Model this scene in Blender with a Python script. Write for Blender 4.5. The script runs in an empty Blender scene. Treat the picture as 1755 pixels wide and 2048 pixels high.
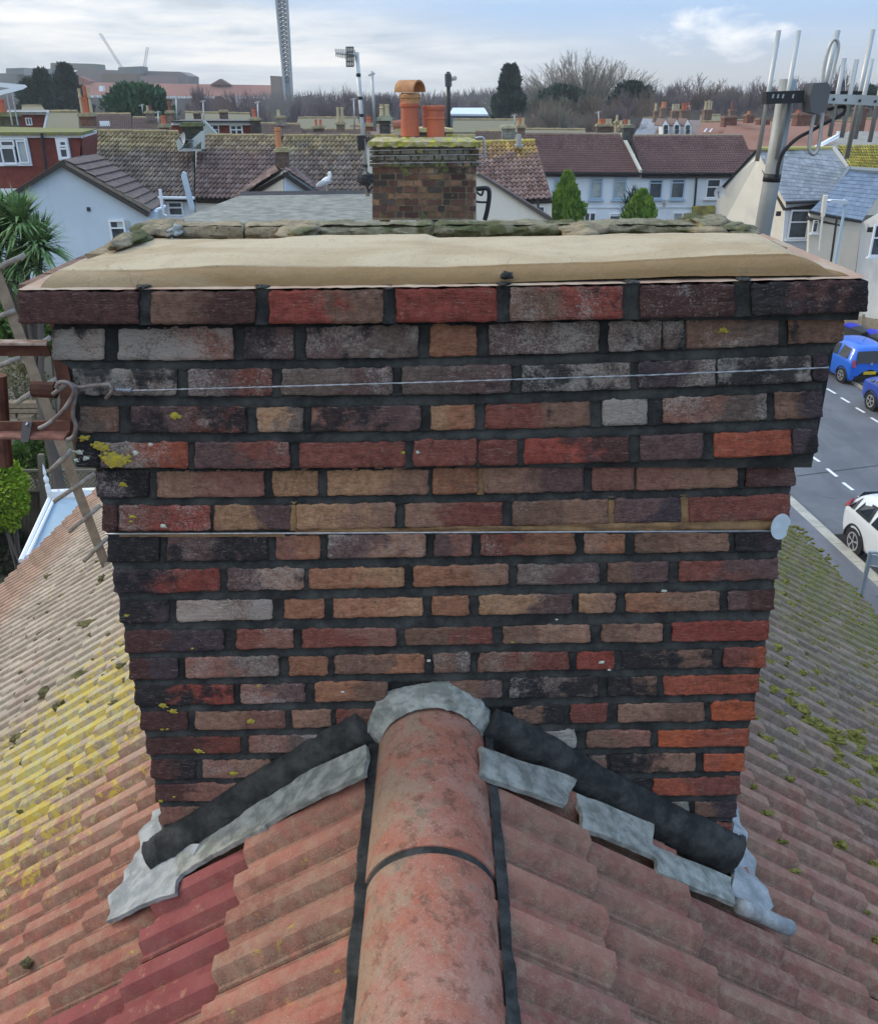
import bpy, bmesh, math, random
from mathutils import Vector, Matrix, noise
R = math.radians
random.seed(7)
sc = bpy.context.scene
COL = sc.collection
# ------------------------------------------------------------------ camera, sky, sun, exposure
PITCH, ROLL, FPX = 25.47, -0.5, 1751.0
cd = bpy.data.cameras.new('camera'); cam = bpy.data.objects.new('camera', cd); COL.objects.link(cam)
cd.sensor_fit = 'HORIZONTAL'; cd.sensor_width = 36.0; cd.lens = 36.0*FPX/1755.0
cd.clip_start = 0.05; cd.clip_end = 6000
C = Vector((0, 0, 10.0))
RM = Matrix.Rotation(R(90-PITCH), 3, 'X') @ Matrix.Rotation(R(ROLL), 3, 'Z')
cam.matrix_world = Matrix.Translation(C) @ RM.to_4x4()
sc.camera = cam
SUN_EL, SUN_AZ = 27.0, -62.0          # azimuth from +Y, negative = to the left
world = bpy.data.worlds.new('World'); sc.world = world; world.use_nodes = True
def build_world():
    nt = world.node_tree; N = nt.nodes; L = nt.links; N.clear()
    out = N.new('ShaderNodeOutputWorld'); bg = N.new('ShaderNodeBackground'); bg.inputs['Strength'].default_value = 0.1
    sky = N.new('ShaderNodeTexSky'); sky.sky_type = 'NISHITA'; sky.sun_disc = False
    sky.sun_elevation = R(SUN_EL); sky.sun_rotation = R(SUN_AZ); sky.dust_density = 2.0; sky.air_density = 1.0
    tc = N.new('ShaderNodeTexCoord')
    def mapping(s, loc=(0, 0, 0)):
        m = N.new('ShaderNodeMapping'); m.inputs['Scale'].default_value = s; m.inputs['Location'].default_value = loc
        L.new(tc.outputs['Generated'], m.inputs['Vector']); return m.outputs['Vector']
    def noi(vec, sc_, det=6, rough=.6, dist=0):
        n = N.new('ShaderNodeTexNoise'); n.inputs['Scale'].default_value = sc_; n.inputs['Detail'].default_value = det
        n.inputs['Roughness'].default_value = rough; n.inputs['Distortion'].default_value = dist
        L.new(vec, n.inputs['Vector']); return n.outputs['Fac']
    def ramp(fac, stops):
        r = N.new('ShaderNodeValToRGB'); L.new(fac, r.inputs['Fac'])
        el = r.color_ramp.elements
        el[0].position = stops[0][0]; el[0].color = stops[0][1]; el[1].position = stops[-1][0]; el[1].color = stops[-1][1]
        for p, c in stops[1:-1]:
            e = el.new(p); e.color = c
        return r.outputs['Color']
    def mix(f, a, b, mode='MIX'):
        m = N.new('ShaderNodeMix'); m.data_type = 'RGBA'; m.blend_type = mode
        if isinstance(f, float): m.inputs[0].default_value = f
        else: L.new(f, m.inputs[0])
        for i, v in ((6, a), (7, b)):
            if isinstance(v, tuple): m.inputs[i].default_value = v
            else: L.new(v, m.inputs[i])
        return m.outputs[2]
    def math_(op, a, b=None, c=None):
        m = N.new('ShaderNodeMath'); m.operation = op
        for i, v in enumerate((a, b, c)):
            if v is None: continue
            if isinstance(v, (int, float)): m.inputs[i].default_value = v
            else: L.new(v, m.inputs[i])
        return m.outputs[0]
    sep = N.new('ShaderNodeSeparateXYZ'); L.new(tc.outputs['Generated'], sep.inputs[0])
    k = 10.0
    # cloud sheets: long flat streaks near the horizon
    streak = noi(mapping((1.6, 1.6, 16), (0.3, 0, 0.12)), 2.2, 8, .55, .5)
    fine = noi(mapping((5, 5, 30), (2.1, 1, 0.4)), 2.5, 6, .6, .3)
    s2 = math_('ADD', math_('MULTIPLY', streak, .75), math_('MULTIPLY', fine, .25))
    cloud = ramp(s2, [(.38, (.41*k, .465*k, .51*k, 1)), (.47, (.54*k, .585*k, .625*k, 1)), (.54, (.68*k, .70*k, .715*k, 1)), (.63, (.90*k, .87*k, .82*k, 1))])
    blue = mix(.75, sky.outputs['Color'], (.27*k, .48*k, .82*k, 1))
    low = mix(.5, sky.outputs['Color'], (.66*k, .72*k, .80*k, 1))
    el = ramp(sep.outputs['Z'], [(0.015, (0, 0, 0, 1)), (.075, (1, 1, 1, 1))])
    clear = mix(el, low, blue)
    # cloud cover: full to the left and overhead in patches, broken to the right
    cover_n = noi(mapping((1.1, 1.1, 7), (0.9, 0.4, 0.0)), 1.6, 5, .5, .6)
    cover = math_('ADD', math_('MULTIPLY', sep.outputs['X'], -1.0), math_('MULTIPLY_ADD', cover_n, 2.2, -.62))
    cov = ramp(cover, [(.25, (0.12, 0.12, 0.12, 1)), (.8, (1, 1, 1, 1))])
    col = mix(cov, clear, cloud)
    # brighter band low at the left, under the cloud deck
    cu = noi(mapping((10, 10, 22), (3.0, 0, .35)), 1.5, 8, .6, .25)
    def bump2(ax, az, wx, wz):
        dx = math_('DIVIDE', math_('SUBTRACT', sep.outputs['X'], ax), wx)
        dz = math_('DIVIDE', math_('SUBTRACT', sep.outputs['Z'], az), wz)
        q = math_('ADD', math_('POWER', math_('ABSOLUTE', dx), 2), math_('POWER', math_('ABSOLUTE', dz), 2))
        return math_('MAXIMUM', math_('SUBTRACT', 1, q), 0)
    b1 = bump2(.262, .052, .10, .030)
    m1 = math_('MULTIPLY', b1, 1.0)
    q = ramp(math_('ADD', math_('MULTIPLY', m1, .38), math_('MULTIPLY_ADD', cu, 1.5, -.72)), [(.26, (0, 0, 0, 1)), (.62, (.9, .9, .9, 1))])
    q = math_('MULTIPLY', q, math_('MINIMUM', math_('MULTIPLY', b1, 4), 1))
    col = mix(q, col, (.98*k, .96*k, .93*k, 1))
    b2 = bump2(-.32, .055, .34, .032)
    q2 = math_('MULTIPLY', math_('MULTIPLY', b2, ramp(fine, [(.35, (0, 0, 0, 1)), (.6, (1, 1, 1, 1))])), .6)
    col = mix(q2, col, (.86*k, .83*k, .76*k, 1))
    # an overcast sky is about two to three times brighter overhead than at the horizon
    gz = math_('MULTIPLY_ADD', math_('MAXIMUM', sep.outputs['Z'], 0), 1.7, 1.0)
    vm = N.new('ShaderNodeVectorMath'); vm.operation = 'SCALE'; L.new(col, vm.inputs[0]); L.new(gz, vm.inputs['Scale']); col = vm.outputs[0]
    L.new(col, bg.inputs['Color']); L.new(bg.outputs[0], out.inputs['Surface'])
build_world()
sd = bpy.data.lights.new('sun', 'SUN'); sun = bpy.data.objects.new('sun', sd); COL.objects.link(sun)
sd.energy = 1.5; sd.angle = R(12); sd.color = (1.0, .91, .79)
sv = Vector((math.sin(R(SUN_AZ))*math.cos(R(SUN_EL)), math.cos(R(SUN_AZ))*math.cos(R(SUN_EL)), math.sin(R(SUN_EL))))
sun.rotation_euler = sv.to_track_quat('Z', 'Y').to_euler(); sun.location = (0, 0, 60)
sc.view_settings.view_transform = 'Standard'; sc.view_settings.look = 'None'
sc.view_settings.exposure = 0.30; sc.view_settings.gamma = 1.0; sc.view_settings.use_curve_mapping = False
# ------------------------------------------------------------------ helpers
def ray(px, py): return RM @ Vector(((px-877.5)/FPX, -(py-1024)/FPX, -1.0))
def atY(px, py, Y):
    d = ray(px, py); return C + d*(Y/d.y)
def atZ(px, py, z):
    d = ray(px, py); return C + d*((z-10.0)/d.z)
def at_plane(px, py, p0, n):
    d = ray(px, py); n = Vector(n); return C + d*((Vector(p0)-C).dot(n)/d.dot(n))
def project(p):
    q = RM.transposed() @ (Vector(p)-C)
    return 877.5+q.x/-q.z*FPX, 1024-q.y/-q.z*FPX
def srgb(r, g, b, m=1.0):
    f = lambda v: ((v/255+.055)/1.055)**2.4 if v > 10 else v/255/12.92
    return (min(1, f(r)*m), min(1, f(g)*m), min(1, f(b)*m), 1)
def nz(p, s=1.0, o=0.0): return noise.noise(Vector(p)*s + Vector((o, o*1.7, o*.3)))
W = {}
def thing(name, label, cat, loc, group=None, kind=None):
    o = bpy.data.objects.new(name, None); COL.objects.link(o); o.location = loc; W[o] = Vector(loc)
    o.empty_display_size = .1
    if label: o['label'] = label
    if cat: o['category'] = cat
    if group: o['group'] = group
    if kind: o['kind'] = kind
    return o
def tag(o, label, cat, group=None, kind=None):
    if label: o['label'] = label
    if cat: o['category'] = cat
    if group: o['group'] = group
    if kind: o['kind'] = kind
    return o
class MB:
    def __init__(s): s.v = []; s.f = []
    def add(s, vs, fs):
        n = len(s.v); s.v += [Vector(v) for v in vs]; s.f += [tuple(i+n for i in f) for f in fs]
    def box(s, c, size, M=None):
        x, y, z = [k/2 for k in size]; c = Vector(c)
        vs = [Vector((a, b, d)) for a in (-x, x) for b in (-y, y) for d in (-z, z)]
        vs = [(M @ v if M else v) + c for v in vs]
        s.add(vs, [(0, 1, 3, 2), (4, 6, 7, 5), (0, 4, 5, 1), (2, 3, 7, 6), (0, 2, 6, 4), (1, 5, 7, 3)])
    def prism(s, pts, ex):
        pts = [Vector(p) for p in pts]; ex = Vector(ex); n = len(pts)
        s.add(pts+[p+ex for p in pts], [tuple(range(n)), tuple(range(2*n-1, n-1, -1))] + [(i, (i+1) % n, n+(i+1) % n, n+i) for i in range(n)])
    def tube(s, path, r, n=8, cap=True, r2=None):
        path = [Vector(p) for p in path]; k = len(path); rings = []
        up0 = None
        for i, p in enumerate(path):
            t = (path[min(i+1, k-1)]-path[max(i-1, 0)]).normalized()
            if up0 is None:
                a = Vector((0, 0, 1)) if abs(t.z) < .9 else Vector((1, 0, 0)); up = (a-t*a.dot(t)).normalized()
            else:
                up = (up0-t*up0.dot(t)).normalized()
            up0 = up; sd_ = t.cross(up)
            rr = r if r2 is None else r+(r2-r)*i/(k-1)
            rings.append([p+(up*math.cos(2*math.pi*j/n)+sd_*math.sin(2*math.pi*j/n))*rr for j in range(n)])
        vs = [v for g in rings for v in g]
        fs = [(i*n+j, i*n+(j+1) % n, (i+1)*n+(j+1) % n, (i+1)*n+j) for i in range(k-1) for j in range(n)]
        if cap: fs += [tuple(range(n-1, -1, -1)), tuple((k-1)*n+j for j in range(n))]
        s.add(vs, fs)
    def lathe(s, base, prof, n=16, axis=None):
        base = Vector(base); vs = []; fs = []
        M = Matrix.Identity(3) if axis is None else Vector(axis).to_track_quat('Z', 'Y').to_matrix()
        for r, z in prof:
            for j in range(n):
                a = 2*math.pi*j/n; vs.append(base + M @ Vector((r*math.cos(a), r*math.sin(a), z)))
        for i in range(len(prof)-1):
            for j in range(n): fs.append((i*n+j, i*n+(j+1) % n, (i+1)*n+(j+1) % n, (i+1)*n+j))
        fs += [tuple(range(n-1, -1, -1)), tuple((len(prof)-1)*n+j for j in range(n))]
        s.add(vs, fs)
    def grid(s, fn, nu, nv):
        vs = [fn(i/nu, j/nv) for j in range(nv+1) for i in range(nu+1)]
        s.add(vs, [(j*(nu+1)+i, j*(nu+1)+i+1, (j+1)*(nu+1)+i+1, (j+1)*(nu+1)+i) for j in range(nv) for i in range(nu)])
    def blob(s, c, rad, seed=0, amp=.25, fr=2.0, n=10, m=7, M=None):
        c = Vector(c); vs = []; rx, ry, rz = rad
        for i in range(m+1):
            th = math.pi*i/m
            for j in range(n):
                a = 2*math.pi*j/n; d = Vector((math.sin(th)*math.cos(a), math.sin(th)*math.sin(a), math.cos(th)))
                k = 1+amp*nz(d, fr, seed*3.1+5); q = Vector((d.x*rx*k, d.y*ry*k, d.z*rz*k))
                vs.append(c+(M @ q if M else q))
        s.add(vs, [(i*n+j, i*n+(j+1) % n, (i+1)*n+(j+1) % n, (i+1)*n+j) for i in range(m) for j in range(n)])
    def build(s, name, mat, parent=None, smooth=False, local=False):
        me = bpy.data.meshes.new(name)
        off = Vector((0, 0, 0)) if (parent is None or local) else W[parent]
        me.from_pydata([v-off for v in s.v], [], s.f)
        if mat: me.materials.append(mat)
        if smooth: me.polygons.foreach_set('use_smooth', [True]*len(me.polygons))
        me.update()
        o = bpy.data.objects.new(name, me); COL.objects.link(o)
        if parent is not None: o.parent = parent
        W[o] = off if parent is not None else Vector((0, 0, 0))
        return o
def inst(mesh, name, parent, M, color=None):
    o = bpy.data.objects.new(name, mesh); COL.objects.link(o); o.parent = parent
    o.matrix_basis = Matrix.Translation(-W[parent]) @ M
    if color: o.color = color
    return o
# ------------------------------------------------------------------ materials
class NT:
    def __init__(s, name):
        s.m = bpy.data.materials.new(name); s.m.use_nodes = True; s.t = s.m.node_tree; s.N = s.t.nodes; s.L = s.t.links
        s.b = s.N['Principled BSDF']
        s.geo = s.N.new('ShaderNodeNewGeometry'); s.pos = s.geo.outputs['Position']
    def noi(s, scale, det=4, rough=.6, vec=None, dist=0.0, stretch=None, off=None):
        n = s.N.new('ShaderNodeTexNoise'); n.inputs['Scale'].default_value = scale; n.inputs['Detail'].default_value = det
        n.inputs['Roughness'].default_value = rough; n.inputs['Distortion'].default_value = dist
        v = vec or s.pos
        if stretch or off:
            m = s.N.new('ShaderNodeMapping'); m.inputs['Scale'].default_value = stretch or (1, 1, 1)
            m.inputs['Location'].default_value = off or (0, 0, 0); s.L.new(v, m.inputs['Vector']); v = m.outputs['Vector']
        s.L.new(v, n.inputs['Vector']); return n.outputs['Fac']
    def vor(s, scale, vec=None):
        n = s.N.new('ShaderNodeTexVoronoi'); n.inputs['Scale'].default_value = scale; s.L.new(vec or s.pos, n.inputs['Vector']); return n.outputs['Distance']
    def ss(s, v, a, b):
        m = s.N.new('ShaderNodeMapRange'); m.interpolation_type = 'SMOOTHSTEP'
        s.L.new(v, m.inputs[0])
        for i, x in ((1, a), (2, b)):
            if isinstance(x, (int, float)): m.inputs[i].default_value = x
            else: s.L.new(x, m.inputs[i])
        return m.outputs[0]
    def mr(s, v, a, b, c, d):
        m = s.N.new('ShaderNodeMapRange'); s.L.new(v, m.inputs[0])
        for i, x in ((1, a), (2, b), (3, c), (4, d)): m.inputs[i].default_value = x
        return m.outputs[0]
    def ma(s, op, a, b=None, c=None):
        m = s.N.new('ShaderNodeMath'); m.operation = op
        for i, v in enumerate((a, b, c)):
            if v is None: continue
            if isinstance(v, (int, float)): m.inputs[i].default_value = v
            else: s.L.new(v, m.inputs[i])
        return m.outputs[0]
    def mix(s, f, a, b, mode='MIX'):
        m = s.N.new('ShaderNodeMix'); m.data_type = 'RGBA'; m.blend_type = mode
        for i, v in ((0, f), (6, a), (7, b)):
            if isinstance(v, tuple): m.inputs[i].default_value = v
            elif isinstance(v, (int, float)): m.inputs[i].default_value = v
            else: s.L.new(v, m.inputs[i])
        return m.outputs[2]
    def sepx(s, v=None):
        n = s.N.new('ShaderNodeSeparateXYZ'); s.L.new(v or s.pos, n.inputs[0]); return n.outputs
    def bump(s, h, strength=.5, dist=.002, prev=None):
        n = s.N.new('ShaderNodeBump'); n.inputs['Strength'].default_value = strength; n.inputs['Distance'].default_value = dist
        s.L.new(h, n.inputs['Height'])
        if prev: s.L.new(prev, n.inputs['Normal'])
        return n.outputs[0]
    def fin(s, col, rough=.85, nrm=None, metal=0.0, spec=.3):
        if isinstance(col, tuple): s.b.inputs['Base Color'].default_value = col
        else: s.L.new(col, s.b.inputs['Base Color'])
        if isinstance(rough, (int, float)): s.b.inputs['Roughness'].default_value = rough
        else: s.L.new(rough, s.b.inputs['Roughness'])
        s.b.inputs['Metallic'].default_value = metal; s.b.inputs['Specular IOR Level'].default_value = spec
        if nrm: s.L.new(nrm, s.b.inputs['Normal'])
        return s.m
def simple(name, c, rough=.8, c2=None, scale=20, metal=0.0, bstr=0.0, bscale=100, bdist=.002, spec=.3, lo=.35, hi=.65):
    t = NT(name); col = c
    if c2: col = t.mix(t.ss(t.noi(scale, 5), lo, hi), c, c2)
    nrm = t.bump(t.noi(bscale, 4), bstr, bdist) if bstr else None
    return t.fin(col, rough, nrm, metal, spec)
def obj_attr(t, nm):
    a = t.N.new('ShaderNodeAttribute'); a.attribute_type = 'OBJECT'; a.attribute_name = nm; return a
def mat_brick():
    t = NT('weathered_brick')
    oi = t.N.new('ShaderNodeObjectInfo'); tc = t.N.new('ShaderNodeTexCoord')
    c1 = oi.outputs['Color']; c2 = obj_attr(t, 'c2').outputs['Color']
    w = obj_attr(t, 'wht').outputs['Fac']; kk = obj_attr(t, 'blk').outputs['Fac']
    gx = t.sepx(tc.outputs['Generated'])[0]
    big = t.noi(14, 4, .6, dist=.6)
    f = t.ss(t.ma('ADD', gx, t.ma('MULTIPLY_ADD', big, 1.6, -.8)), .35, .68)
    col = t.mix(f, c1, c2)
    v = t.mr(t.noi(60, 8, .78), .3, .7, .50, 1.55)
    vc = t.N.new('ShaderNodeCombineXYZ')
    for i in range(3): t.L.new(v, vc.inputs[i])
    col = t.mix(1.0, col, vc.outputs[0], 'MULTIPLY')
    # horizontal drag-marks of the wire cut
    drag = t.noi(40, 5, .65, stretch=(1, 1, 5), dist=1.2)
    col = t.mix(t.ma('MULTIPLY', t.ss(drag, .52, .66), .35), col, t.mix(.5, col, (.03, .025, .025, 1)))
    patch = t.noi(11, 3, .5, off=(3, 1, 7))
    wn = t.noi(170, 8, .80, dist=1.2)
    wn = t.ma('ADD', t.ma('MULTIPLY', wn, .66), t.ma('MULTIPLY', patch, .36))
    thr = t.ma('MULTIPLY_ADD', w, -.31, .705)
    wf = t.ss(wn, t.ma('ADD', thr, -.02), t.ma('ADD', thr, .07))
    col = t.mix(t.ma('MULTIPLY', wf, .64), col, (.48, .44, .385, 1))
    kn = t.ma('ADD', t.ma('MULTIPLY', t.noi(22, 6, .7, off=(9, 4, 2)), .6), t.ma('MULTIPLY', t.noi(7, 2, .5, off=(1, 4, 12)), .4))
    thk = t.ma('MULTIPLY_ADD', kk, -.32, .66)
    kf = t.ss(kn, thk, t.ma('ADD', thk, .10))
    col = t.mix(t.ma('MULTIPLY', kf, .88), col, (.020, .020, .023, 1))
    # fine crazing and dragged scratches
    ed = t.N.new('ShaderNodeTexVoronoi'); ed.feature = 'DISTANCE_TO_EDGE'; ed.inputs['Scale'].default_value = 42
    wv = t.N.new('ShaderNodeVectorMath'); wv.operation = 'MULTIPLY_ADD'; ns_ = t.N.new('ShaderNodeTexNoise'); ns_.inputs['Scale'].default_value = 30; ns_.inputs['Detail'].default_value = 5
    t.L.new(t.pos, ns_.inputs['Vector']); t.L.new(ns_.outputs['Color'], wv.inputs[0]); wv.inputs[1].default_value = (.05, .02, .03); t.L.new(t.pos, wv.inputs[2]); t.L.new(wv.outputs[0], ed.inputs['Vector'])
    crk = t.ma('MULTIPLY', t.ss(ed.outputs['Distance'], .05, .0), t.ss(t.noi(9, 3, .5, off=(2, 8, 8)), .48, .60))
    col = t.mix(t.ma('MULTIPLY', crk, .38), col, (.03, .022, .02, 1))
    sc2 = t.noi(75, 6, .75, stretch=(.45, 1, 2.2), dist=2.2, off=(4, 0, 9))
    col = t.mix(t.ma('MULTIPLY', t.ss(sc2, .56, .64), .30), col, (.50, .43, .36, 1))
    # little pits
    pit = t.ss(t.vor(55), .10, .04)
    col = t.mix(t.ma('MULTIPLY', pit, .6), col, (.02, .015, .015, 1))
    h = t.ma('ADD', t.noi(120, 8, .75), t.ma('MULTIPLY', drag, .9))
    n1 = t.bump(h, 1.0, .0055, t.bump(t.noi(38, 5, .7), .6, .006))
    return t.fin(col, t.mr(big, .2, .8, .70, .92), n1, spec=.25)
def mat_mortar(name, c, c2):
    t = NT(name)
    col = t.mix(t.ss(t.noi(18, 6, .7), .35, .7), c, c2)
    n1 = t.bump(t.noi(190, 6, .75), .9, .003, t.bump(t.noi(30, 5, .7), .8, .006))
    return t.fin(col, .82, n1, spec=.3)
M_BRICK = mat_brick()
M_DARK = mat_mortar('fresh_charcoal_mortar', (.016, .017, .0165, 1), (.058, .058, .053, 1))
M_SAND = mat_mortar('old_yellow_mortar', (.30, .18, .08, 1), (.15, .09, .05, 1))
def mat_flaunch():
    t = NT('sand_cement_flaunching'); x = t.sepx()
    n = t.noi(3.0, 5, .6, stretch=(1, 2.5, 4), dist=.8)
    pale = t.mix(t.ss(n, .35, .65), (.365, .275, .165, 1), (.45, .365, .24, 1))
    damp_shade = (.215, .135, .060, 1)
    # still damp towards the right end; lower slope part damp, part shade painted in
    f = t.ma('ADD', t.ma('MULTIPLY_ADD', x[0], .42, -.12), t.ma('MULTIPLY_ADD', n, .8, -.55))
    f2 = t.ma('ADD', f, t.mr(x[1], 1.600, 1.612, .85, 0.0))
    col = t.mix(t.ss(f2, .05, .55), pale, damp_shade)
    col = t.mix(t.ss(t.noi(60, 5, .7), .55, .75), col, t.mix(.35, col, (.2, .14, .07, 1)))
    ed = t.N.new('ShaderNodeTexVoronoi'); ed.feature = 'DISTANCE_TO_EDGE'; ed.inputs['Scale'].default_value = 4.2; wv = t.N.new('ShaderNodeVectorMath'); wv.operation = 'MULTIPLY_ADD'; nn_ = t.N.new('ShaderNodeTexNoise'); nn_.inputs['Scale'].default_value = 9; nn_.inputs['Detail'].default_value = 6
    t.L.new(t.pos, nn_.inputs['Vector']); t.L.new(nn_.outputs['Color'], wv.inputs[0]); wv.inputs[1].default_value = (.25, .25, .1); t.L.new(t.pos, wv.inputs[2]); t.L.new(wv.outputs[0], ed.inputs['Vector'])
    crk = t.ma('MULTIPLY', t.ss(ed.outputs['Distance'], .007, .0), t.ss(t.noi(3, 3), .5, .6)); col = t.mix(t.ma('MULTIPLY', crk, .5), col, (.12, .09, .06, 1))
    col = t.mix(t.ma('MULTIPLY', t.ss(t.noi(170, 2, .5, off=(3, 0, 1)), .66, .74), .6), col, (.10, .08, .06, 1))
    col = t.mix(t.ma('MULTIPLY', t.ss(t.noi(11, 7, .7, off=(9, 0, 1)), .50, .72), .35), col, (.30, .22, .14, 1))
    h = t.ma('ADD', t.noi(140, 6, .7), t.ma('MULTIPLY', t.noi(14, 4, .6, stretch=(.25, 1, 1.6)), 2.2))
    return t.fin(col, .85, t.bump(h, .6, .004), spec=.25)
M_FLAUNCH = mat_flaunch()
def mat_mossy(name, base, base2, moss=(.13, .15, .04, 1), amt=.5, lich=(.50, .42, .06, 1), la=.66):
    t = NT(name)
    col = t.mix(t.ss(t.noi(25, 6, .7), .3, .7), base, base2)
    col = t.mix(t.ss(t.noi(9, 5, .65, off=(4, 4, 4)), 1-amt-.06, 1-amt+.06), col, moss)
    col = t.mix(t.ss(t.noi(13, 5, .6, off=(8, 1, 3)), la, la+.05), col, lich)
    col = t.mix(t.ss(t.noi(90, 5, .8), .58, .68), col, (.03, .03, .022, 1))
    return t.fin(col, .95, t.bump(t.noi(90, 8, .8), .9, .006), spec=.15)
M_OLDSTONE = mat_mossy('mossy_old_mortar', (.30, .27, .18, 1), (.16, .14, .095, 1), (.095, .10, .045, 1), .48)
M_OLDTAN = mat_mossy('crumbling_tan_mortar', (.38, .31, .20, 1), (.19, .15, .10, 1), (.13, .13, .06, 1), .40, la=.70)
def mat_roof_tile():
    t = NT('weathered_concrete_tile'); oi = t.N.new('ShaderNodeObjectInfo'); x = t.sepx()
    at = t.N.new('ShaderNodeAttribute'); at.attribute_type = 'GEOMETRY'; at.attribute_name = 'tint'
    n1 = t.noi(7, 5, .6); n2 = t.noi(35, 6, .7)
    red = t.mix(t.ss(n1, .3, .7), (.34, .105, .075, 1), (.43, .195, .135, 1))
    buff = t.mix(t.ss(n1, .3, .7), (.47, .38, .29, 1), (.36, .29, .23, 1))
    brown = t.mix(t.ss(n1, .3, .7), (.27, .195, .15, 1), (.17, .14, .115, 1))
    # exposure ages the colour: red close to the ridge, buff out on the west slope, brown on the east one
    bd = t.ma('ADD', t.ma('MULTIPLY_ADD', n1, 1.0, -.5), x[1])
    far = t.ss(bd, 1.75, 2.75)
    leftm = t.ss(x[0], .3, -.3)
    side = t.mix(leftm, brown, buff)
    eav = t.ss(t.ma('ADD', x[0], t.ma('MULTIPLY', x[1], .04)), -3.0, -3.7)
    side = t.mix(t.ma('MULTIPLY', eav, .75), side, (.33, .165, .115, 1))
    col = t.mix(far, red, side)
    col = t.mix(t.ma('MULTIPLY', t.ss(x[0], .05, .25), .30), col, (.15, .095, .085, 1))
    # the object colour is a factor on the tile's own tint
    col = t.mix(1.0, col, oi.outputs['Color'], 'MULTIPLY')
    tn = t.mr(at.outputs['Fac'], 0, 1, .78, 1.22)
    cc = t.N.new('ShaderNodeCombineXYZ')
    for i in range(3): t.L.new(tn, cc.inputs[i])
    col = t.mix(1.0, col, cc.outputs[0], 'MULTIPLY')
    fk = t.N.new('ShaderNodeAttribute'); fk.attribute_type = 'GEOMETRY'; fk.attribute_name = 'flank'
    fl_ = t.ma('MULTIPLY', fk.outputs['Fac'], t.ss(t.noi(24, 6, .7, off=(4, 2, 4)), .30, .58))
    col = t.mix(t.ma('MULTIPLY', fl_, .72), col, (.135, .095, .065, 1))
    col = t.mix(t.ma('MULTIPLY', fl_, t.ma('MULTIPLY', t.ss(t.noi(260, 3, .6, off=(1, 5, 2)), .58, .70), .6)), col, (.50, .41, .30, 1))
    # sand showing through worn flanks
    col = t.mix(t.ma('MULTIPLY', t.ss(n2, .42, .68), .35), col, (.40, .31, .20, 1))
    sp = t.noi(330, 2, .5)
    col = t.mix(t.ma('MULTIPLY', t.ss(sp, .64, .74), .45), col, (.60, .50, .40, 1))
    col = t.mix(t.ma('MULTIPLY', t.ss(t.noi(300, 2, .5, off=(5, 5, 5)), .62, .72), .5), col, (.07, .05, .04, 1))
    # yellow lichen field on the west slope
    dx = t.ma('DIVIDE', t.ma('ADD', x[0], 1.55), 1.0); dy = t.ma('DIVIDE', t.ma('SUBTRACT', x[1], 2.75), 1.25)
    q = t.ma('SUBTRACT', 1, t.ma('ADD', t.ma('MULTIPLY', dx, dx), t.ma('MULTIPLY', dy, dy)))
    q = t.ma('MAXIMUM', q, 0)
    ln = t.ma('ADD', t.noi(19, 9, .78, dist=.6), t.ma('MULTIPLY', q, .15))
    col = t.mix(t.ma('MULTIPLY', t.ss(ln, .595, .68), t.ma('MULTIPLY', leftm, .85)), col, (.52, .38, .05, 1))
    ln2 = t.ma('ADD', t.noi(24, 8, .75, off=(3, 9, 2)), t.ma('MULTIPLY', q, .12))
    col = t.mix(t.ma('MULTIPLY', t.ss(ln2, .60, .72), t.ma('MULTIPLY', leftm, .7)), col, (.44, .43, .20, 1))
    # green growth on the east slope, stronger with distance
    rightm = t.ma('MULTIPLY', t.ss(x[0], .2, .5), t.ss(x[1], 2.0, 5.5))
    mn = t.ma('ADD', t.noi(6, 7, .7, off=(1, 2, 9)), t.ma('MULTIPLY', rightm, .14))
    col = t.mix(t.ma('MULTIPLY', t.ss(mn, .50, .70), t.ma('MULTIPLY', rightm, .85)), col, (.15, .145, .055, 1))
    crim = t.ma('MULTIPLY', t.ss(oi.outputs['Alpha'], .6, .4), t.ss(t.noi(30, 5, .7, off=(3, 3, 3)), .30, .42))
    col = t.mix(t.ma('MULTIPLY', crim, t.ma('MULTIPLY_ADD', fl_, -.25, .86)), col, t.mix(t.ss(t.noi(9, 4), .35, .65), (.19, .04, .045, 1), (.26, .06, .065, 1)))
    h = t.ma('ADD', t.noi(420, 4, .7), t.ma('MULTIPLY', t.noi(60, 5, .7), .8))
    return t.fin(col, .92, t.bump(h, .95, .0032), spec=.2)
M_TILE = mat_roof_tile()
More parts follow.
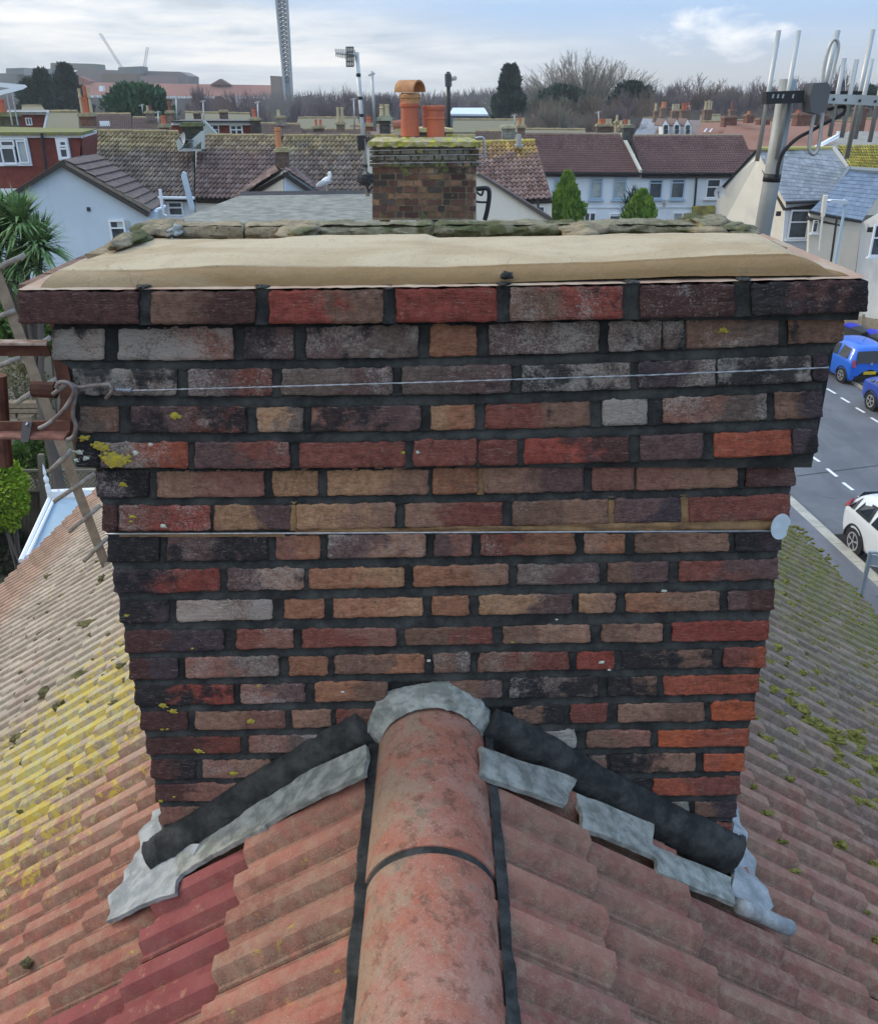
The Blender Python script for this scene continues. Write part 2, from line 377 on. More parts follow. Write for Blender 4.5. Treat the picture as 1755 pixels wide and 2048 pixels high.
def mat_ridge():
    t = NT('terracotta_ridge_tile'); x = t.sepx()
    n = t.noi(11, 7, .65, dist=.4)
    col = t.mix(t.ss(n, .40, .62), (.42, .150, .095, 1), (.44, .225, .165, 1))
    col = t.mix(t.ss(t.noi(26, 6, .7, off=(2, 7, 1)), .50, .62), col, (.25, .105, .07, 1))
    lf = t.ma('ADD', t.noi(13, 8, .75, off=(6, 6, 6), dist=.5), t.mr(x[0], -.14, .02, .15, -.02))
    col = t.mix(t.ma('MULTIPLY', t.ss(lf, .52, .68), .75), col, (.36, .27, .18, 1))
    col = t.mix(t.ma('MULTIPLY', t.ss(t.noi(16, 5, .6, off=(1, 3, 6)), .58, .68), .7), col, (.20, .18, .13, 1))
    col = t.mix(t.ma('MULTIPLY', t.ss(t.noi(75, 8, .8, off=(7, 7, 3)), .50, .66), .55), col, (.24, .11, .075, 1))
    col = t.mix(t.ma('MULTIPLY', t.ss(t.noi(120, 6, .8, off=(1, 7, 3)), .54, .66), .5), col, (.50, .38, .29, 1))
    col = t.mix(t.ma('MULTIPLY', t.ss(t.noi(340, 2), .62, .72), .5), col, (.62, .50, .40, 1))
    return t.fin(col, .88, t.bump(t.ma('ADD', t.noi(350, 4, .7), t.ma('MULTIPLY', t.noi(60, 6, .75), 1.6)), .9, .004), spec=.25)
M_RIDGE = mat_ridge()
M_CEMENT = simple('grey_cement', (.33, .33, .29, 1), .95, (.17, .175, .15, 1), 30, bstr=.9, bscale=150, bdist=.003)
M_LEAD = simple('dull_lead_sheet', (.19, .20, .20, 1), .7, (.32, .33, .325, 1), 22, metal=.1, bstr=.7, bscale=55, bdist=.006, spec=.4)
M_MOSS = simple('moss', (.115, .11, .03, 1), 1.0, (.25, .225, .06, 1), 60, bstr=1, bscale=160, bdist=.008, spec=.1)
M_MOSSDRY = simple('dry_moss', (.085, .07, .04, 1), 1.0, (.17, .15, .06, 1), 30, bstr=1, bscale=160, bdist=.008, spec=.1)
M_LICHEN = simple('yellow_lichen', (.44, .33, .03, 1), .95, (.30, .25, .06, 1), 160, bstr=.8, bscale=300, bdist=.002)
M_PALELICH = simple('pale_lichen', (.55, .56, .47, 1), .95, (.40, .42, .34, 1), 120, bstr=.8, bscale=300, bdist=.002)
M_WIRE = simple('galvanised_wire', (.45, .46, .47, 1), .45, (.30, .31, .32, 1), 60, metal=.6, spec=.5)
M_RUSTWIRE = simple('rusted_thick_wire', (.16, .12, .10, 1), .7, (.28, .24, .22, 1), 40, metal=.3)
M_RUST = simple('rusted_steel', (.085, .036, .026, 1), .88, (.16, .07, .045, 1), 18, metal=.2, bstr=.7, bscale=90, bdist=.003)
M_ALU = simple('dull_aluminium', (.46, .47, .46, 1), .45, (.36, .37, .36, 1), 9, metal=.55, spec=.5)
M_MAST = simple('weathered_aluminium_mast', (.36, .37, .36, 1), .6, (.26, .27, .26, 1), 7, metal=.3, bstr=.2, bscale=60)
M_BLACKP = simple('black_plastic', (.02, .02, .022, 1), .5, spec=.4)
M_GREYP = simple('grey_plastic', (.10, .105, .11, 1), .55)
M_WOOD = simple('weathered_timber', (.30, .235, .165, 1), .85, (.21, .165, .12, 1), 12, bstr=.5, bscale=60, bdist=.003)
M_RUNG = simple('grey_rung_timber', (.27, .24, .20, 1), .85, (.18, .15, .12, 1), 25, bstr=.5, bscale=60, bdist=.003)
# ------------------------------------------------------------------ ground and street (structure)
def sheet(name, pts, z, mat, label=None):
    m = MB(); m.add([(p[0], p[1], z) for p in pts], [tuple(range(len(pts)))])
    o = m.build(name, mat); o['kind'] = 'structure'
    return o
def mat_ground():
    t = NT('garden_ground'); col = t.mix(t.ss(t.noi(.35, 6), .4, .6), (.035, .04, .02, 1), (.07, .065, .04, 1))
    return t.fin(col, .95, t.bump(t.noi(8, 6), .6, .05))
def mat_asphalt(name, c, c2):
    t = NT(name)
    col = t.mix(t.ss(t.noi(.7, 6, .6), .35, .65), c, c2)
    col = t.mix(t.ma('MULTIPLY', t.ss(t.noi(.9, 6, .7, stretch=(1, .12, 1), off=(3, 0, 0)), .5, .62), .5), col, (.085, .088, .095, 1))
    col = t.mix(t.ss(t.noi(60, 3), .6, .72), col, (.19, .19, .19, 1))
    col = t.mix(t.ma('MULTIPLY', t.ss(t.noi(.5, 8, .7, dist=2.5, off=(3, 3, 0)), .62, .64), .5), col, (.03, .03, .03, 1))
    return t.fin(col, .8, t.bump(t.noi(90, 4), .5, .01))
sheet('ground', [(-1200, -60), (1200, -60), (1200, 1000), (-1200, 1000)], 0.0, mat_ground())
# street axis from the photo: kerb runs through these two ground points
K1 = atZ(1592, 1012, 0.12); K2 = atZ(1755, 1163, 0.12)
SD = (K1-K2); SD.z = 0; SD.normalize(); SN = Vector((SD.y, -SD.x, 0))   # along (away), across (to the right)
def st(a, c, z=0.0):
    p = Vector((K2.x, K2.y, 0)) + SD*a + SN*c; return (p.x, p.y, z)
M_ROAD = mat_asphalt('road_asphalt', (.105, .11, .12, 1), (.14, .145, .155, 1))
M_PAVE = mat_asphalt('pavement_asphalt', (.115, .12, .14, 1), (.15, .155, .175, 1))
M_KERB = simple('pale_kerb_stone', (.42, .40, .34, 1), .9, (.32, .31, .27, 1), 4, bstr=.4, bscale=50)
M_WHITELINE = simple('road_paint', (.72, .72, .72, 1), .7, (.50, .50, .50, 1), 20, lo=.6, hi=.8)
ROADW = 7.15
sheet('road', [st(-30, .15)[:2], st(-30, ROADW)[:2], st(60, ROADW)[:2], st(60, .15)[:2]], .004, M_ROAD)
m = MB(); m.prism([st(-30, -3.2, 0), st(60, -3.2, 0), st(60, 0, 0), st(-30, 0, 0)], (0, 0, .12)); o = m.build('pavement', M_PAVE); o['kind'] = 'structure'
m = MB(); m.prism([st(-30, ROADW+.15, 0), st(60, ROADW+.15, 0), st(60, ROADW+2.1, 0), st(-30, ROADW+2.1, 0)], (0, 0, .12)); o = m.build('pavement', M_PAVE); o['kind'] = 'structure'
kerb_near = thing('kerb', None, None, st(0, 0, 0), kind='structure'); kerb_far = thing('kerb', None, None, st(0, ROADW, 0), kind='structure')
for kk, c0, wd in ((kerb_near, 0.004, .28), (kerb_far, ROADW+.002, .15)):
    for i in range(-6, 40):
        m = MB(); a = i*.915; m.prism([st(a+.006, c0-(.13 if kk is kerb_near else 0), .0), st(a+.909, c0-(.13 if kk is kerb_near else 0), .0), st(a+.909, c0+wd-.13, .0), st(a+.006, c0+wd-.13, .0)], (0, 0, .126)); m.build('kerb_stone', M_KERB, kk)
m = MB()
def dash(pa, pb, w=.09):
    a = Vector(pa); b = Vector(pb); d = (b-a).normalized(); n = Vector((d.y, -d.x, 0))*w/2
    m.add([a-n, b-n, b+n, a+n], [(0, 1, 2, 3)])
for p, q in (((1620, 911), (1638, 923)), ((1653, 937), (1673, 953)), ((1685, 965), (1705, 980)), ((1717, 992), (1735, 1006)), ((1589, 885), (1606, 899))):
    dash(atZ(*p, .008), atZ(*q, .008), .10)
for p, q in (((1653, 777), (1670, 787)), ((1681, 795), (1698, 805)), ((1711, 815), (1728, 825)), ((1741, 835), (1757, 845)), ((1625, 760), (1641, 769))):
    dash(atZ(*p, .008), atZ(*q, .008), .10)
o = m.build('road_marking', M_WHITELINE); o['kind'] = 'structure'
# tar seam across the road, drain grating
m = MB(); A = atZ(1592, 952, .0075); B = atZ(1760, 930, .0075); dash(A, B, .05); o = m.build('tar_seam', simple('tar', (.03, .03, .03, 1), .6)); o['kind'] = 'structure'
gr = thing('drain_grating', 'iron drain grating in the gutter by the white car', 'drain', atZ(1683, 1085, 0))
g0 = atZ(1683, 1080, .0); M_IRON = simple('dark_iron', (.06, .055, .05, 1), .7)
for i in range(9):
    m = MB(); c = g0 + SD*(i*.06-.24) + SN*.05; m.box((c.x, c.y, .022), (.42, .022, .02), Matrix.Rotation(math.atan2(SN.y, SN.x), 3, 'Z')); m.build('bar', M_IRON, gr)
m = MB(); m.box((g0.x, g0.y, .010), (.5, .6, .008), Matrix.Rotation(math.atan2(SN.y, SN.x), 3, 'Z')); m.build('frame', simple('painted_pit_shade', (.015, .015, .015, 1)), gr)  # flat black plate, paints in the shade of a pit under the bars

# ------------------------------------------------------------------ the host house: tiled roof, ridge, walls
XC = -0.02
ZR = 10-1.262
TL, TRr = .75, .735
house = thing('terraced_house', 'red tiled house in the foreground that carries the big brick chimney', 'house', (0, 4, 0))
ROOF = MB()
def xe_l(Y): return 4.27 + (9.9-Y)*.290
def xe_r(Y): return 3.23 + (7.2-Y)*.364
def roof_pt(side, x, Y, h=0.0):      # x = horizontal distance from the ridge line, h = height along the normal
    s = TL if side < 0 else TRr
    n = Vector((side*s, 0, 1)).normalized()
    return Vector((XC+side*x, Y, ZR-s*x)) + n*h
NR = {-1: 29, 1: 23}
YB = {-1: 10.6, 1: 10.6}
for side in (-1, 1):
    xe = xe_l if side < 0 else xe_r
    y0, y1 = -1.2, YB[side]
    ROOF.add([roof_pt(side, 0, y0, -.03), roof_pt(side, 0, y1, -.03), roof_pt(side, xe(y1)-.05, y1, -.03), roof_pt(side, xe(y0)-.05, y0, -.03),
              roof_pt(side, 0, y0, -.12), roof_pt(side, 0, y1, -.12), roof_pt(side, xe(y1)-.05, y1, -.12), roof_pt(side, xe(y0)-.05, y0, -.12)],
             [(0, 1, 2, 3), (7, 6, 5, 4), (0, 3, 7, 4), (1, 5, 6, 2), (2, 6, 7, 3)])
M_FELT = simple('roof_batten_void', (.04, .035, .03, 1), .95)
roof = ROOF.build('roof', M_FELT, house)
def tile_mesh(w=.2, Lg=.34, th=.011, fine=True, tint=None):
    # local: X down the slope, Y across, Z up
    prof = [(0, -.006), (.0035, -.001), (.010, 0), (.028, .025), (.060, .028), (.074, .004), (.100, 0), (.110, 0), (.128, .025), (.160, .028), (.174, .004), (.197, 0), (.1985, -.006)]
    if not fine: prof = [(0, -.004), (.010, 0), (.028, .026), (.060, .028), (.074, .003), (.110, 0), (.128, .026), (.160, .028), (.174, .003), (.2, -.004)]
    vs = []; fs = []; n = len(prof)
    for (x, zt) in ((0, .0), (Lg-.004, .028), (Lg, .025)):
        for y, h in prof: vs.append(Vector((x, y*w/.2, h+zt)))
    for y, h in prof: vs.append(Vector((Lg, y*w/.2, h+.028-th-.006)))
    for r_ in range(3):
        for i in range(n-1): fs.append((r_*n+i, r_*n+i+1, (r_+1)*n+i+1, (r_+1)*n+i))
    return vs, fs
def flank(y):
    if y < .006 or y > .196: return 1.0
    y = y % .1; return 1.0 if .006 < y < .020 else (.55 if .02 < y < .03 else (.7 if .07 < y < .08 else .12))
def tile_shared(vs, fs, name):
    me = bpy.data.meshes.new(name); me.from_pydata(vs, [], fs); me.materials.append(M_TILE)
    a = me.attributes.new('tint', 'FLOAT', 'POINT'); a.data.foreach_set('value', [.5]*len(vs)); a = me.attributes.new('flank', 'FLOAT', 'POINT'); a.data.foreach_set('value', [flank(v.y) for v in vs]); me.update(); return me
tv, tf = tile_mesh(); TILE_NEAR = []
for k in range(5):
    rr = random.Random(k)
    # chipped lower edge: each variant wobbles
    vv = [v.copy() for v in tv]; n = len(tv)//4
    for i in range(n):
        dx = rr.uniform(-.005, .004)
        for r_ in (1, 2, 3): vv[r_*n+i].x += dx
    TILE_NEAR.append(tile_shared(vv, tf, 'tile_mesh'))
tvc, tfc = tile_mesh(fine=False)
def inpoly(x, y, P):
    c = False; j = len(P)-1
    for i in range(len(P)):
        if (P[i][1] > y) != (P[j][1] > y) and x < (P[j][0]-P[i][0])*(y-P[i][1])/(P[j][1]-P[i][1])+P[i][0]: c = not c
        j = i
    return c
MAROON = [(550, 1645), (515, 1830), (478, 1960), (430, 2110), (120, 2110), (275, 1965), (330, 1775)]
cells = []
for side in (-1, 1):
    xe = xe_l if side < 0 else xe_r; N_ = NR[side]; x00 = .11
    rowoff = .04 if side < 0 else 0.0
    nj = int((YB[side]-.45)/.2)
    for j in range(nj):
        Y0 = .505+j*.2 if side < 0 else .455+j*.2
        Yc = Y0+.1; g = xe(Yc)/N_
        for i in range(N_):
            xa = i*g+x00 if i else .10; 
            xa = i*g + (.16 if side < 0 else .08) - g*0
            if xa+g < .10: continue
            if xa > xe(Yc)-.1: continue
            c = roof_pt(side, xa+g/2, Yc); px, py = project(c)
            if px < -140 or px > 1900 or py > 2350: continue
            # inside the chimney footprint
            if 1.62 < Yc < 2.0 and xa < .45: continue
            cells.append((c.y*c.y+c.x*c.x, side, i, j, xa, Y0, g, px, py))
cells.sort(key=lambda c: c[0])
STF = MB(); TINT = []; FLK = []
def tile_matrix(side, xa, Y0, g):
    # a head start of 0.05 up-slope, the nominal tile is 0.34 long for a 0.29 slope gauge
    s = TL if side < 0 else TRr
    ex = Vector((side, 0, -s)).normalized(); ey = Vector((0, 1, 0)); ez = Vector((side*s, 0, 1)).normalized()
    slope_g = g*math.sqrt(1+s*s); k = (slope_g+.05)/.34
    o_ = roof_pt(side, xa, Y0) - ex*.05
    Mx = Matrix(((ex.x*k, ey.x, ez.x, o_.x), (ex.y*k, ey.y, ez.y, o_.y), (ex.z*k, ey.z, ez.z, o_.z), (0, 0, 0, 1)))
    return Mx
ntile = 0; rt = random.Random(5)
for c in cells:
    _, side, i, j, xa, Y0, g, px, py = c
    Mx = tile_matrix(side, xa, Y0 + rt.uniform(-.0015, .0015), g)
    Mx = Mx @ Matrix.Rotation(rt.uniform(-.006, .006), 4, 'Z') @ Matrix.Translation((rt.uniform(-.004, .004), 0, rt.uniform(0, .003)))
    inview = -40 < px < 1800 and py < 2150
    if ntile < 299 and inview:
        col = (rt.uniform(.86, 1.12),)*3; f = rt.uniform(.93, 1.08); col = (col[0], col[1]*f, col[2]*f, 1)
        if inpoly(px, py, MAROON): col = (1, 1, 1, 0)
        elif side > 0 and rt.random() < .3: col = (col[0]*.86, col[1]*.88, col[2]*.95, 1)
        inst(TILE_NEAR[rt.randrange(5)], 'tile', roof, Mx, col); ntile += 1
    else:
        jit = rt.random(); STF.add([Mx @ v for v in tvc], tfc); TINT += [jit]*len(tvc); FLK += [flank(v.y) for v in tvc]
o = STF.build('tile_field', M_TILE, roof); o['kind'] = 'stuff'
a = o.data.attributes.new('tint', 'FLOAT', 'POINT'); a.data.foreach_set('value', TINT); a = o.data.attributes.new('flank', 'FLOAT', 'POINT'); a.data.foreach_set('value', FLK)
# gutter on the west eaves and house walls
m = MB(); m.tube([roof_pt(-1, xe_l(Y)+.03, Y, -.07) for Y in (2, 4, 6, 8, 10, 10.6)], .05, 8); m.build('gutter', M_BLACKP, house)
m = MB(); m.tube([roof_pt(1, xe_r(Y)+.03, Y, -.07) for Y in (2, 4, 6, 8, 10, 10.6)], .05, 8); m.build('gutter', M_BLACKP, house)
M_HOUSEW = simple('house_brick_wall', (.22, .10, .07, 1), .9, (.15, .08, .06, 1), 6)
m = MB(); m.prism([(-4.0, 10.55, 0), (3.0, 10.55, 0), (3.0, 10.55, 7.2-.7), (XC, 10.55, ZR-.1), (-4.0, 10.55, 5.6)], (0, -.25, 0))
m.prism([(-4.15, 10.5, 0), (-5.9, 2, 0), (-5.9, 2, ZR-TL*5.9-.35), (-4.15, 10.5, ZR-TL*4.15-.2)], (.25, 0, 0))
m.prism([(2.0, 10.5, 0), (4.4, 2, 0), (4.4, 2, ZR-TRr*4.4-.3), (2.0, 10.5, ZR-TRr*2.0-.2)], (-.25, 0, 0)); m.build('wall', M_HOUSEW, house)
# ridge tiles (half round, 450 mm) with dark pointing
ridge_z = 10-1.352; RR = .121
def ridge_piece(y0, y1, name='ridge_tile', seed=0):
    m = MB()
    def outer(u, v):
        a = math.pi*(-.02+1.04*u); y = y0+(y1-y0)*v
        rr = RR*(1.0+.03*(1-v)) + .0012*nz((a, y*6, seed), 2)
        return Vector((XC-math.cos(a)*rr*1.02, y, ridge_z+math.sin(a)*rr*1.0))
    m.grid(outer, 28, 12)
    def inner(u, v):
        p = outer(u, v); c = Vector((XC, p.y, ridge_z)); return c+(p-c)*.87
    m.grid(inner, 28, 2)
    n = len(m.v)
    for y in (0, 1): m.grid(lambda u, v, y=y: outer(u, y)*(1-v)+inner(u, y)*v, 28, 1)
    return m.build(name, M_RIDGE, roof, smooth=True)
joints = [1.165, .705, .255, -.2]
ridge_piece(joints[0]+.008, 1.60, seed=1); ridge_piece(joints[1]+.008, joints[0]-.008, seed=2); ridge_piece(joints[2]+.008, joints[1]-.008, seed=3)
ridge_piece(joints[3], joints[2]-.008, seed=4)
for k in range(19):
    pass
m = MB()
for jy in joints[:3]:
    def arc(u, v, jy=jy):
        a = math.pi*(-.03+1.06*u); w = .014+.005*nz((u*9, jy, 0), 1)+.003*nz((u*33, jy, v*3), 1)
        vv = v*2-1; rr = RR+.001-.004*abs(vv)**2 + .0012*nz((u*30, v*4, jy), 1)
        return Vector((XC-math.cos(a)*rr*1.02, jy+vv*w, ridge_z+math.sin(a)*rr))
    m.grid(arc, 40, 4)
m.build('joint_pointing', M_DARK, roof, smooth=True)
for side in (-1, 1):
    m = MB()
    def bed(u, v, side=side):
        Y = .15+1.44*u
        inn = RR*1.035 - .006; wob = .010*nz((Y*14, side, 2), 1)+.005*nz((Y*45, side, 4), 1)
        out = RR+(.024 if side < 0 else .022)+wob*.8
        x = inn+(out-inn)*v
        top = ridge_z+(.030 if side < 0 else .050)
        zr = roof_pt(side, x-(XC*0), Y, .0).z
        z = top*(1-v)**1.2 + (roof_pt(side, out, Y, .062 if side < 0 else .070).z)*(1-(1-v)**1.2) + .0015*nz((Y*40, v*8, side), 1)
        if v > .97: z = roof_pt(side, out, Y, -.01).z
        return Vector((XC+side*x, Y, z))
    m.grid(bed, 150, 7); m.build('bedding_mortar', M_DARK, roof, smooth=True)
# beyond the chimney the ridge goes on
m = MB()
for k in range(15):
    y0 = 2.16+k*.45
    def o2(u, v, y0=y0):
        a = math.pi*u; return Vector((XC-math.cos(a)*RR, y0+.44*v, ridge_z+math.sin(a)*RR))
    m.grid(o2, 12, 1)
o = m.build('far_ridge_tiles', M_RIDGE, roof, smooth=True); o['kind'] = 'stuff'
# cement collar round the first ridge tile
m = MB()
def collar(u, v):
    a = math.pi*(-.16+1.32*u); bo = RR+.034+.010*nz((u*8, 1, 3), 1)+.004*nz((u*40, 1, 3), 1)+.010*math.exp(-((u-.28)/.1)**2)
    r_ = RR-.004+(bo-RR)*v
    y = 1.548+.030*v**.5 + (0 if v < .9 else .03)+.004*nz((u*30, v*5, 1), 1)+.002*nz((u*80, v*12, 1), 1)
    if v < .05: y = 1.562
    return Vector((XC-math.cos(a)*r_, y, ridge_z+.008+math.sin(a)*r_*1.04))
m.grid(collar, 140, 16); m.build('cement_collar', M_CEMENT, roof, smooth=True)

# ------------------------------------------------------------------ chimney stack
stack = thing('chimney_stack', 'big foreground brick chimney freshly pointed in black mortar with sand mortar on top', 'chimney', (0, 1.85, 8.3))
PAL = {
 't': (152, 116, 96), 'o': (158, 110, 84), 'O': (164, 88, 66), 'V': (178, 92, 60), 'r': (128, 76, 65), 'R': (146, 74, 62), 'b': (126, 96, 80),
 'p': (106, 82, 78), 'k': (52, 48, 49), 'g': (114, 97, 88), 'm': (142, 100, 86), 'd': (86, 58, 54), 'u': (76, 64, 68), 'w': (150, 146, 134), 'y': (170, 130, 98)}
# each row: name, Y plane, (L top,bot),(M top,bot),(R top,bot), bricks (x0,x1,colour pair,white,soot)
XL, XM, XR = 200, 880, 1560
ROWS = [
 ('cap', 1.545, (583, 649), (577, 645), (564, 630), [(34, 277, 'dd', .1, .1), (301, 511, 'bd', .05, .25), (537, 766, 'Rb', .1, .1), (791, 994, 'RR', .1, .05), (1019, 1246, 'bR', .62, .35), (1279, 1470, 'dd', .45, .45), (1503, 1737, 'kd', .5, .62)]),
 ('c1', 1.575, (657, 721), (650, 714), (634, 691), [(102, 208, 'gb', .75, .35), (235, 466, 'gm', .75, .2), (487, 588, 'up', .45, .5), (612, 836, 'pg', .6, .35), (860, 954, 'oo', .1, .25), (977, 1198, 'pg', .62, .3), (1217, 1322, 'gg', .7, .55), (1326, 1368, 'gk', .7, .5), (1372, 1558, 'bg', .5, .25), (1576, 1688, 'bb', .2, .35)]),
 ('c2', 1.575, (738, 792), (732, 789), (712, 767), [(143, 353, 'kg', .75, .7), (375, 544, 'pr', .6, .3), (562, 785, 'gp', .6, .3), (803, 1022, 'gp', .55, .35), (1043, 1261, 'kg', .7, .6), (1276, 1432, 'ug', .6, .45), (1436, 1622, 'kg', .72, .6), (1626, 1656, 'uu', .2, .5)]),
 ('c3', 1.575, (811, 866), (809, 861), (784, 840), [(158, 238, 'gb', .4, .55), (261, 492, 'pr', .5, .65), (514, 606, 'yg', .65, .15), (622, 841, 'mp', .4, .55), (861, 949, 'yo', .2, .05), (970, 1180, 'rb', .25, .3), (1205, 1295, 'gg', .85, .2), (1326, 1534, 'mg', .55, .2), (1549, 1645, 'bu', .2, .3)]),
 ('c4', 1.575, (884, 937), (880, 934), (859, 912), [(150, 198, 'kk', .3, .7), (200, 376, 'gO', .55, .12), (388, 578, 'pr', .45, .25), (597, 810, 'rr', .2, .12), (826, 953, 'rr', .35, .1), (957, 1035, 'rr', .3, .1), (1048, 1258, 'Rd', .2, .2), (1279, 1406, 'pp', .2, .25), (1427, 1583, 'OO', .25, .05), (1585, 1636, 'uk', .2, .4)]),
 ('s1', 1.60, (942, 997), (937, 990), (918, 974), [(190, 297, 'uk', .45, .55), (313, 528, 'tm', .12, .05), (545, 636, 'yy', .1, .1), (654, 856, 'yt', .12, .05), (865, 956, 'oo', .12, .1), (965, 1166, 'tp', .3, .2), (1183, 1268, 'mm', .2, .05), (1272, 1475, 'mt', .2, .1), (1491, 1590, 'dp', .15, .3)]),
 ('s2', 1.60, (1009, 1065), (1005, 1056), (988, 1041), [(203, 234, 'dd', .1, .3), (237, 422, 'rR', .6, .2), (427, 582, 'yp', .35, .3), (592, 790, 'yt', .3, .1), (808, 1004, 'tr', .3, .25), (1024, 1217, 'bt', .35, .2), (1228, 1361, 'pu', .1, .25), (1376, 1581, 'rr', .35, .15)]),
 ('s3', 1.60, (1073, 1127), (1069, 1115), (1065, 1103), [(214, 318, 'kk', .2, .6), (333, 535, 'pk', .45, .6), (551, 639, 'mo', .05, .05), (655, 851, 'pt', .55, .25), (868, 943, 'pm', .3, .2), (961, 1150, 'ro', .35, .25), (1168, 1250, 'to', .25, .1), (1269, 1457, 'bt', .3, .1), (1470, 1563, 'ku', .1, .45)]),
 ('s4', 1.60, (1139, 1189), (1132, 1175), (1116, 1161), [(226, 440, 'uR', .5, .42), (454, 607, 'pt', .62, .3), (617, 808, 'oy', .18, .03), (827, 1016, 'ot', .3, .15), (1034, 1198, 'gp', .5, .15), (1215, 1336, 'bp', .3, .25), (1356, 1556, 'rp', .3, .15)]),
 ('s5', 1.60, (1201, 1249), (1193, 1233), (1178, 1222), [(238, 337, 'ku', .15, .5), (352, 545, 'tb', .85, .3), (566, 648, 'oo', .1, .05), (666, 845, 'oy', .3, .03), (864, 938, 'oo', .1, .05), (958, 1145, 'yp', .4, .15), (1157, 1231, 'yt', .1, .05), (1250, 1438, 'ot', .3, .05), (1455, 1549, 'pd', .15, .1)]),
 ('s6', 1.60, (1261, 1309), (1255, 1292), (1240, 1283), [(248, 448, 'du', .1, .35), (472, 587, 'rm', .5, .15), (603, 793, 'rm', .25, .1), (810, 985, 'br', .2, .2), (1004, 1181, 'bt', .4, .15), (1202, 1325, 'bt', .15, .15), (1344, 1538, 'RR', .3, .1)]),
 ('s7', 1.60, (1318, 1363), (1308, 1347), (1294, 1336), [(257, 355, 'du', .15, .35), (370, 558, 'mg', .62, .15), (578, 656, 'oo', .05, .1), (668, 849, 'bo', .25, .15), (866, 941, 'bg', .5, .25), (956, 1138, 'br', .4, .15), (1153, 1229, 'RR', .35, .05), (1243, 1427, 'kb', .3, .6), (1446, 1532, 'rO', .05, .1)]),
 ('s8', 1.60, (1372, 1416), (1361, 1401), (1346, 1388), [(268, 467, 'kR', .3, .45), (481, 610, 'mp', .55, .15), (629, 775, 'ob', .25, .15), (900, 1004, 'bp', .45, .45), (1019, 1196, 'kg', .5, .6), (1215, 1314, 'kb', .35, .6), (1328, 1519, 'OO', .08, .08)]),
 ('s9', 1.60, (1425, 1466), (1415, 1453), (1401, 1442), [(280, 375, 'dd', .1, .35), (389, 570, 'tm', .35, .1), (583, 661, 'tt', .25, .1), (671, 745, 'rm', .3, .2), (1025, 1128, 'bk', .35, .4), (1140, 1215, 'rr', .1, .1), (1235, 1409, 'tb', .15, .15), (1422, 1510, 'VV', .05, .03)]),
 ('s10', 1.60, (1475, 1513), (1467, 1502), (1455, 1494), [(291, 481, 'dr', .2, .35), (497, 640, 'mg', .55, .15), (1068, 1152, 'gw', .8, .15), (1173, 1300, 'bm', .15, .1), (1316, 1498, 'VO', .05, .05)]),
 ('s11', 1.60, (1521, 1564), (1514, 1551), (1505, 1544), [(301, 391, 'dk', .15, .4), (404, 540, 'mt', .45, .2), (1176, 1213, 'gb', .5, .5), (1220, 1391, 'kt', .3, .45), (1407, 1489, 'OV', .05, .1)]),
 ('s12', 1.60, (1570, 1608), (1564, 1598), (1552, 1592), [(309, 478, 'dm', .35, .35), (1235, 1293, 'uk', .3, .4), (1306, 1481, 'Or', .1, .2)]),
 ('s13', 1.60, (1614, 1655), (1609, 1642), (1600, 1637), [(320, 430, 'mt', .35, .3), (1300, 1378, 'gw', .6, .2), (1389, 1473, 'bu', .2, .25)]),
 ('s14', 1.60, (1662, 1700), (1655, 1690), (1645, 1682), [(325, 380, 'bt', .3, .3), (1375, 1465, 'br', .2, .3)]),
 ('s15', 1.60, (1706, 1744), (1700, 1736), (1689, 1728), [(330, 360, 'bt', .3, .3), (1425, 1462, 'br', .2, .3)]),
]
def quad3(x, a, b, c):
    # quadratic through (XL,a),(XM,b),(XR,c)
    t = (x-XL)/(XR-XL); return a*(1-t)*(1-2*t)+4*b*t*(1-t)+c*t*(2*t-1)
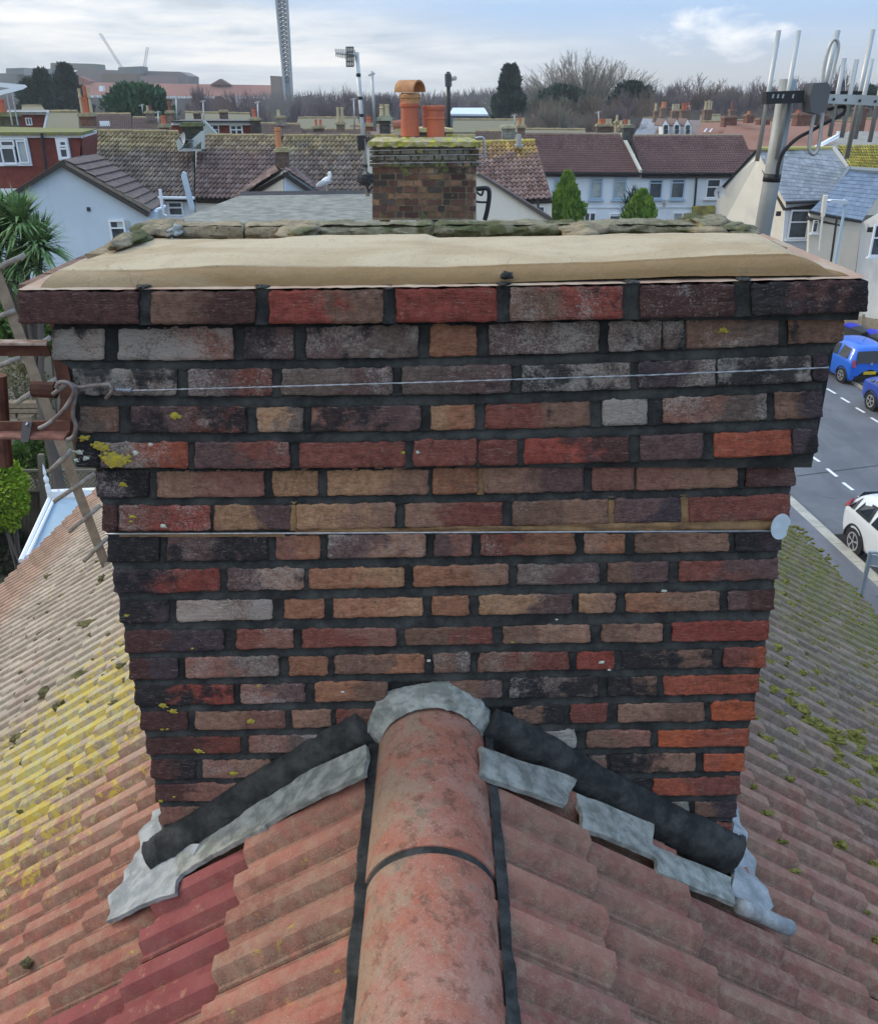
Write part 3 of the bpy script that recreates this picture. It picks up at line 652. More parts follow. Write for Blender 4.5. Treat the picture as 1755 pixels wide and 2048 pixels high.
def brick_mesh(x0, x1, ftop, fbot, Y, seed, depth=.10):
    nu = max(6, int((x1-x0)/8)); nv = 9
    us = [0, .0+6/(x1-x0)*.35, 6/(x1-x0)] ; us = us + [us[-1]+(1-2*us[-1])*i/nu for i in range(1, nu)] + [1-us[-1], 1-us[1], 1]
    h = 56; e = 5/h; vs_ = [0, e*.35, e] + [e+(1-2*e)*i/nv for i in range(1, nv)] + [1-e, 1-e*.35, 1]
    V = []; F_ = []
    def P(u, v, back=0.0):
        jx0 = 3.2*nz((v*2.2, seed, 1), 1)+1.8*nz((v*9, seed, 11), 1); jx1 = 3.2*nz((v*2.2, seed, 2), 1)+1.8*nz((v*9, seed, 12), 1)
        xx = (x0+jx0)*(1-u)+(x1+jx1)*u
        jt = 2.2*nz((xx*.012, seed, 3), 1)+3.4*nz((xx*.06, seed, 13), 1)+2.6*nz((xx*.19, seed, 14), 1)
        jb = 1.6*nz((xx*.012, seed, 4), 1)+1.8*nz((xx*.07, seed, 15), 1)+1.2*nz((xx*.2, seed, 16), 1)
        # rounded corners
        cu = max(0, 1-min(u, 1-u)*(x1-x0)/9); rc = 2.6*cu*cu
        yt = ftop(xx)+jt+rc; yb = fbot(xx)+jb-rc
        yy = yt*(1-v)+yb*v
        p = atY(xx, yy, Y)
        eu = min(u, 1-u)*(x1-x0); ev = min(v, 1-v)*h
        ed = min(eu, ev); rb = .0034*max(0, 1-ed/4)**2
        rough = .0022*nz((p.x*28, p.z*28, seed), 1)+.0015*nz((p.x*70, p.z*90, seed), 1)+.0009*nz((p.x*170, p.z*200, seed), 1)
        p.y += rb+rough+back
        return p
    A = len(us); B = len(vs_)
    for v in vs_:
        for u in us: V.append(P(u, v))
    for j in range(B-1):
        for i in range(A-1): F_.append((j*A+i, j*A+i+1, (j+1)*A+i+1, (j+1)*A+i))
    ring = [i for i in range(A)] + [j*A+A-1 for j in range(1, B)] + [(B-1)*A+i for i in range(A-2, -1, -1)] + [j*A for j in range(B-2, 0, -1)]
    n0 = len(V)
    for r_ in ring: V.append(V[r_]+Vector((0, depth, 0)))
    k = len(ring)
    for i in range(k): F_.append((ring[i], ring[(i+1) % k], n0+(i+1) % k, n0+i))
    F_.append(tuple(n0+i for i in range(k-1, -1, -1)))
    return V, F_
rb_ = random.Random(21)
BG = 1.0
seed = 0
for (rn, Y, Lr, Mr, Rr_, bricks) in ROWS:
    ft = lambda x, Lr=Lr, Mr=Mr, Rr_=Rr_: quad3(x, Lr[0], Mr[0], Rr_[0])
    fb = lambda x, Lr=Lr, Mr=Mr, Rr_=Rr_: quad3(x, Lr[1], Mr[1], Rr_[1])
    for (x0, x1, cc, w, k) in bricks:
        seed += 1.37
        Yj = Y + rb_.uniform(-.002, .002)
        if rn == 'cap': Yj = Y
        V, F_ = brick_mesh(x0, x1, ft, fb, Yj, seed)
        mm = MB(); mm.add(V, F_); o = mm.build('brick', M_BRICK, stack, smooth=False)
        o.data.polygons.foreach_set('use_smooth', [True]*len(o.data.polygons))
        q = rb_.uniform(.9, 1.1)*BG; c1 = srgb(*PAL[cc[0]], q); c2 = srgb(*PAL[cc[1]], q*rb_.uniform(.85, 1.05))
        o.color = c1; o['c2'] = [c2[0], c2[1], c2[2]]; o['wht'] = float(w); o['blk'] = float(k)
# mortar: core, perpends and weather-struck beds
core = MB()
def core_prof(Y, ya, yb, xl0, xr0, xl1, xr1, back):
    a = atY(xl0, ya, Y); b = atY(xr0, ya, Y); c = atY(xr1, yb, Y); d = atY(xl1, yb, Y)
    core.prism([a, b, c, d], (0, back-Y, 0))
core_prof(1.562, 600, 640, 50, 1722, 55, 1715, 2.09)
core_prof(1.590, 645, 935, 112, 1676, 165, 1622, 2.06)
core_prof(1.614, 930, 1760, 200, 1578, 350, 1440, 2.04)
core.build('mortar_core', M_DARK, stack)
for i in range(len(ROWS)-1):
    r0, r1 = ROWS[i], ROWS[i+1]
    xa = max(r0[5][0][0], r1[5][0][0]); xb = min(r0[5][-1][1], r1[5][-1][1])
    xa = min(r0[5][0][0], r1[5][0][0]) if r0[1] == r1[1] else xa
    xb = max(r0[5][-1][1], r1[5][-1][1]) if r0[1] == r1[1] else xb
    segs = [(xa, xb)]
    n = 190
    def bedf(u, v, r0=r0, r1=r1, i=i, xa=xa, xb=xb):
        e0 = r0[5][0][0]*(1-v)+r1[5][0][0]*v; e1 = r0[5][-1][1]*(1-v)+r1[5][-1][1]*v
        if r0[1] != r1[1]: e0, e1 = xa, xb
        x = e0+3+(e1-e0-6)*u
        y0 = quad3(x, r0[2][1], r0[3][1], r0[4][1])-2
        y1 = quad3(x, r1[2][0], r1[3][0], r1[4][0])+2.2+3.2*nz((x*.05, i, 0), 1)+3.4*nz((x*.16, i, 3), 1)
        Yp = r1[1]
        top_y = Yp+.014; bot_y = Yp-.0002
        f = v**.8
        if v > .93: yy = y1; dep = Yp+.002
        else: yy = y0+(y1-y0)*v; dep = top_y+(bot_y-top_y)*f
        p = atY(x, yy, 1.6 if Yp > 1.59 else Yp)
        p = atY(x, yy, Yp)
        p.y = dep + .0013*nz((p.x*20, v*5, i), 1) + .0008*nz((p.x*90, v*11, i), 1)
        return p
    beds = MB(); beds.grid(bedf, n, 7); beds.build('bed_mortar', M_DARK, stack, smooth=True)
perp = MB(); sand = MB()
SANDP = {('s1', 4), ('s2', 2), ('s2', 5), ('s2', 6)}
for (rn, Y, Lr, Mr, Rr_, bricks) in ROWS:
    for bi in range(len(bricks)-1):
        xa, xb = bricks[bi][1], bricks[bi+1][0]
        if xb-xa > 60 or xb-xa < 2: continue
        isand = (rn, bi) in SANDP
        def pf(u, v, xa=xa, xb=xb, Lr=Lr, Mr=Mr, Rr_=Rr_, Y=Y, isand=isand):
            x = xa-3+(xb-xa+6)*u
            yt = quad3(x, Lr[0], Mr[0], Rr_[0])-4; yb = quad3(x, Lr[1], Mr[1], Rr_[1])+2
            p = atY(x, yt+(yb-yt)*v, Y); p.y = Y+(.0045 if not isand else .002)+.0022*(2*abs(u-.5))**2 + .0015*nz((p.x*40, p.z*40, 1), 1)
            return p
        tgt = MB() if not isand else sand
        tgt.grid(pf, 5, 8)
        if not isand: tgt.build('joint_mortar', M_DARK, stack, smooth=True)
# the strip of old yellow bed mortar left over the lower wire
def sf(u, v):
    x = 590+970*u
    a = quad3(x, 1065, 1056, 1041)-2; b = quad3(x, 1073, 1069, 1062)-2.5+3*nz((x*.04, 1, 1), 1)
    p = atY(x, a+(b-a)*v, 1.6); p.y = 1.6005+.006*nz((p.x*9, v*2, 0), 1)+.002*nz((p.x*30, v*3, 0), 1)+.001*nz((p.x*90, v*9, 0), 1); return p
sand.grid(sf, 160, 5)
def sf2(u, v):
    x = 240+330*u
    a = 1066; b = 1072+1.5*nz((x*.05, 0, 0), 1); p = atY(x, a+(b-a)*v, 1.6); p.y = 1.5965+.0015*nz((p.x*60, v*3, 0), 1); return p
sand.grid(sf2, 60, 3)
sand.build('old_mortar', M_SAND, stack, smooth=True)
# side and rear brickwork of the stack, course by course
sb = MB(); rs = random.Random(3)
for ci in range(19):
    zt = 10-.31-ci*.0755
    e = .055 if ci == 0 else (.025 if ci < 5 else 0)
    for sx in (-1, 1):
        xo = -.02+sx*(.70+e) if sx > 0 else -.022-(.70+e)
        yy = 1.705 - (e if ci else .055); k = 0
        while yy < 2.09+e-.03:
            Lb = .215 if (k+ci) % 2 else .1025; Lb = min(Lb, 2.11+e-yy)
            sb.box((xo-sx*.05, yy+Lb/2, zt-.033), (.10+rs.uniform(-.003, .002), Lb, .064)); yy += Lb+.011; k += 1
    xx = -.70-e; k = 0
    while xx < .66+e:
        Lb = .215 if (k+ci) % 2 else .1025; Lb = min(Lb, .68+e-xx)
        if ci > 0: sb.box((xx+Lb/2, 2.06+e, zt-.033), (Lb, .10, .064))
        xx += Lb+.011; k += 1
o = sb.build('side_brickwork', M_BRICK, stack); o['kind'] = 'stuff'; o.color = srgb(*PAL['b']); c = srgb(*PAL['d']); o['c2'] = [c[0], c[1], c[2]]; o['wht'] = .4; o['blk'] = .4
# top beds of the cap course: pale smear over the brick tops
M_SMEAR = simple('sand_smeared_brick_top', (.38, .30, .22, 1), .9, (.34, .22, .155, 1), 7, bstr=.5, bscale=120, bdist=.002, lo=.42, hi=.58)
m = MB()
def ctop(u, v):
    x = 36+(1735-36)*u
    p = atY(x, quad3(x, 583, 577, 564)+1.0+1.2*nz((x*.05, 0, 0), 1)*(1 if v == 0 else 0), 1.547)
    q = Vector((p.x*(1.0), 1.5465+.54*v, p.z+.0045)); q.z += .0012*nz((q.x*50, q.y*50, 2), 1)
    return q
m.grid(ctop, 120, 30); m.build('cap_top', M_SMEAR, stack, smooth=True)
# flaunching
def interp(tab, x):
    if x <= tab[0][0]: return tab[0][1]
    for (a, b), (c, d) in zip(tab, tab[1:]):
        if x <= c: return b+(d-b)*(x-a)/(c-a)
    return tab[-1][1]
L0 = [(80, 574), (271, 575), (500, 573), (752, 573), (875, 566), (1126, 560), (1376, 553), (1697, 551)]
L1 = [(118, 539), (291, 538), (451, 530), (660, 534), (880, 533), (1025, 528), (1226, 523), (1437, 513), (1577, 508), (1625, 522)]
L3 = [(301, 476), (450, 478), (552, 477), (620, 470), (852, 468), (875, 474), (1116, 470), (1376, 466), (1507, 467)]
fl = MB()
def flf(u, v):
    x0 = 80+(1697-80)*u; x1 = 118+(1640-118)*u; x3 = 296+(1512-296)*u
    A = atY(x0, interp(L0, x0), 1.566); B = atY(x1, interp(L1, x1)+(14 if u > .985 else 0), 1.603); D = atY(x3, interp(L3, x3), 1.885)
    ee = min(u, 1-u)
    if v < .2:
        t = v/.2; p = A.lerp(B, t); p.y -= .006*math.sin(math.pi*t); p.z += .003*math.sin(math.pi*t)
        if t > .8: p.y += .003
    elif v <= .9:
        t = (v-.2)/.7; p = B.lerp(D, t); p.z += .012*math.sin(math.pi*t)*min(1, ee*8)
    else:
        t = (v-.9)/.1; p = D + Vector((0, .004*t, -.07*t))
    p.z += .0022*nz((p.x*4, p.y*6, 1), 1)+.0012*nz((p.x*22, p.y*22, 3), 1)+.0005*nz((p.x*90, p.y*90, 3), 1)
    p.y += .003*nz((p.x*6, v*3, 7), 1)*(1 if v < .25 else 0)+.0012*nz((p.x*40, v*12, 9), 1)
    if ee == 0:
        p.z -= 0
    return p
fl.grid(flf, 220, 60)
nb = len(fl.v)
# skirts on the two ends
for side in (0, 1):
    idx = [j*221+(0 if side == 0 else 220) for j in range(61)]
    pts = [fl.v[i].copy() for i in idx]
    fl.add(pts+[Vector((p.x, p.y, 9.686)) for p in pts], [(i, i+1, 61+i+1, 61+i) for i in range(60)])
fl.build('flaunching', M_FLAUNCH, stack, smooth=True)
m = MB(); p = atY(1013, 551, 1.56); m.blob(p, (.012, .006, .007), 3, .5); m.build('mortar_dab', M_DARK, stack, smooth=True)
for (a, b) in ((283, 578), (521, 578), (777, 579), (1006, 572), (1262, 568), (1487, 563)):
    p = atY(a, b-4, 1.552); m = MB(); m.blob(p+Vector((0, .014, .0)), (.012, .024, .0022), a, .8, n=16); m.build('mortar_dab', M_DARK, stack, smooth=True)
0 and m.build('mortar_dab', M_DARK, stack, smooth=True)
# the old rear edge of the cap: bricks under crumbling mortar
rear = [(345, 487, 'OLDTAN'), (489, 640, 'OLDTAN'), (638, 869, 'OLDSTONE'), (866, 1152, 'OLDSTONE'), (1152, 1398, 'OLDSTONE')]
def lumpbox(P8fn, nu, nv, mat, name, amp=.004):
    mm = MB(); mm.grid(P8fn, nu, nv); return mm.build(name, mat, stack, smooth=True)
for k, (xa, xb, mt) in enumerate(rear):
    def rf(u, v, xa=xa, xb=xb, k=k):
        x = xa+(xb-xa)*u
        yb = 474-(6 if x > 860 else 0)-(2 if x > 1150 else 0); ymid = 453+(0 if x < 860 else -2)
        ytop = interp([(340, 447), (600, 441), (860, 443), (1150, 439), (1400, 437)], x)
        e = min(u, 1-u)*(xb-xa)/10; er = .006*max(0, 1-e)**2
        F0 = atY(x, yb+6, 1.945); F1 = atY(x, ymid, 1.945); F2 = atY(x, ytop, 2.055)
        if v < .4:
            p = F0.lerp(F1, v/.4); p.y += er-.008*math.sin(math.pi*v/.4); 
        elif v < .48: p = F1.copy(); p.y += .022; p.z -= .002
        elif v < .9: p = F1.lerp(F2, (v-.48)/.42); p.z += .004*math.sin(math.pi*(v-.48)/.42)-er
        else: p = F2+Vector((0, .01, -.12*(v-.9)/.1))
        a = .0075 if mt == 'OLDSTONE' else .0045
        p += Vector((0, a*nz((p.x*25, v*6, k), 1)+.002*nz((p.x*80, v*20, k), 1), a*.9*nz((p.x*22, v*7, k+9), 1)+.002*nz((p.x*90, v*18, k), 1)))
        return p
    lumpbox(rf, 70, 26, M_OLDSTONE if mt == 'OLDSTONE' else M_OLDTAN, 'rear_cap_brick')
# pit floor between flaunching and rear course
m = MB(); a = atY(300, 500, 1.9); m.box((0, 1.93, a.z-.02), (1.42, .2, .05)); m.build('cap_bed', M_OLDTAN, stack)
def lump(px, py, Y, rx, ry, rz, mat, k, amp=.5, fr=1.6, name='mortar_lump'):
    m = MB(); m.blob(atY(px, py, Y), (rx, ry, rz), k, amp, fr, 26, 16); 
    for v in m.v: v += Vector((.002*nz(v*60), .002*nz(v*60, 1, 4), .003*nz(v*55, 1, 8)))
    m.build(name, mat, stack, smooth=True)
lump(600, 463, 1.93, .042, .07, .013, M_OLDTAN, 1); lump(1160, 462, 1.93, .055, .07, .013, M_OLDTAN, 2)
lump(352, 460, 1.93, .012, .05, .011, M_CEMENT, 3, .6); lump(318, 462, 1.93, .04, .05, .013, M_OLDTAN, 4)
lump(1412, 445, 2.00, .045, .06, .014, M_OLDSTONE, 5); lump(1450, 452, 1.98, .05, .06, .012, M_OLDSTONE, 6, .6); lump(1405, 459, 1.95, .05, .05, .009, M_OLDTAN, 7)
lump(1480, 459, 1.95, .035, .06, .010, M_OLDSTONE, 8); lump(1385, 440, 2.03, .03, .04, .012, M_OLDSTONE, 9)
lump(268, 474, 1.86, .030, .08, .010, M_OLDSTONE, 11); lump(303, 456, 1.97, .042, .07, .009, M_OLDSTONE, 12, .6); lump(333, 446, 2.04, .045, .05, .008, M_OLDTAN, 13)
lump(245, 484, 1.80, .02, .07, .012, M_OLDTAN, 14)
# lichen patches on the brick faces
def patch(px, py, Y, r, mat, k, sy=.7, name='lichen'):
    m = MB(); c = atY(px, py, Y-.0012); rq = random.Random(k*17+3)
    spots = [(0, 0, 1.0)]+[(rq.uniform(-1.3, 1.3), rq.uniform(-1.0, 1.0), rq.uniform(.12, .42)) for _ in range(7 if r > .006 else 3)]
    for si, (ox, oz, f) in enumerate(spots):
        n = 40 if si == 0 else 12; cc = c+Vector((ox*r, 0, oz*r*sy)); rr_ = r*f; vs = [cc+Vector((0, -.0008, 0))]
        for i in range(n):
            a = 2*math.pi*i/n; ca, sa = math.cos(a), math.sin(a)
            q = 1+.42*nz((ca*1.6, sa*1.6, k*2.3+si), 1)+.34*nz((ca*5, sa*5, k*1.3+si), 1)
            vs.append(cc+Vector((ca*rr_*q, .0016, sy*sa*rr_*q)))
        m.add(vs, [(0, 1+i, 1+(i+1) % n) for i in range(n)])
    m.build(name, mat, stack)
for k, (px, py, r, Y) in enumerate([(228, 921, .020, 1.573), (243, 919, .014, 1.573), (196, 893, .012, 1.573), (206, 896, .010, 1.573), (167, 877, .008, 1.573), (245, 969, .007, 1.598), (264, 1034, .006, 1.598), (252, 1232, .005, 1.598), (345, 1424, .008, 1.598), (325, 1412, .009, 1.598), (500, 1443, .008, 1.598), (397, 1503, .008, 1.598), (334, 1459, .004, 1.598), (324, 1460, .004, 1.598), (466, 1548, .009, 1.598), (320, 1603, .006, 1.598), (348, 1595, .004, 1.598), (350, 832, .009, 1.573), (516, 1373, .004, 1.598), (385, 1298, .003, 1.598), (806, 906, .004, 1.573), (1446, 661, .007, 1.573), (1025, 1285, .003, 1.598), (262, 1044, .004, 1.598)]):
    patch(px, py, Y, r, M_LICHEN, k)
for k, (px, py, r, Y) in enumerate([(172, 917, .006, 1.573), (157, 905, .007, 1.573), (152, 921, .005, 1.573), (326, 1053, .006, 1.598), (835, 905, .004, 1.573), (857, 1323, .005, 1.598), (1329, 1183, .005, 1.598), (685, 1385, .004, 1.598), (1202, 1326, .006, 1.598), (1218, 1341, .004, 1.598), (270, 906, .006, 1.573), (300, 890, .005, 1.573), (1113, 1240, .003, 1.598)]):
    patch(px, py, Y, r, M_PALELICH, k+50)
# mortar haunches where the stack meets the roof
def haunch(pts, r0, name):
    m = MB(); P = [Vector(p) for p in pts]
    n = 160
    def pos(t):
        k = t*(len(P)-1); i = min(int(k), len(P)-2); return P[i].lerp(P[i+1], k-i)
    def f(u, v):
        c = pos(u); c.y = 1.598; side = 1 if P[-1].x > P[0].x else -1
        tdir = (P[-1]-P[0]).normalized(); nn = Vector((-tdir.z*side, 0, tdir.x*side)).normalized()
        a = math.pi*.84*v; r_ = r0*(1+.08*nz((u*6, 0, side), 1)+.05*nz((u*17, 0, side), 1))*(1-.10*math.cos(u*3.1))
        return c + nn*(math.cos(a)*r_) + Vector((0, -1, 0))*(math.sin(a)*r_*.78) + Vector((0, .0035*nz((u*30, v*5, 2), 1)+.0015*nz((u*90, v*12, 2), 1), .0035*nz((u*26, v*6, 4), 1)+.0015*nz((u*80, v*14, 4), 1)))
    m.grid(f, n, 16); 
    e0 = len(m.v)-17*(n+1)
    for s_ in (0, n):
        q0 = m.v[16*(n+1)+s_]; m.v.append(Vector((q0.x, 1.60, q0.z))); m.f.append(tuple(j*(n+1)+s_ for j in range(17))+(len(m.v)-1,))
    return m.build(name, M_DARK, stack, smooth=True)
haunch([atY(737, 1470, 1.57), atY(640, 1524, 1.57), atY(480, 1626, 1.57), atY(345, 1712, 1.57), atY(314, 1735, 1.57)], .056, 'haunch_mortar')
haunch([atY(968, 1462, 1.57), atY(1060, 1505, 1.57), atY(1180, 1580, 1.57), atY(1330, 1660, 1.57), atY(1450, 1718, 1.57), atY(1462, 1725, 1.57)], .058, 'haunch_mortar')
# grey cement strips and lead on the tiles
def roof_patch(poly, mat, name, h=.03, th=.02, sub=1, wav=0.0):
    side = -1 if sum(p[0] for p in poly)/len(poly) < 853 else 1
    s = TL if side < 0 else TRr; nrm = Vector((side*s, 0, 1)).normalized(); p0 = roof_pt(side, 0, 0, h)
    m = MB(); pts = [at_plane(x, y, p0, nrm) for x, y in poly]; m.prism(pts, -nrm*th)
    if sub:
        me = m
    o = m.build(name, mat, stack); 
    bm = bmesh.new(); bm.from_mesh(o.data); bmesh.ops.triangulate(bm, faces=bm.faces[:]); 
    for _ in range(3): bmesh.ops.subdivide_edges(bm, edges=[e for e in bm.edges if e.calc_length() > .02], cuts=1)
    bmesh.ops.triangulate(bm, faces=bm.faces[:])
    for v in bm.verts:
        q = v.co+W[o]; v.co += nrm*(.003*nz(q*25)+wav*math.sin((q.y-.505-.02)*62.83))+Vector((.0015*nz(q*40, 1, 3), .0015*nz(q*40, 1, 5), 0))
    bm.to_mesh(o.data); bm.free(); o.data.polygons.foreach_set('use_smooth', [False]*len(o.data.polygons)); return o
def edge(p, q, n=5, a=3, k=0): return [(p[0]+(q[0]-p[0])*i/n+a*nz((i*1.3, k, 0), 1), p[1]+(q[1]-p[1])*i/n+a*nz((i*1.3, k, 5), 1)) for i in range(n)]
roof_patch([(731, 1490)]+edge((729, 1548), (545, 1640), 6, 3, 1)+[(531, 1650), (540, 1580)], M_CEMENT, 'cement_strip', .060, .012, wav=.004)
roof_patch([(545, 1570)]+edge((530, 1655), (375, 1735), 6, 3, 2)+[(352, 1752), (330, 1700)], M_CEMENT, 'cement_strip', .060, .012, wav=.004)
roof_patch([(319, 1615), (322, 1660), (325, 1700), (400, 1690), (362, 1742), (348, 1785)]+edge((300, 1806), (214, 1848), 4, 2, 3)+[(214, 1845), (219, 1795), (241, 1770), (247, 1742), (268, 1722), (278, 1695), (280, 1668), (298, 1640), (303, 1622)], M_LEAD, 'lead_flashing', .060, .012, wav=.006)
roof_patch([(962, 1490), (965, 1547)]+edge((1000, 1562), (1156, 1622), 6, 3, 4)+[(1152, 1560)], M_CEMENT, 'cement_strip', .060, .012, wav=.004)
roof_patch([(1153, 1585), (1166, 1655), (1205, 1668), (1312, 1718), (1304, 1650)], M_CEMENT, 'cement_strip', .060, .012, wav=.004)
roof_patch([(1302, 1685), (1318, 1742), (1470, 1810), (1462, 1755)], M_CEMENT, 'cement_strip', .060, .012, wav=.004)
roof_patch([(1466, 1620), (1472, 1614), (1481, 1640), (1492, 1668), (1494, 1690), (1508, 1718), (1512, 1748), (1530, 1768), (1533, 1790), (1548, 1812), (1540, 1822), (1500, 1806), (1468, 1795), (1464, 1700)], M_LEAD, 'lead_flashing', .060, .012, wav=.006)
m = MB(); s_ = TRr; nrm = Vector((s_, 0, 1)).normalized(); p0 = roof_pt(1, 0, 0, .068)
m.tube([at_plane(x, y, p0, nrm) for x, y in ((1478, 1812), (1520, 1830), (1560, 1850), (1578, 1856))], .019, 12); m.build('lead_roll', M_LEAD, stack, smooth=True)
# wires
wire = thing('tie_wire', 'twisted galvanised wire stretched across the upper brick courses', 'wire', atY(215, 780, 1.56))
m = MB(); W1 = [atY(x, y, 1.562) for x, y in ((262, 781), (520, 774), (900, 763), (1300, 750), (1657, 735))]
full = []
for i in range(len(W1)-1):
    for k in range(20): full.append(W1[i].lerp(W1[i+1], k/20))
full.append(W1[-1])
for ph in (0, math.pi):
    m.tube([p+Vector((0, math.cos(i*2.1+ph)*.0007, math.sin(i*2.1+ph)*.0009)) for i, p in enumerate(full)], .00115, 5)
m.build('strand', M_WIRE, wire, smooth=True)
m = MB()
c0 = atY(262, 781, 1.562); c1 = atY(228, 779, 1.562); P = []
for i in range(60):
    t = i/59; P.append(c0.lerp(c1, t)+Vector((0, math.cos(i*1.9)*.0045, math.sin(i*1.9)*.005*(1-.2*t))))
m.tube(P, .0012, 5); m.build('wire_twist', M_WIRE, wire, smooth=True)
m = MB(); m.tube([atY(x, y, 1.555) for x, y in ((136, 772), (160, 775), (190, 770), (218, 768), (226, 776), (222, 785), (212, 797))], .0038, 8); m.build('hook', M_RUSTWIRE, wire, smooth=True)
w2 = thing('tie_wire', 'straight thin wire across the chimney below the corbel, ending at a pale disc', 'wire', atY(212, 1067, 1.59))
m = MB(); m.tube([atY(x, y, 1.588) for x, y in ((211, 1068), (700, 1066), (1100, 1064), (1548, 1062))], .0019, 6); m.build('strand', M_WIRE, w2, smooth=True)
M_DISC = simple('pale_plastic_disc', (.50, .60, .66, 1), .5, (.42, .50, .55, 1), 30, spec=.5)
m = MB(); dc = atY(1561, 1054, 1.578); n = 26; pts = []
for i in range(n):
    a = 2*math.pi*i/n; r_ = 1.0
    if -.5 < math.sin(a)+.05 < .25 and math.cos(a) > 0: r_ = .78
    pts.append(dc+Vector((math.cos(a)*.0195*r_, 0, math.sin(a)*.0285*r_)))
m.prism(pts, (0, .003, 0)); m.build('disc', M_DISC, w2)
# ------------------------------------------------------------------ rusty bracket, ladder, aerials
br = thing('steel_bracket', 'rusted angle iron bracket clamped beside the left corner of the big chimney', 'bracket', atY(60, 780, 1.62))
def yprism(pts, Y, d, mat, name, parent, z=0):
    m = MB(); m.prism([atY(x, y, Y) for x, y in pts], (0, d, 0)); return m.build(name, mat, parent)
yprism([(-60, 691), (93, 691), (103, 712), (-60, 712)], 1.58, .006, M_RUST, 'bar', br)
m = MB(); m.prism([atY(-60, 682, 1.58), atY(96, 684, 1.58), atY(93, 691, 1.55), atY(-60, 690, 1.55)], (0, 0, .004)); m.build('flange', simple('flaked_rust_edge', (.36, .28, .23, 1), .9, (.2, .12, .09, 1), 50), br)
yprism([(101, 690), (127, 688), (149, 800), (152, 868), (141, 878), (112, 862), (121, 800)], 1.585, .008, M_RUST, 'plate', br)
yprism([(-60, 845), (140, 842), (140, 866), (-60, 868)], 1.575, .006, M_RUST, 'bar', br)
m = MB(); m.prism([atY(-60, 866, 1.575), atY(140, 865, 1.575), atY(128, 881, 1.54), atY(-60, 877, 1.54)], (0, 0, .004)); m.build('flange', simple('rusted_flange_edge', (.27, .12, .085, 1), .85, (.16, .07, .05, 1), 40), br)
m = MB(); m.tube([atY(66, 778, 1.60), atY(112, 780, 1.60)], .016, 10); m.build('stub_pipe', M_RUST, br)
m = MB(); m.tube([atY(-2, 750, 1.75), atY(8, 890, 1.75), atY(12, 930, 1.75)], .015, 10); m.build('upright', M_RUST, br)
m = MB(); m.prism([atY(46, 842, 1.571), atY(66, 842, 1.571), atY(58, 883, 1.534), atY(42, 883, 1.534)], (0, -.003, 0)); tape = m.build('tape_band', M_BLACKP, br)
m = MB()
for a, b in (((55, 845), (52, 850)), ((53, 852), (47, 859)), ((58, 856), (54, 866)), ((50, 866), (47, 874))):
    p, q = atY(*a, 1.563), atY(*b, 1.560); m.tube([p, q], .0016, 5)
m.build('tape_mark', simple('white_mark', (.7, .7, .7, 1)), tape)
lw = thing('wire_loop', 'thick brown wire looped through the rusted bracket at the chimney corner', 'wire', atY(140, 790, 1.55))
def ywire(pts, Y, r, name, parent, mat=M_RUSTWIRE, n=8, sub=6):
    P = [atY(x, y, Y) for x, y in pts]; Q = []
    for i in range(len(P)-1):
        p0, p1, p2, p3 = P[max(i-1, 0)], P[i], P[i+1], P[min(i+2, len(P)-1)]
        for k in range(sub):
            t = k/sub; Q.append(.5*((2*p1)+(p2-p0)*t+(2*p0-5*p1+4*p2-p3)*t*t+(3*p1-p0-3*p2+p3)*t**3))
    Q.append(P[-1]); m = MB(); m.tube(Q, r, n); return m.build(name, mat, parent, smooth=True)
ywire([(106, 789), (120, 778), (135, 768), (148, 772), (150, 790), (146, 830), (152, 850), (148, 872), (135, 880)], 1.545, .0042, 'loop', lw)
ywire([(78, 857), (100, 845), (125, 822), (143, 795), (147, 778), (135, 765), (118, 765), (112, 776)], 1.54, .0038, 'loop', lw)
# wooden ladder standing on the west slope
lad = thing('wooden_ladder', 'weathered timber pole ladder standing on the roof left of the chimney', 'ladder', (0, 0, 0))
foot = at_plane(212, 1132, roof_pt(-1, 0, 0, .03), (-TL, 0, 1)); lad.location = foot; W[lad] = foot.copy()
top = C + ray(-30, 500)*(4.9/1.0)
def ladder_at(px, py):
    # point on the ladder's own plane that contains foot and top and faces the camera
    n = (C-foot).normalized(); ax = (top-foot).normalized(); n = (n-ax*n.dot(ax)).normalized()
    return at_plane(px, py, foot, n)
ax = (ladder_at(-30, 500)-ladder_at(212, 1132)).normalized(); nn = (C-foot).normalized(); nn = (nn-ax*nn.dot(ax)).normalized(); si = ax.cross(nn)
m = MB(); a = ladder_at(212, 1132); b = ladder_at(-25, 500); wv = .030
m.prism([a-si*wv+nn*.02, a+si*wv+nn*.02, b+si*wv+nn*.02, b-si*wv+nn*.02], -nn*.07); m.build('stile', M_WOOD, lad)
for (x0, y0, x1, y1) in ((-20, 540, 50, 508), (-20, 638, 30, 618), (-15, 735, 40, 712), (28, 806, 68, 779), (70, 780, 112, 755), (60, 700, 100, 672), (96, 942, 142, 897), (106, 1001, 188, 945), (136, 1061, 200, 1008), (166, 1120, 212, 1074), (180, 1172, 220, 1132)):
    m = MB(); m.tube([ladder_at(x0, y0)+nn*.022, ladder_at(x1, y1)+nn*.022], .0155, 8); m.build('rung', M_RUNG, lad, smooth=True)
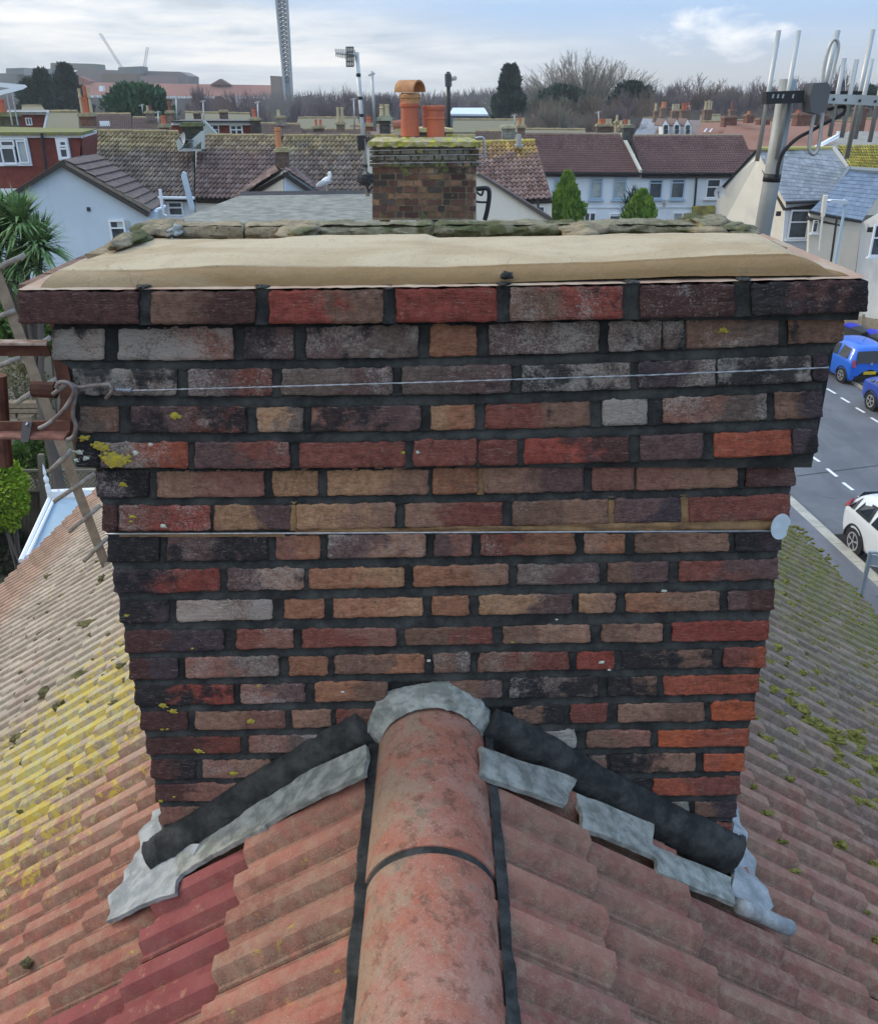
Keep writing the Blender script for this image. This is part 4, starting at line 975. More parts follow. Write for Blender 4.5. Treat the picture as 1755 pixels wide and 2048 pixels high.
# the blurred aerial on its mast behind the chimney
YA = 2.2
aer = thing('tv_aerial', 'large aluminium aerial with long vertical rods on a thick mast right behind the chimney', 'aerial', atY(1523, 470, YA))
m = MB(); m.tube([atY(1518, 520, YA), atY(1523, 468, YA), atY(1545, 345, YA), atY(1576, 158, YA)], .0192, 20); mast = m.build('mast', M_MAST, aer, smooth=True)
m = MB(); a, b = atY(1541.5, 363, YA), atY(1544.5, 347, YA); m.tube([a, b], .0200, 20); m.build('tape_band', M_BLACKP, mast, smooth=True)
for k, (x0, y0, x1, y1, r, dy) in enumerate([(1557, 60, 1513, 322, .0052, -.03), (1597, 60, 1552, 318, .0052, -.03), (1675, 60, 1630, 250, .0060, .0), (1688, 116, 1658, 273, .0052, -.02), (1713, 118, 1682, 275, .0052, -.02), (1745, 58, 1692, 317, .0056, .03), (1743, 117, 1709, 278, .0052, -.02), (1772, 118, 1738, 284, .0052, -.02), (1620, 60+400, 1621, 60+401, .001, 0)][:8]):
    m = MB(); m.tube([atY(x0, y0, YA+dy), atY(x1, y1, YA+dy)], r, 10); m.build('rod', M_ALU, aer, smooth=True)
ywire([(1643, 170), (1650, 120), (1660, 88), (1670, 78), (1676, 92), (1668, 130), (1657, 172)], YA-.03, .0038, 'dipole_loop', aer, M_ALU)
ywire([(1628, 225), (1619, 275), (1618, 300), (1627, 308), (1636, 292), (1645, 225)], YA-.03, .0042, 'dipole_loop', aer, M_ALU)
m = MB(); m.prism([atY(1600, 186, YA-.045), atY(1800, 192, YA-.045), atY(1800, 214, YA-.045), atY(1600, 203, YA-.045)], (0, .016, 0)); m.build('boom', M_ALU, aer)
m = MB()
for x in (1667, 1691, 1719, 1750): p = atY(x, 198+(x-1667)*.05, YA-.047); m.blob(p, (.003, .002, .003), x, 0)
m.build('rivet', M_BLACKP, aer)
m = MB(); m.prism([atY(1532, 183, YA-.05), atY(1608, 180, YA-.05), atY(1608, 205, YA-.05), atY(1532, 208, YA-.05)], (0, .03, 0)); bk = m.build('mast_clamp', M_BLACKP, aer)
m = MB()
for i in range(4):
    x = 1545+i*10 if i < 3 else 1585
    m.prism([atY(x, 188, YA-.052), atY(x+3, 188, YA-.052), atY(x+1, 196, YA-.052), atY(x-2, 196, YA-.052)], (0, .002, 0))
m.build('clamp_tooth', M_ALU, bk)
m = MB(); m.prism([atY(1600, 180, YA+.02), atY(1724, 182, YA+.02), atY(1724, 188, YA+.02), atY(1600, 188, YA+.02)], (0, .02, 0)); m.build('rear_bar', M_BLACKP, aer)
m = MB(); m.prism([atY(1626, 166, YA-.075), atY(1655, 164, YA-.075), atY(1661, 178, YA-.075), atY(1652, 216, YA-.075), atY(1638, 229, YA-.075), atY(1621, 224, YA-.075), atY(1620, 190, YA-.075)], (0, .05, 0)); m.build('junction_box', M_GREYP, aer)
ywire([(1655, 218), (1685, 212), (1689, 223), (1670, 236), (1648, 246), (1620, 262), (1597, 274), (1578, 290), (1564, 308), (1556, 330), (1553, 352)], YA-.02, .0042, 'cable', aer, M_BLACKP)
def yagi(px_top, py_top, px_bot, py_bot, Y, r, label, boom, grid, n_el=9, parent_mat=None):
    base = atY(px_bot, py_bot, Y); t = thing('tv_aerial', label, 'aerial', base)
    m = MB(); m.tube([base, atY(px_top, py_top, Y)], r, 8); m.build('mast', parent_mat or M_ALU, t, smooth=True)
    (bx0, by0, bx1, by1) = boom; a, b = atY(bx0, by0, Y-.02), atY(bx1, by1, Y-.02)
    s = (b-a).length; m = MB(); m.tube([a, b], r*.5, 6)
    for i in range(n_el):
        c = a.lerp(b, i/n_el); h = s*.24*(.7+.3*i/n_el); m.tube([c+Vector((.1*h, 0, -h)), c+Vector((0, 0, h))], r*.24, 4)
    m.build('boom', M_ALU, t)
    if grid:
        gx0, gy0, gx1, gy1 = grid; m = MB()
        for i in range(5):
            f = i/4; m.tube([atY(gx0+(gx1-gx0)*f, gy0, Y-.06), atY(gx0+(gx1-gx0)*f+1, gy1, Y-.06)], r*.32, 4)
        for i in range(5):
            f = i/4; yy = gy0+(gy1-gy0)*f; m.tube([atY(gx0, yy, Y-.06), atY(gx1+1, yy, Y-.06)], r*.32, 4)
        m.build('reflector', M_GREYP, t)
    return t
ya = yagi(713, 104, 735, 392, 9.8, .021, 'white banded aerial mast leaning left of the distant brick chimney', (671, 105, 713, 111), (692, 94, 706, 132), 12)
m = MB()
for f in (.17, .33, .45, .6, .8, .9): a = atY(713+22*f, 104+288*f, 9.8); m.tube([a, a+Vector((0, 0, .03))], .0235, 8)
m.build('black_band', M_BLACKP, ya)
m = MB(); p = atY(722, 285, 9.78); m.box(p, (.07, .05, .14)); m.build('junction_box', M_BLACKP, ya)
m = MB(); m.blob(atY(730, 358, 9.7), (.09, .07, .07), 2, .5); m.tube([atY(728, 358, 9.75), atY(738, 385, 9.75), atY(744, 372, 9.75)], .012, 6); m.build('mast_bracket', M_BLACKP, ya)
yagi(743, 142, 750, 262, 24, .035, 'thin plain aerial mast right of the white banded one', (737, 150, 750, 146), None, 4)
yagi(896, 143, 897, 262, 16, .032, 'dark aerial mast with square reflector behind the clay pots', (894, 160, 913, 155), (890, 148, 901, 172), 8, M_IRON)
# ------------------------------------------------------------------ second chimney on the same ridge
Y2 = 10.4
c2 = thing('chimney_stack', 'lichen covered brick chimney with two terracotta pots beyond the big one', 'chimney', atY(845, 440, Y2))
def mat_smallbrick(name, stops, moss=.3):
    t = NT(name); oi = t.N.new('ShaderNodeObjectInfo')
    col = t.mix(t.ss(t.noi(9, 5, .6), .35, .65), oi.outputs['Color'], t.mix(.5, oi.outputs['Color'], (.05, .035, .03, 1)))
    col = t.mix(t.ss(t.noi(3.5, 6, .7, off=(2, 2, 2)), 1-moss-.03, 1-moss+.05), col, (.14, .16, .05, 1))
    z = t.sepx()[2]; yl = t.ma('ADD', t.noi(5.5, 6, .7, off=(5, 2, 3)), t.mr(z, 9.2, 9.55, -.06, .03))
    col = t.mix(t.ss(yl, .585, .63), col, (.40, .36, .05, 1)); gy = t.ma('ADD', t.noi(7, 6, .7, off=(2, 9, 3)), t.mr(z, 9.1, 9.5, -.12, .12))
    col = t.mix(t.ma('MULTIPLY', t.ss(gy, .50, .62), .7), col, (.24, .235, .19, 1))
    return t.fin(col, .92, t.bump(t.noi(40, 6, .7), .8, .01), spec=.2)
M_SB = mat_smallbrick('small_chimney_brick', None, .42)
M_SM = mat_mortar('pale_lime_mortar', (.36, .29, .20, 1), (.20, .17, .12, 1))
rb2 = random.Random(9)
core2 = MB(); core2.prism([atY(744, 440, Y2+.02), atY(744, 290, Y2+.02), atY(952, 290, Y2+.02), atY(952, 440, Y2+.02)], (0, .50, 0)); core2.build('mortar_core', M_SM, c2)
bcol = [(126, 92, 76), (104, 76, 66), (140, 108, 84), (80, 62, 58), (150, 118, 88), (116, 84, 72), (76, 68, 62)]
yrow = 283.0; ri = 0
rows2 = []
while yrow < 436:
    wide = 10 if ri in (0,) else (6 if ri in (1, 2, 3) else 0)
    x = 744-wide; xr = 952+wide; k = ri % 2
    h = 12.3*(1 if ri else 1)
    while x < xr-6:
        Lb = 30 if k % 2 == 0 else 14.5
        if ri % 4 == 2 and k == 1: Lb = 20
        Lb = min(Lb, xr-x)
        if Lb > 5:
            yy = Y2-(.045 if ri == 0 else .025 if ri < 4 else 0)+rb2.uniform(-.004, .004)
            jt = rb2.uniform(-.6, .6)
            pts = [atY(x+1+jt*.4, yrow+h-1.2, yy), atY(x+1, yrow+1.2, yy), atY(x+Lb-1, yrow+1.0+jt*.3, yy), atY(x+Lb-1, yrow+h-1.1, yy)]
            m = MB(); m.prism(pts, (0, .1, 0)); o = m.build('brick', M_SB, c2)
            b = rb2.choice(bcol); g = rb2.uniform(.8, 1.15); 
            if ri < 4 and rb2.random() < .6: b = (92, 88, 70)
            o.color = srgb(b[0]*g, b[1]*g, b[2]*g)
        x += Lb+1.3; k += 1
    yrow += h+.6 if ri < 4 else h+.4; ri += 1
# side faces
m = MB()
for s_, xx in ((-1, 744), (1, 952)):
    x0 = atY(xx, 360, Y2).x-s_*.07
    for r_ in range(13):
        z0 = atY(845, 290+r_*12.6, Y2).z; m.box((x0-s_*.04, Y2+.23, z0-.04), (.10, .2, .066)); m.box((x0-s_*.04, Y2+.43, z0-.04), (.10, .16, .066))
o = m.build('side_brickwork', M_SB, c2); o['kind'] = 'stuff'; o.color = srgb(85, 62, 50)
M_CAPM = mat_mossy('lichen_cap_mortar', (.50, .43, .28, 1), (.38, .31, .19, 1), (.28, .28, .07, 1), .47, (.50, .46, .06, 1), .56)
m = MB()
def capf(u, v):
    A = atY(734+(958-734)*u, 293+1.5*nz((u*14, 1, 1), 1), Y2-.075); B = atY(735+(957-735)*u, 283+1*nz((u*9, 4, 1), 1), Y2-.08); D = atY(752+(938-752)*u, 274, Y2+.10); E = D+Vector((0, .35, -.02))
    if v < .2: p = A.lerp(B, v/.2)
    elif v < .7: p = B.lerp(D, (v-.2)/.5)
    else: p = D.lerp(E, (v-.7)/.3)
    p += Vector((0, .008*nz((u*20, v*6, 0), 1), .010*nz((u*22, v*7, 4), 1))); return p
m.grid(capf, 70, 20); m.prism([atY(740, 292, Y2-.06), atY(742, 280, Y2), atY(950, 280, Y2), atY(952, 292, Y2-.06)], (0, .5, 0)); m.build('cap', M_CAPM, c2, smooth=False)
for (xa, xb, yt, yb) in ((746, 795, 268, 276), (890, 950, 268, 276)):
    yprism([(xa, yb), (xa+2, yt), (xb, yt), (xb+2, yb)], Y2+.42, .08, M_CAPM, 'rear_cap_slab', c2)
M_TERR = simple('terracotta_pot', (.50, .135, .065, 1), .8, (.40, .12, .07, 1), 4, bstr=.3, bscale=50)
M_TERR2 = simple('aged_clay', (.46, .25, .12, 1), .85, (.36, .17, .08, 1), 8, bstr=.3, bscale=50)
def pot(parent, px, py_bot, Y, w_px, h_px, mat, style=0, name='chimney_pot'):
    b = atY(px, py_bot, Y); s = (b-C).dot(RM @ Vector((0, 0, -1)))/FPX; r = w_px*.5*s; h = h_px*s*1.0
    pr = [(r, 0), (r*.98, h*.1), (r*.92, h*.8), (r*1.06, h*.82), (r*1.08, h*.9), (r*.95, h*.92), (r*.98, h), (r*.7, h), (r*.7, h*.6)] if style == 0 else \
         [(r, 0), (r*1.0, h*.55), (r*1.08, h*.57), (r*1.08, h*.61), (r*1.0, h*.63), (r*1.02, h*.85), (r*1.12, h*.87), (r*1.14, h*.96), (r*1.05, h), (r*.8, h), (r*.78, h*.5)] if style == 1 else \
         [(r, 0), (r, h*.2), (r*.8, h*.3), (r*.7, h*.9), (r*.85, h*.92), (r*.85, h), (r*.55, h), (r*.5, h*.7)]
    m = MB(); m.lathe(b, pr, 20 if w_px > 15 else 10); return m.build(name, mat, parent, smooth=False)
p1 = pot(c2, 820, 272, Y2+.2, 37, 66, M_TERR, 0)
p2 = pot(c2, 871, 274, Y2+.2, 35, 58, M_TERR, 1)
# half-round cowl on the left pot
m = MB(); tp = atY(820, 205, Y2+.2)
m.lathe(tp+Vector((0, 0, -.01)), [(.105, 0), (.105, .05), (.118, .06), (.118, .09), (.10, .10), (.10, .11)], 20); m.build('pot_rim', M_TERR2, p1)
def cowl(u, v):
    a = math.pi*(1.04*u-.02); d = Vector((.80, -.6, 0)); n_ = Vector((.6, .80, 0))
    c = tp+Vector((0, 0, .11)); w = (v-.5)*.26
    return c + n_*(-math.cos(a)*.112) + Vector((0, 0, math.sin(a)*.115)) + Vector((1, 0, 0))*0 + d*w
m = MB(); m.grid(cowl, 16, 4); 
def cowl_i(u, v): c = tp+Vector((0, 0, .11)); p = cowl(u, v); ctr = c+Vector((.80, -.6, 0))*((v-.5)*.26); return ctr+(p-ctr)*.86
m.grid(cowl_i, 16, 4)
for vv in (0, 1): m.grid(lambda u, v, vv=vv: cowl(u, vv)*(1-v)+cowl_i(u, vv)*v, 16, 1)
m.build('cowl', M_TERR2, p1)
# third cap just behind with dark pots
c3 = thing('chimney_stack', 'pale capped chimney directly behind the two terracotta pots with a dark red pot', 'chimney', atY(855, 285, 14))
yprism([(805, 290), (805, 262), (905, 262), (905, 290)], 14, .6, simple('dark_stack_brick', (.10, .07, .055, 1)), 'brickwork', c3)
yprism([(780, 264), (790, 258), (815, 256), (888, 256), (905, 259), (910, 264)], 13.95, .7, M_CAPM, 'cap', c3)
pot(c3, 853, 257, 14.2, 17, 42, simple('dark_red_pot', (.26, .07, .05, 1), .8), 1)
m = MB(); a = atY(786, 252, 14.1); m.tube([a, atY(806, 250, 14.1)], .075, 12); m.build('pot_cowl', simple('dark_clay', (.28, .11, .07, 1)), c3)
ywire([(950, 276), (966, 276), (968, 300), (967, 318)], Y2+.25, .012, 'bent_conduit', c2, M_ALU)
ywire([(952, 378), (958, 377), (975, 377), (978, 392), (974, 420), (969, 440)], Y2+.2, .026, 'bracket_bar', c2, M_BLACKP)
ywire([(948, 402), (960, 404), (974, 404)], Y2+.2, .012, 'bracket_bar', c2, M_BLACKP)
ywire([(950, 382), (962, 390), (966, 380)], Y2+.15, .012, 'bracket_bar', c2, M_BLACKP)
for yy in (299, 310, 325):
    ywire([(736, yy+2), (845, yy), (962, yy-1), (964, yy+6)], Y2-.06, .0035, 'strap_wire', c2, M_WIRE, 5, 3)
for k, (px, py, r) in enumerate([(874, 322, .085), (826, 327, .04), (758, 316, .03), (942, 328, .03), (845, 424, .11), (820, 322, .03), (805, 309, .05), (930, 424, .05), (878, 310, .05), (936, 300, .04), (932, 378, .03)][:0]):
    patch(px, py, Y2-.045, r, M_LICHEN, k+200, .9); 
for o in [q for q in bpy.data.objects if q.name.startswith('lichen') and q.parent == stack and q.data.vertices[0].co.y > 5]:
    o.parent = c2; d = W[stack]-W[c2]
    for v in o.data.vertices: v.co += d
# grey felted flat roof with the gull
M_FELTROOF = simple('grey_mineral_felt', (.25, .25, .215, 1), .95, (.15, .15, .13, 1), 5.5, bstr=.8, bscale=30, bdist=.01)
ZF = 10-1.42
fr = thing('flat_roof_extension', 'white walled extension under a grey felted flat roof beyond the big chimney', 'building', (-1.8, 13, 0))
F4 = [atZ(336, 446, ZF), atZ(478, 391, ZF), atZ(830, 386, ZF), atZ(830, 446, ZF)]
m = MB(); m.prism(F4, (0, 0, -.12)); m.build('roof', M_FELTROOF, fr)
m = MB(); a, b = F4[1], F4[2]; m.prism([a+Vector((0, .02, .0)), b+Vector((0, .02, 0)), b+Vector((0, .12, .05)), a+Vector((0, .12, .05))], (0, 0, -.1)); m.build('rear_kerb', simple('dark_edge_trim', (.05, .05, .05, 1)), fr)
def render_wall(name, c):
    t = NT(name); d = tuple(k*.84 for k in c[:3])+(1,)
    col = t.mix(t.ss(t.noi(.7, 5, .6), .35, .65), c, tuple(k*.93 for k in c[:3])+(1,))
    col = t.mix(t.ma('MULTIPLY', t.ss(t.noi(2.2, 5, .65, stretch=(1, 1, .16), off=(2, 3, 1)), .50, .72), .55), col, d)
    col = t.mix(t.ma('MULTIPLY', t.ss(t.noi(5, 7, .75), .60, .72), .35), col, tuple(k*.6 for k in c[:3])+(1,))
    return t.fin(col, .9, t.bump(t.noi(14, 5), .3, .02), spec=.2)
M_WHITEW = render_wall('white_render', (.70, .72, .73, 1)); M_BLUEW = render_wall('pale_blue_render', (.54, .62, .69, 1)); M_CREAMW = render_wall('cream_render', (.72, .67, .57, 1))
m = MB(); m.prism([Vector((p.x*.985, p.y+(.15 if i in (0, 3) else -.15), 0)) for i, p in enumerate(F4)], (0, 0, ZF-.12)); m.build('wall', M_WHITEW, fr)
# gull
gp = atY(657, 388, F4[1].y+.02); gz = ZF+.05; gp.z = gz
gull = thing('gull', 'white and grey gull standing on the rear edge of the flat roof', 'gull', gp)
M_GW = simple('gull_white_feathers', (.78, .78, .78, 1), .8, (.62, .63, .65, 1), 30); M_GG = simple('gull_grey_wing', (.40, .42, .45, 1), .8)
def loft(rings, n=14):
    vs = []; fs = []
    for (c, ax1, ax2, r1, r2) in rings:
        for j in range(n):
            a = 2*math.pi*j/n; vs.append(Vector(c)+Vector(ax1)*math.cos(a)*r1+Vector(ax2)*math.sin(a)*r2)
    for i in range(len(rings)-1):
        for j in range(n): fs.append((i*n+j, i*n+(j+1) % n, (i+1)*n+(j+1) % n, (i+1)*n+j))
    fs += [tuple(range(n-1, -1, -1)), tuple((len(rings)-1)*n+j for j in range(n))]; return vs, fs
g = gp; rg = []
for (x, z, r1, r2) in ((-.19, .075, .006, .012), (-.14, .095, .025, .022), (-.08, .12, .05, .045), (-.02, .15, .062, .058), (.03, .18, .055, .052), (.055, .215, .036, .034), (.06, .24, .028, .027), (.058, .262, .034, .032), (.06, .285, .026, .026), (.06, .298, .008, .008)):
    rg.append((g+Vector((-.02+x*.9, 0, z)), (0, 1, 0), Vector((-.5 if z < .2 else -1, 0, .85 if z < .2 else .0)).normalized(), r1, r2))
m = MB(); m.add(*loft(rg)); gb = m.build('body', M_GW, gull, smooth=True)
m = MB(); h0 = g+Vector((.025, 0, .268)); m.tube([h0, h0+Vector((-.05, -.028, -.004))], .011, 8, r2=.003); m.build('beak', simple('gull_beak', (.55, .40, .08, 1)), gull)
for s_ in (-1, 1):
    m = MB(); m.blob(g+Vector((-.085, s_*.043, .125)), (.115, .022, .042), 3, .15, M=Matrix.Rotation(R(-22), 3, 'Y')); m.build('wing', M_GG, gull, smooth=True)
    m = MB(); m.tube([g+Vector((-.03, s_*.022, .12)), g+Vector((-.025, s_*.022, .004))], .005, 6); m.build('leg', simple('gull_leg', (.45, .30, .26, 1)), gull)
    m = MB(); m.blob(g+Vector((.034, s_*.0295, .268)), (.004, .003, .004), 0, 0); m.build('eye', M_BLACKP, gull)
# ------------------------------------------------------------------ houses: generic builders
M_PVC = simple('white_window_frame', (.74, .76, .78, 1), .5, spec=.5)
M_BLUEFR = simple('pale_blue_window_frame', (.34, .46, .58, 1), .6, spec=.5)
def glassmat(name, a, b):
    t = NT(name); col = t.mix(t.ss(t.noi(1.6, 4, .6), .4, .6), a, b); return t.fin(col, .12, None, 0, .6)
M_GLASS = glassmat('dark_window_glass', (.035, .045, .055, 1), (.075, .09, .10, 1))
M_GLASSP = glassmat('curtained_window_glass', (.36, .41, .40, 1), (.27, .31, .31, 1))
def wall(parent, pts, Y, mat, d=.25, name='wall'):
    m = MB(); m.prism([atY(x, y, Y) for x, y in pts], (0, d, 0)); return m.build(name, mat, parent)
def window(parent, x0, y0, x1, y1, Y, split='h', fm=None, gm=None, sill=True, fw=None, slant=0):
    fm = fm or M_PVC; gm = gm or M_GLASS
    a = atY(x0, y0, Y); b = atY(x1, y1, Y); xa, xb, zt, zb = a.x, b.x, a.z, b.z
    fw = fw or min(.07, abs(xb-xa)*.12); m = MB(); yc = Y-.035
    m.box(((xa+xb)/2, yc, zt-fw/2), (xb-xa, .08, fw)); m.box(((xa+xb)/2, yc, zb+fw/2), (xb-xa, .08, fw))
    m.box((xa+fw/2, yc, (zt+zb)/2), (fw, .078, abs(zt-zb)-2*fw)); m.box((xb-fw/2, yc, (zt+zb)/2), (fw, .078, abs(zt-zb)-2*fw))
    H = zt-zb
    if 'h' in split: m.box(((xa+xb)/2, yc, zt-H*.42), (xb-xa-2*fw, .076, fw*.8))
    if 't' in split: m.box(((xa+xb)/2, yc, zt-H*.20), (xb-xa-2*fw, .076, fw*.7))
    if 'v' in split: m.box(((xa+xb)/2, yc, (zt+zb)/2), (fw, .074, H-2*fw))
    w = m.build('window', fm, parent)
    m = MB(); m.box(((xa+xb)/2, Y-.012, (zt+zb)/2), (xb-xa-fw, .012, H-fw)); m.build('pane', gm, w)
    if sill: m = MB(); m.box(((xa+xb)/2, Y-.07, zb-.05), (xb-xa+.16, .16, .07)); m.build('sill', fm if sill is True else sill, w)
    return w
def slope(parent, q, mat, tiles=None, tmat=None, th=.12, name='roof', individual=True, limit=300, cols=None, roll=.05, seed=0, lift=.03):
    # q: TL, TR, BR, BL as (px, py, Y)
    T0, T1, B1, B0 = [atY(*k) for k in q]
    n = (T1-T0).cross(B0-T0).normalized()
    if n.z < 0: n = -n
    m = MB(); lo_ = -n*(.10 if tiles else 0); m.prism([T0+lo_, T1+lo_, B1+lo_, B0+lo_], -n*th); rf = m.build(name, mat, parent)
    if not tiles: return rf
    nx, ny = tiles; rr = random.Random(seed+3)
    key = 0
    prof = [(0, 0), (.30, .0), (.42, roll), (.62, roll*1.1), (.78, .0), (.985, 0), (.99, -.02)]
    stuff = MB(); count = 0; shared = None
    for j in range(ny):
        for i in range(nx):
            u0, u1 = i/nx, (i+1)/nx; v0, v1 = j/ny, (j+1)/ny
            P = lambda u, v: (T0.lerp(T1, u)).lerp(B0.lerp(B1, u), v)
            a, b, c = P(u0, v0), P(u1, v0), P(u0, v1+.10/ny*1.2)
            ex = c-a; ey = b-a; ez = n
            lf = lift*.3; o_ = a+n*(.012+rr.uniform(0, .006))
            # local frame: x down the slope 0..1, y across 0..1, z metres
            Mx = Matrix(((ex.x, ey.x, ez.x, o_.x), (ex.y, ey.y, ez.y, o_.y), (ex.z, ey.z, ez.z, o_.z), (0, 0, 0, 1)))
            if shared is None:
                vs = [Vector((0, y, h)) for y, h in prof]+[Vector((1, y, h+lift)) for y, h in prof]+[Vector((1, y, h-.004)) for y, h in prof]
                k = len(prof); fs = [(r_*k+t, r_*k+t+1, (r_+1)*k+t+1, (r_+1)*k+t) for r_ in range(2) for t in range(k-1)]
                me = bpy.data.meshes.new('pantile'); me.from_pydata(vs, [], fs); me.materials.append(tmat); shared = (me, vs, fs)
            if individual and count < limit-1:
                cc = cols(u0, v0, rr); o = bpy.data.objects.new('tile', shared[0]); COL.objects.link(o); o.parent = rf
                o.matrix_basis = Matrix.Translation(-W[rf]) @ Mx; o.color = cc; count += 1
            else:
                stuff.add([Mx @ v for v in shared[1]], shared[2])
    if stuff.v:
        o = stuff.build('tile_field', tmat, rf); o['kind'] = 'stuff'; o.color = (1, 1, 1, 1)
    return rf
def mat_farroof(name, base, base2, top, moss, ztop, span, amt=.45):
    t = NT(name); oi = t.N.new('ShaderNodeObjectInfo'); x = t.sepx()
    col = t.mix(t.ss(t.noi(.9, 5, .6), .35, .65), base, base2)
    hh = t.ma('ADD', t.mr(x[2], ztop-span, ztop, 0, .55), t.ma('MULTIPLY', t.noi(1.5, 6, .7, off=(2, 5, 1)), .9))
    col = t.mix(t.ss(hh, .62, .95), col, top)
    col = t.mix(t.ss(t.noi(2.2, 7, .75, off=(7, 5, 1)), 1-amt, 1-amt+.12), col, moss)
    col = t.mix(1.0, col, oi.outputs['Color'], 'MULTIPLY')
    col = t.mix(t.ma('MULTIPLY', t.ss(t.noi(14, 3, .7), .62, .72), .5), col, (.42, .38, .32, 1))
    return t.fin(col, .93, t.bump(t.noi(30, 5, .7), .6, .02), spec=.15)
vary = lambda u, v, r: (lambda g, f: (g, g*f, g*f*f, 1))(r.uniform(.68, 1.35), r.uniform(.93, 1.05))
M_RF1 = mat_farroof('mossy_pantile_roof', (.135, .105, .09, 1), (.20, .16, .13, 1), (.25, .20, .11, 1), (.11, .10, .055, 1), 8.6, 1.2, .42)
M_RF2 = mat_farroof('brown_pantile_roof', (.155, .105, .095, 1), (.20, .14, .125, 1), (.25, .19, .12, 1), (.13, .10, .075, 1), 8.4, .8, .34)
M_RF4 = mat_farroof('orange_lichen_pantile_roof', (.18, .115, .10, 1), (.22, .15, .13, 1), (.40, .27, .09, 1), (.20, .12, .09, 1), 8.5, 1.6, .33)
M_RF5 = mat_farroof('plum_brown_tile_roof', (.135, .082, .082, 1), (.165, .105, .10, 1), (.20, .15, .11, 1), (.12, .085, .075, 1), 8.4, .9, .33)
M_SLATE = simple('blue_grey_slate', (.17, .20, .235, 1), .6, (.22, .25, .29, 1), 3, bstr=.3, bscale=20, bdist=.01, spec=.4)
M_VOID = simple('dark_roof_underlay', (.05, .042, .036, 1))
M_RIDGEM = simple('lichen_ridge', (.30, .23, .11, 1), .9, (.20, .16, .10, 1), 3, bstr=.5, bscale=20, bdist=.02)
def ridgeline(parent, a, b, r=.11, mat=None, name='ridge'):
    A, B = atY(*a), atY(*b); m = MB(); n = max(2, int((B-A).length/.45))
    for i in range(n): m.tube([A.lerp(B, i/n), A.lerp(B, (i+.96)/n)], r*(1+.06*((i*7) % 3-1)), 6)
    return m.build(name, mat or M_RIDGEM, parent)
def small_chimney(px0, px1, py_top, py_bot, Y, pots, label, cat='chimney', brick=(.16, .11, .085, 1), cap=(.40, .33, .2, 1), potc=None, group=None, parent=None, d=.5):
    t = parent or thing('chimney_stack', label, cat, atY((px0+px1)/2, py_bot, Y), group)
    bm_ = simple('stack_brick', brick, .9, tuple(k*.6 for k in brick[:3])+(1,), 5, bstr=.6, bscale=14, bdist=.02); cm = simple('stack_cap', cap, .9, tuple(k*.65 for k in cap[:3])+(1,), 5)
    s = Y/FPX
    nm = 'chimney' if parent else 'brickwork'
    body = MB(); z1 = atY(px0, py_bot, Y).z; z0 = atY(px0, py_top, Y).z; xa, xb = atY(px0, py_top, Y).x, atY(px1, py_top, Y).x
    nrow = max(3, min(16, int((z0-z1)/.13)))
    body.box(((xa+xb)/2, Y+d/2, (z0+z1)/2), (xb-xa-.03, d-.03, z0-z1))
    for r_ in range(nrow):
        zc = z1+(r_+.5)*(z0-z1)/nrow; body.box(((xa+xb)/2, Y+d/2, zc), (xb-xa, d, (z0-z1)/nrow*.8))
    b = body.build(nm, bm_, t)
    m = MB(); m.box(((xa+xb)/2, Y+d/2, z0+.03), (xb-xa+.14, d+.14, .09)); m.box(((xa+xb)/2, Y+d/2, z0+.1), (xb-xa+.02, d, .07))
    m.build('cap', cm, b if parent else t)
    for k, (ppx, w, h, c, stl) in enumerate(pots):
        pm = POTM.get(c) or simple('pot_'+c, {'r': (.46, .13, .07, 1), 'o': (.48, .20, .09, 1), 'y': (.46, .38, .24, 1), 'd': (.20, .08, .06, 1)}[c], .85)
        POTM[c] = pm
        bs = Vector((atY(ppx, py_top, Y).x, Y+d/2, z0+.13)); r = w*.5*s; hh = h*s
        mm = MB(); pr = [(r, 0), (r*.85, hh*.8), (r*1.05, hh*.83), (r*1.0, hh), (r*.6, hh), (r*.6, hh*.6)] if stl == 0 else [(r, 0), (r*.9, hh*.5), (r*.7, hh*.55), (r*1.1, hh*.65), (r*.8, hh*.8), (r*1.0, hh), (r*.5, hh)]
        mm.lathe(bs, pr, 10); mm.build('chimney_pot', pm, b if parent else t)
    return t
POTM = {}
# R1..R3: the mossy terrace beyond the pale blue gable
th1 = thing('terraced_house', 'mossiest tiled house right of the red brick dormer block', 'house', atY(290, 470, 36), 'terrace of mossy tiled houses on the left')
slope(th1, [(197, 264, 39.2), (388, 269, 39.2), (389, 394, 36), (194, 392, 36)], M_VOID, (22, 13), M_RF1, cols=vary, seed=1, roll=.06, lift=.05)
wall(th1, [(196, 394), (389, 396), (389, 520), (196, 520)], 36.2, M_WHITEW); ridgeline(th1, (197, 263, 39.2), (358, 265, 39.2))
window(th1, 334, 402, 369, 432, 36.2, 'h'); 
m = MB(); m.tube([atY(192, 394, 35.9), atY(389, 396, 35.9)], .06, 6); m.build('gutter', M_PVC, th1)
th2 = thing('terraced_house', 'brown tiled house with the small cowled clay pot at its right end', 'house', atY(470, 470, 36), 'terrace of mossy tiled houses on the left')
slope(th2, [(396, 273, 39.2), (551, 274, 39.2), (553, 398, 36), (391, 396, 36)], M_VOID, (18, 13), M_RF2, cols=vary, seed=2, roll=.06, lift=.05)
wall(th2, [(391, 398), (553, 400), (553, 520), (391, 520)], 36.2, M_CREAMW); ridgeline(th2, (396, 272, 39.2), (551, 273, 39.2))
th3 = thing('terraced_house', 'paler tiled house left of the white banded aerial mast', 'house', atY(640, 470, 36), 'terrace of mossy tiled houses on the left')
slope(th3, [(567, 274, 39.2), (722, 274, 39.2), (745, 400, 36), (556, 400, 36)], M_VOID, (18, 13), M_RF1, cols=vary, seed=3, roll=.06, lift=.05)
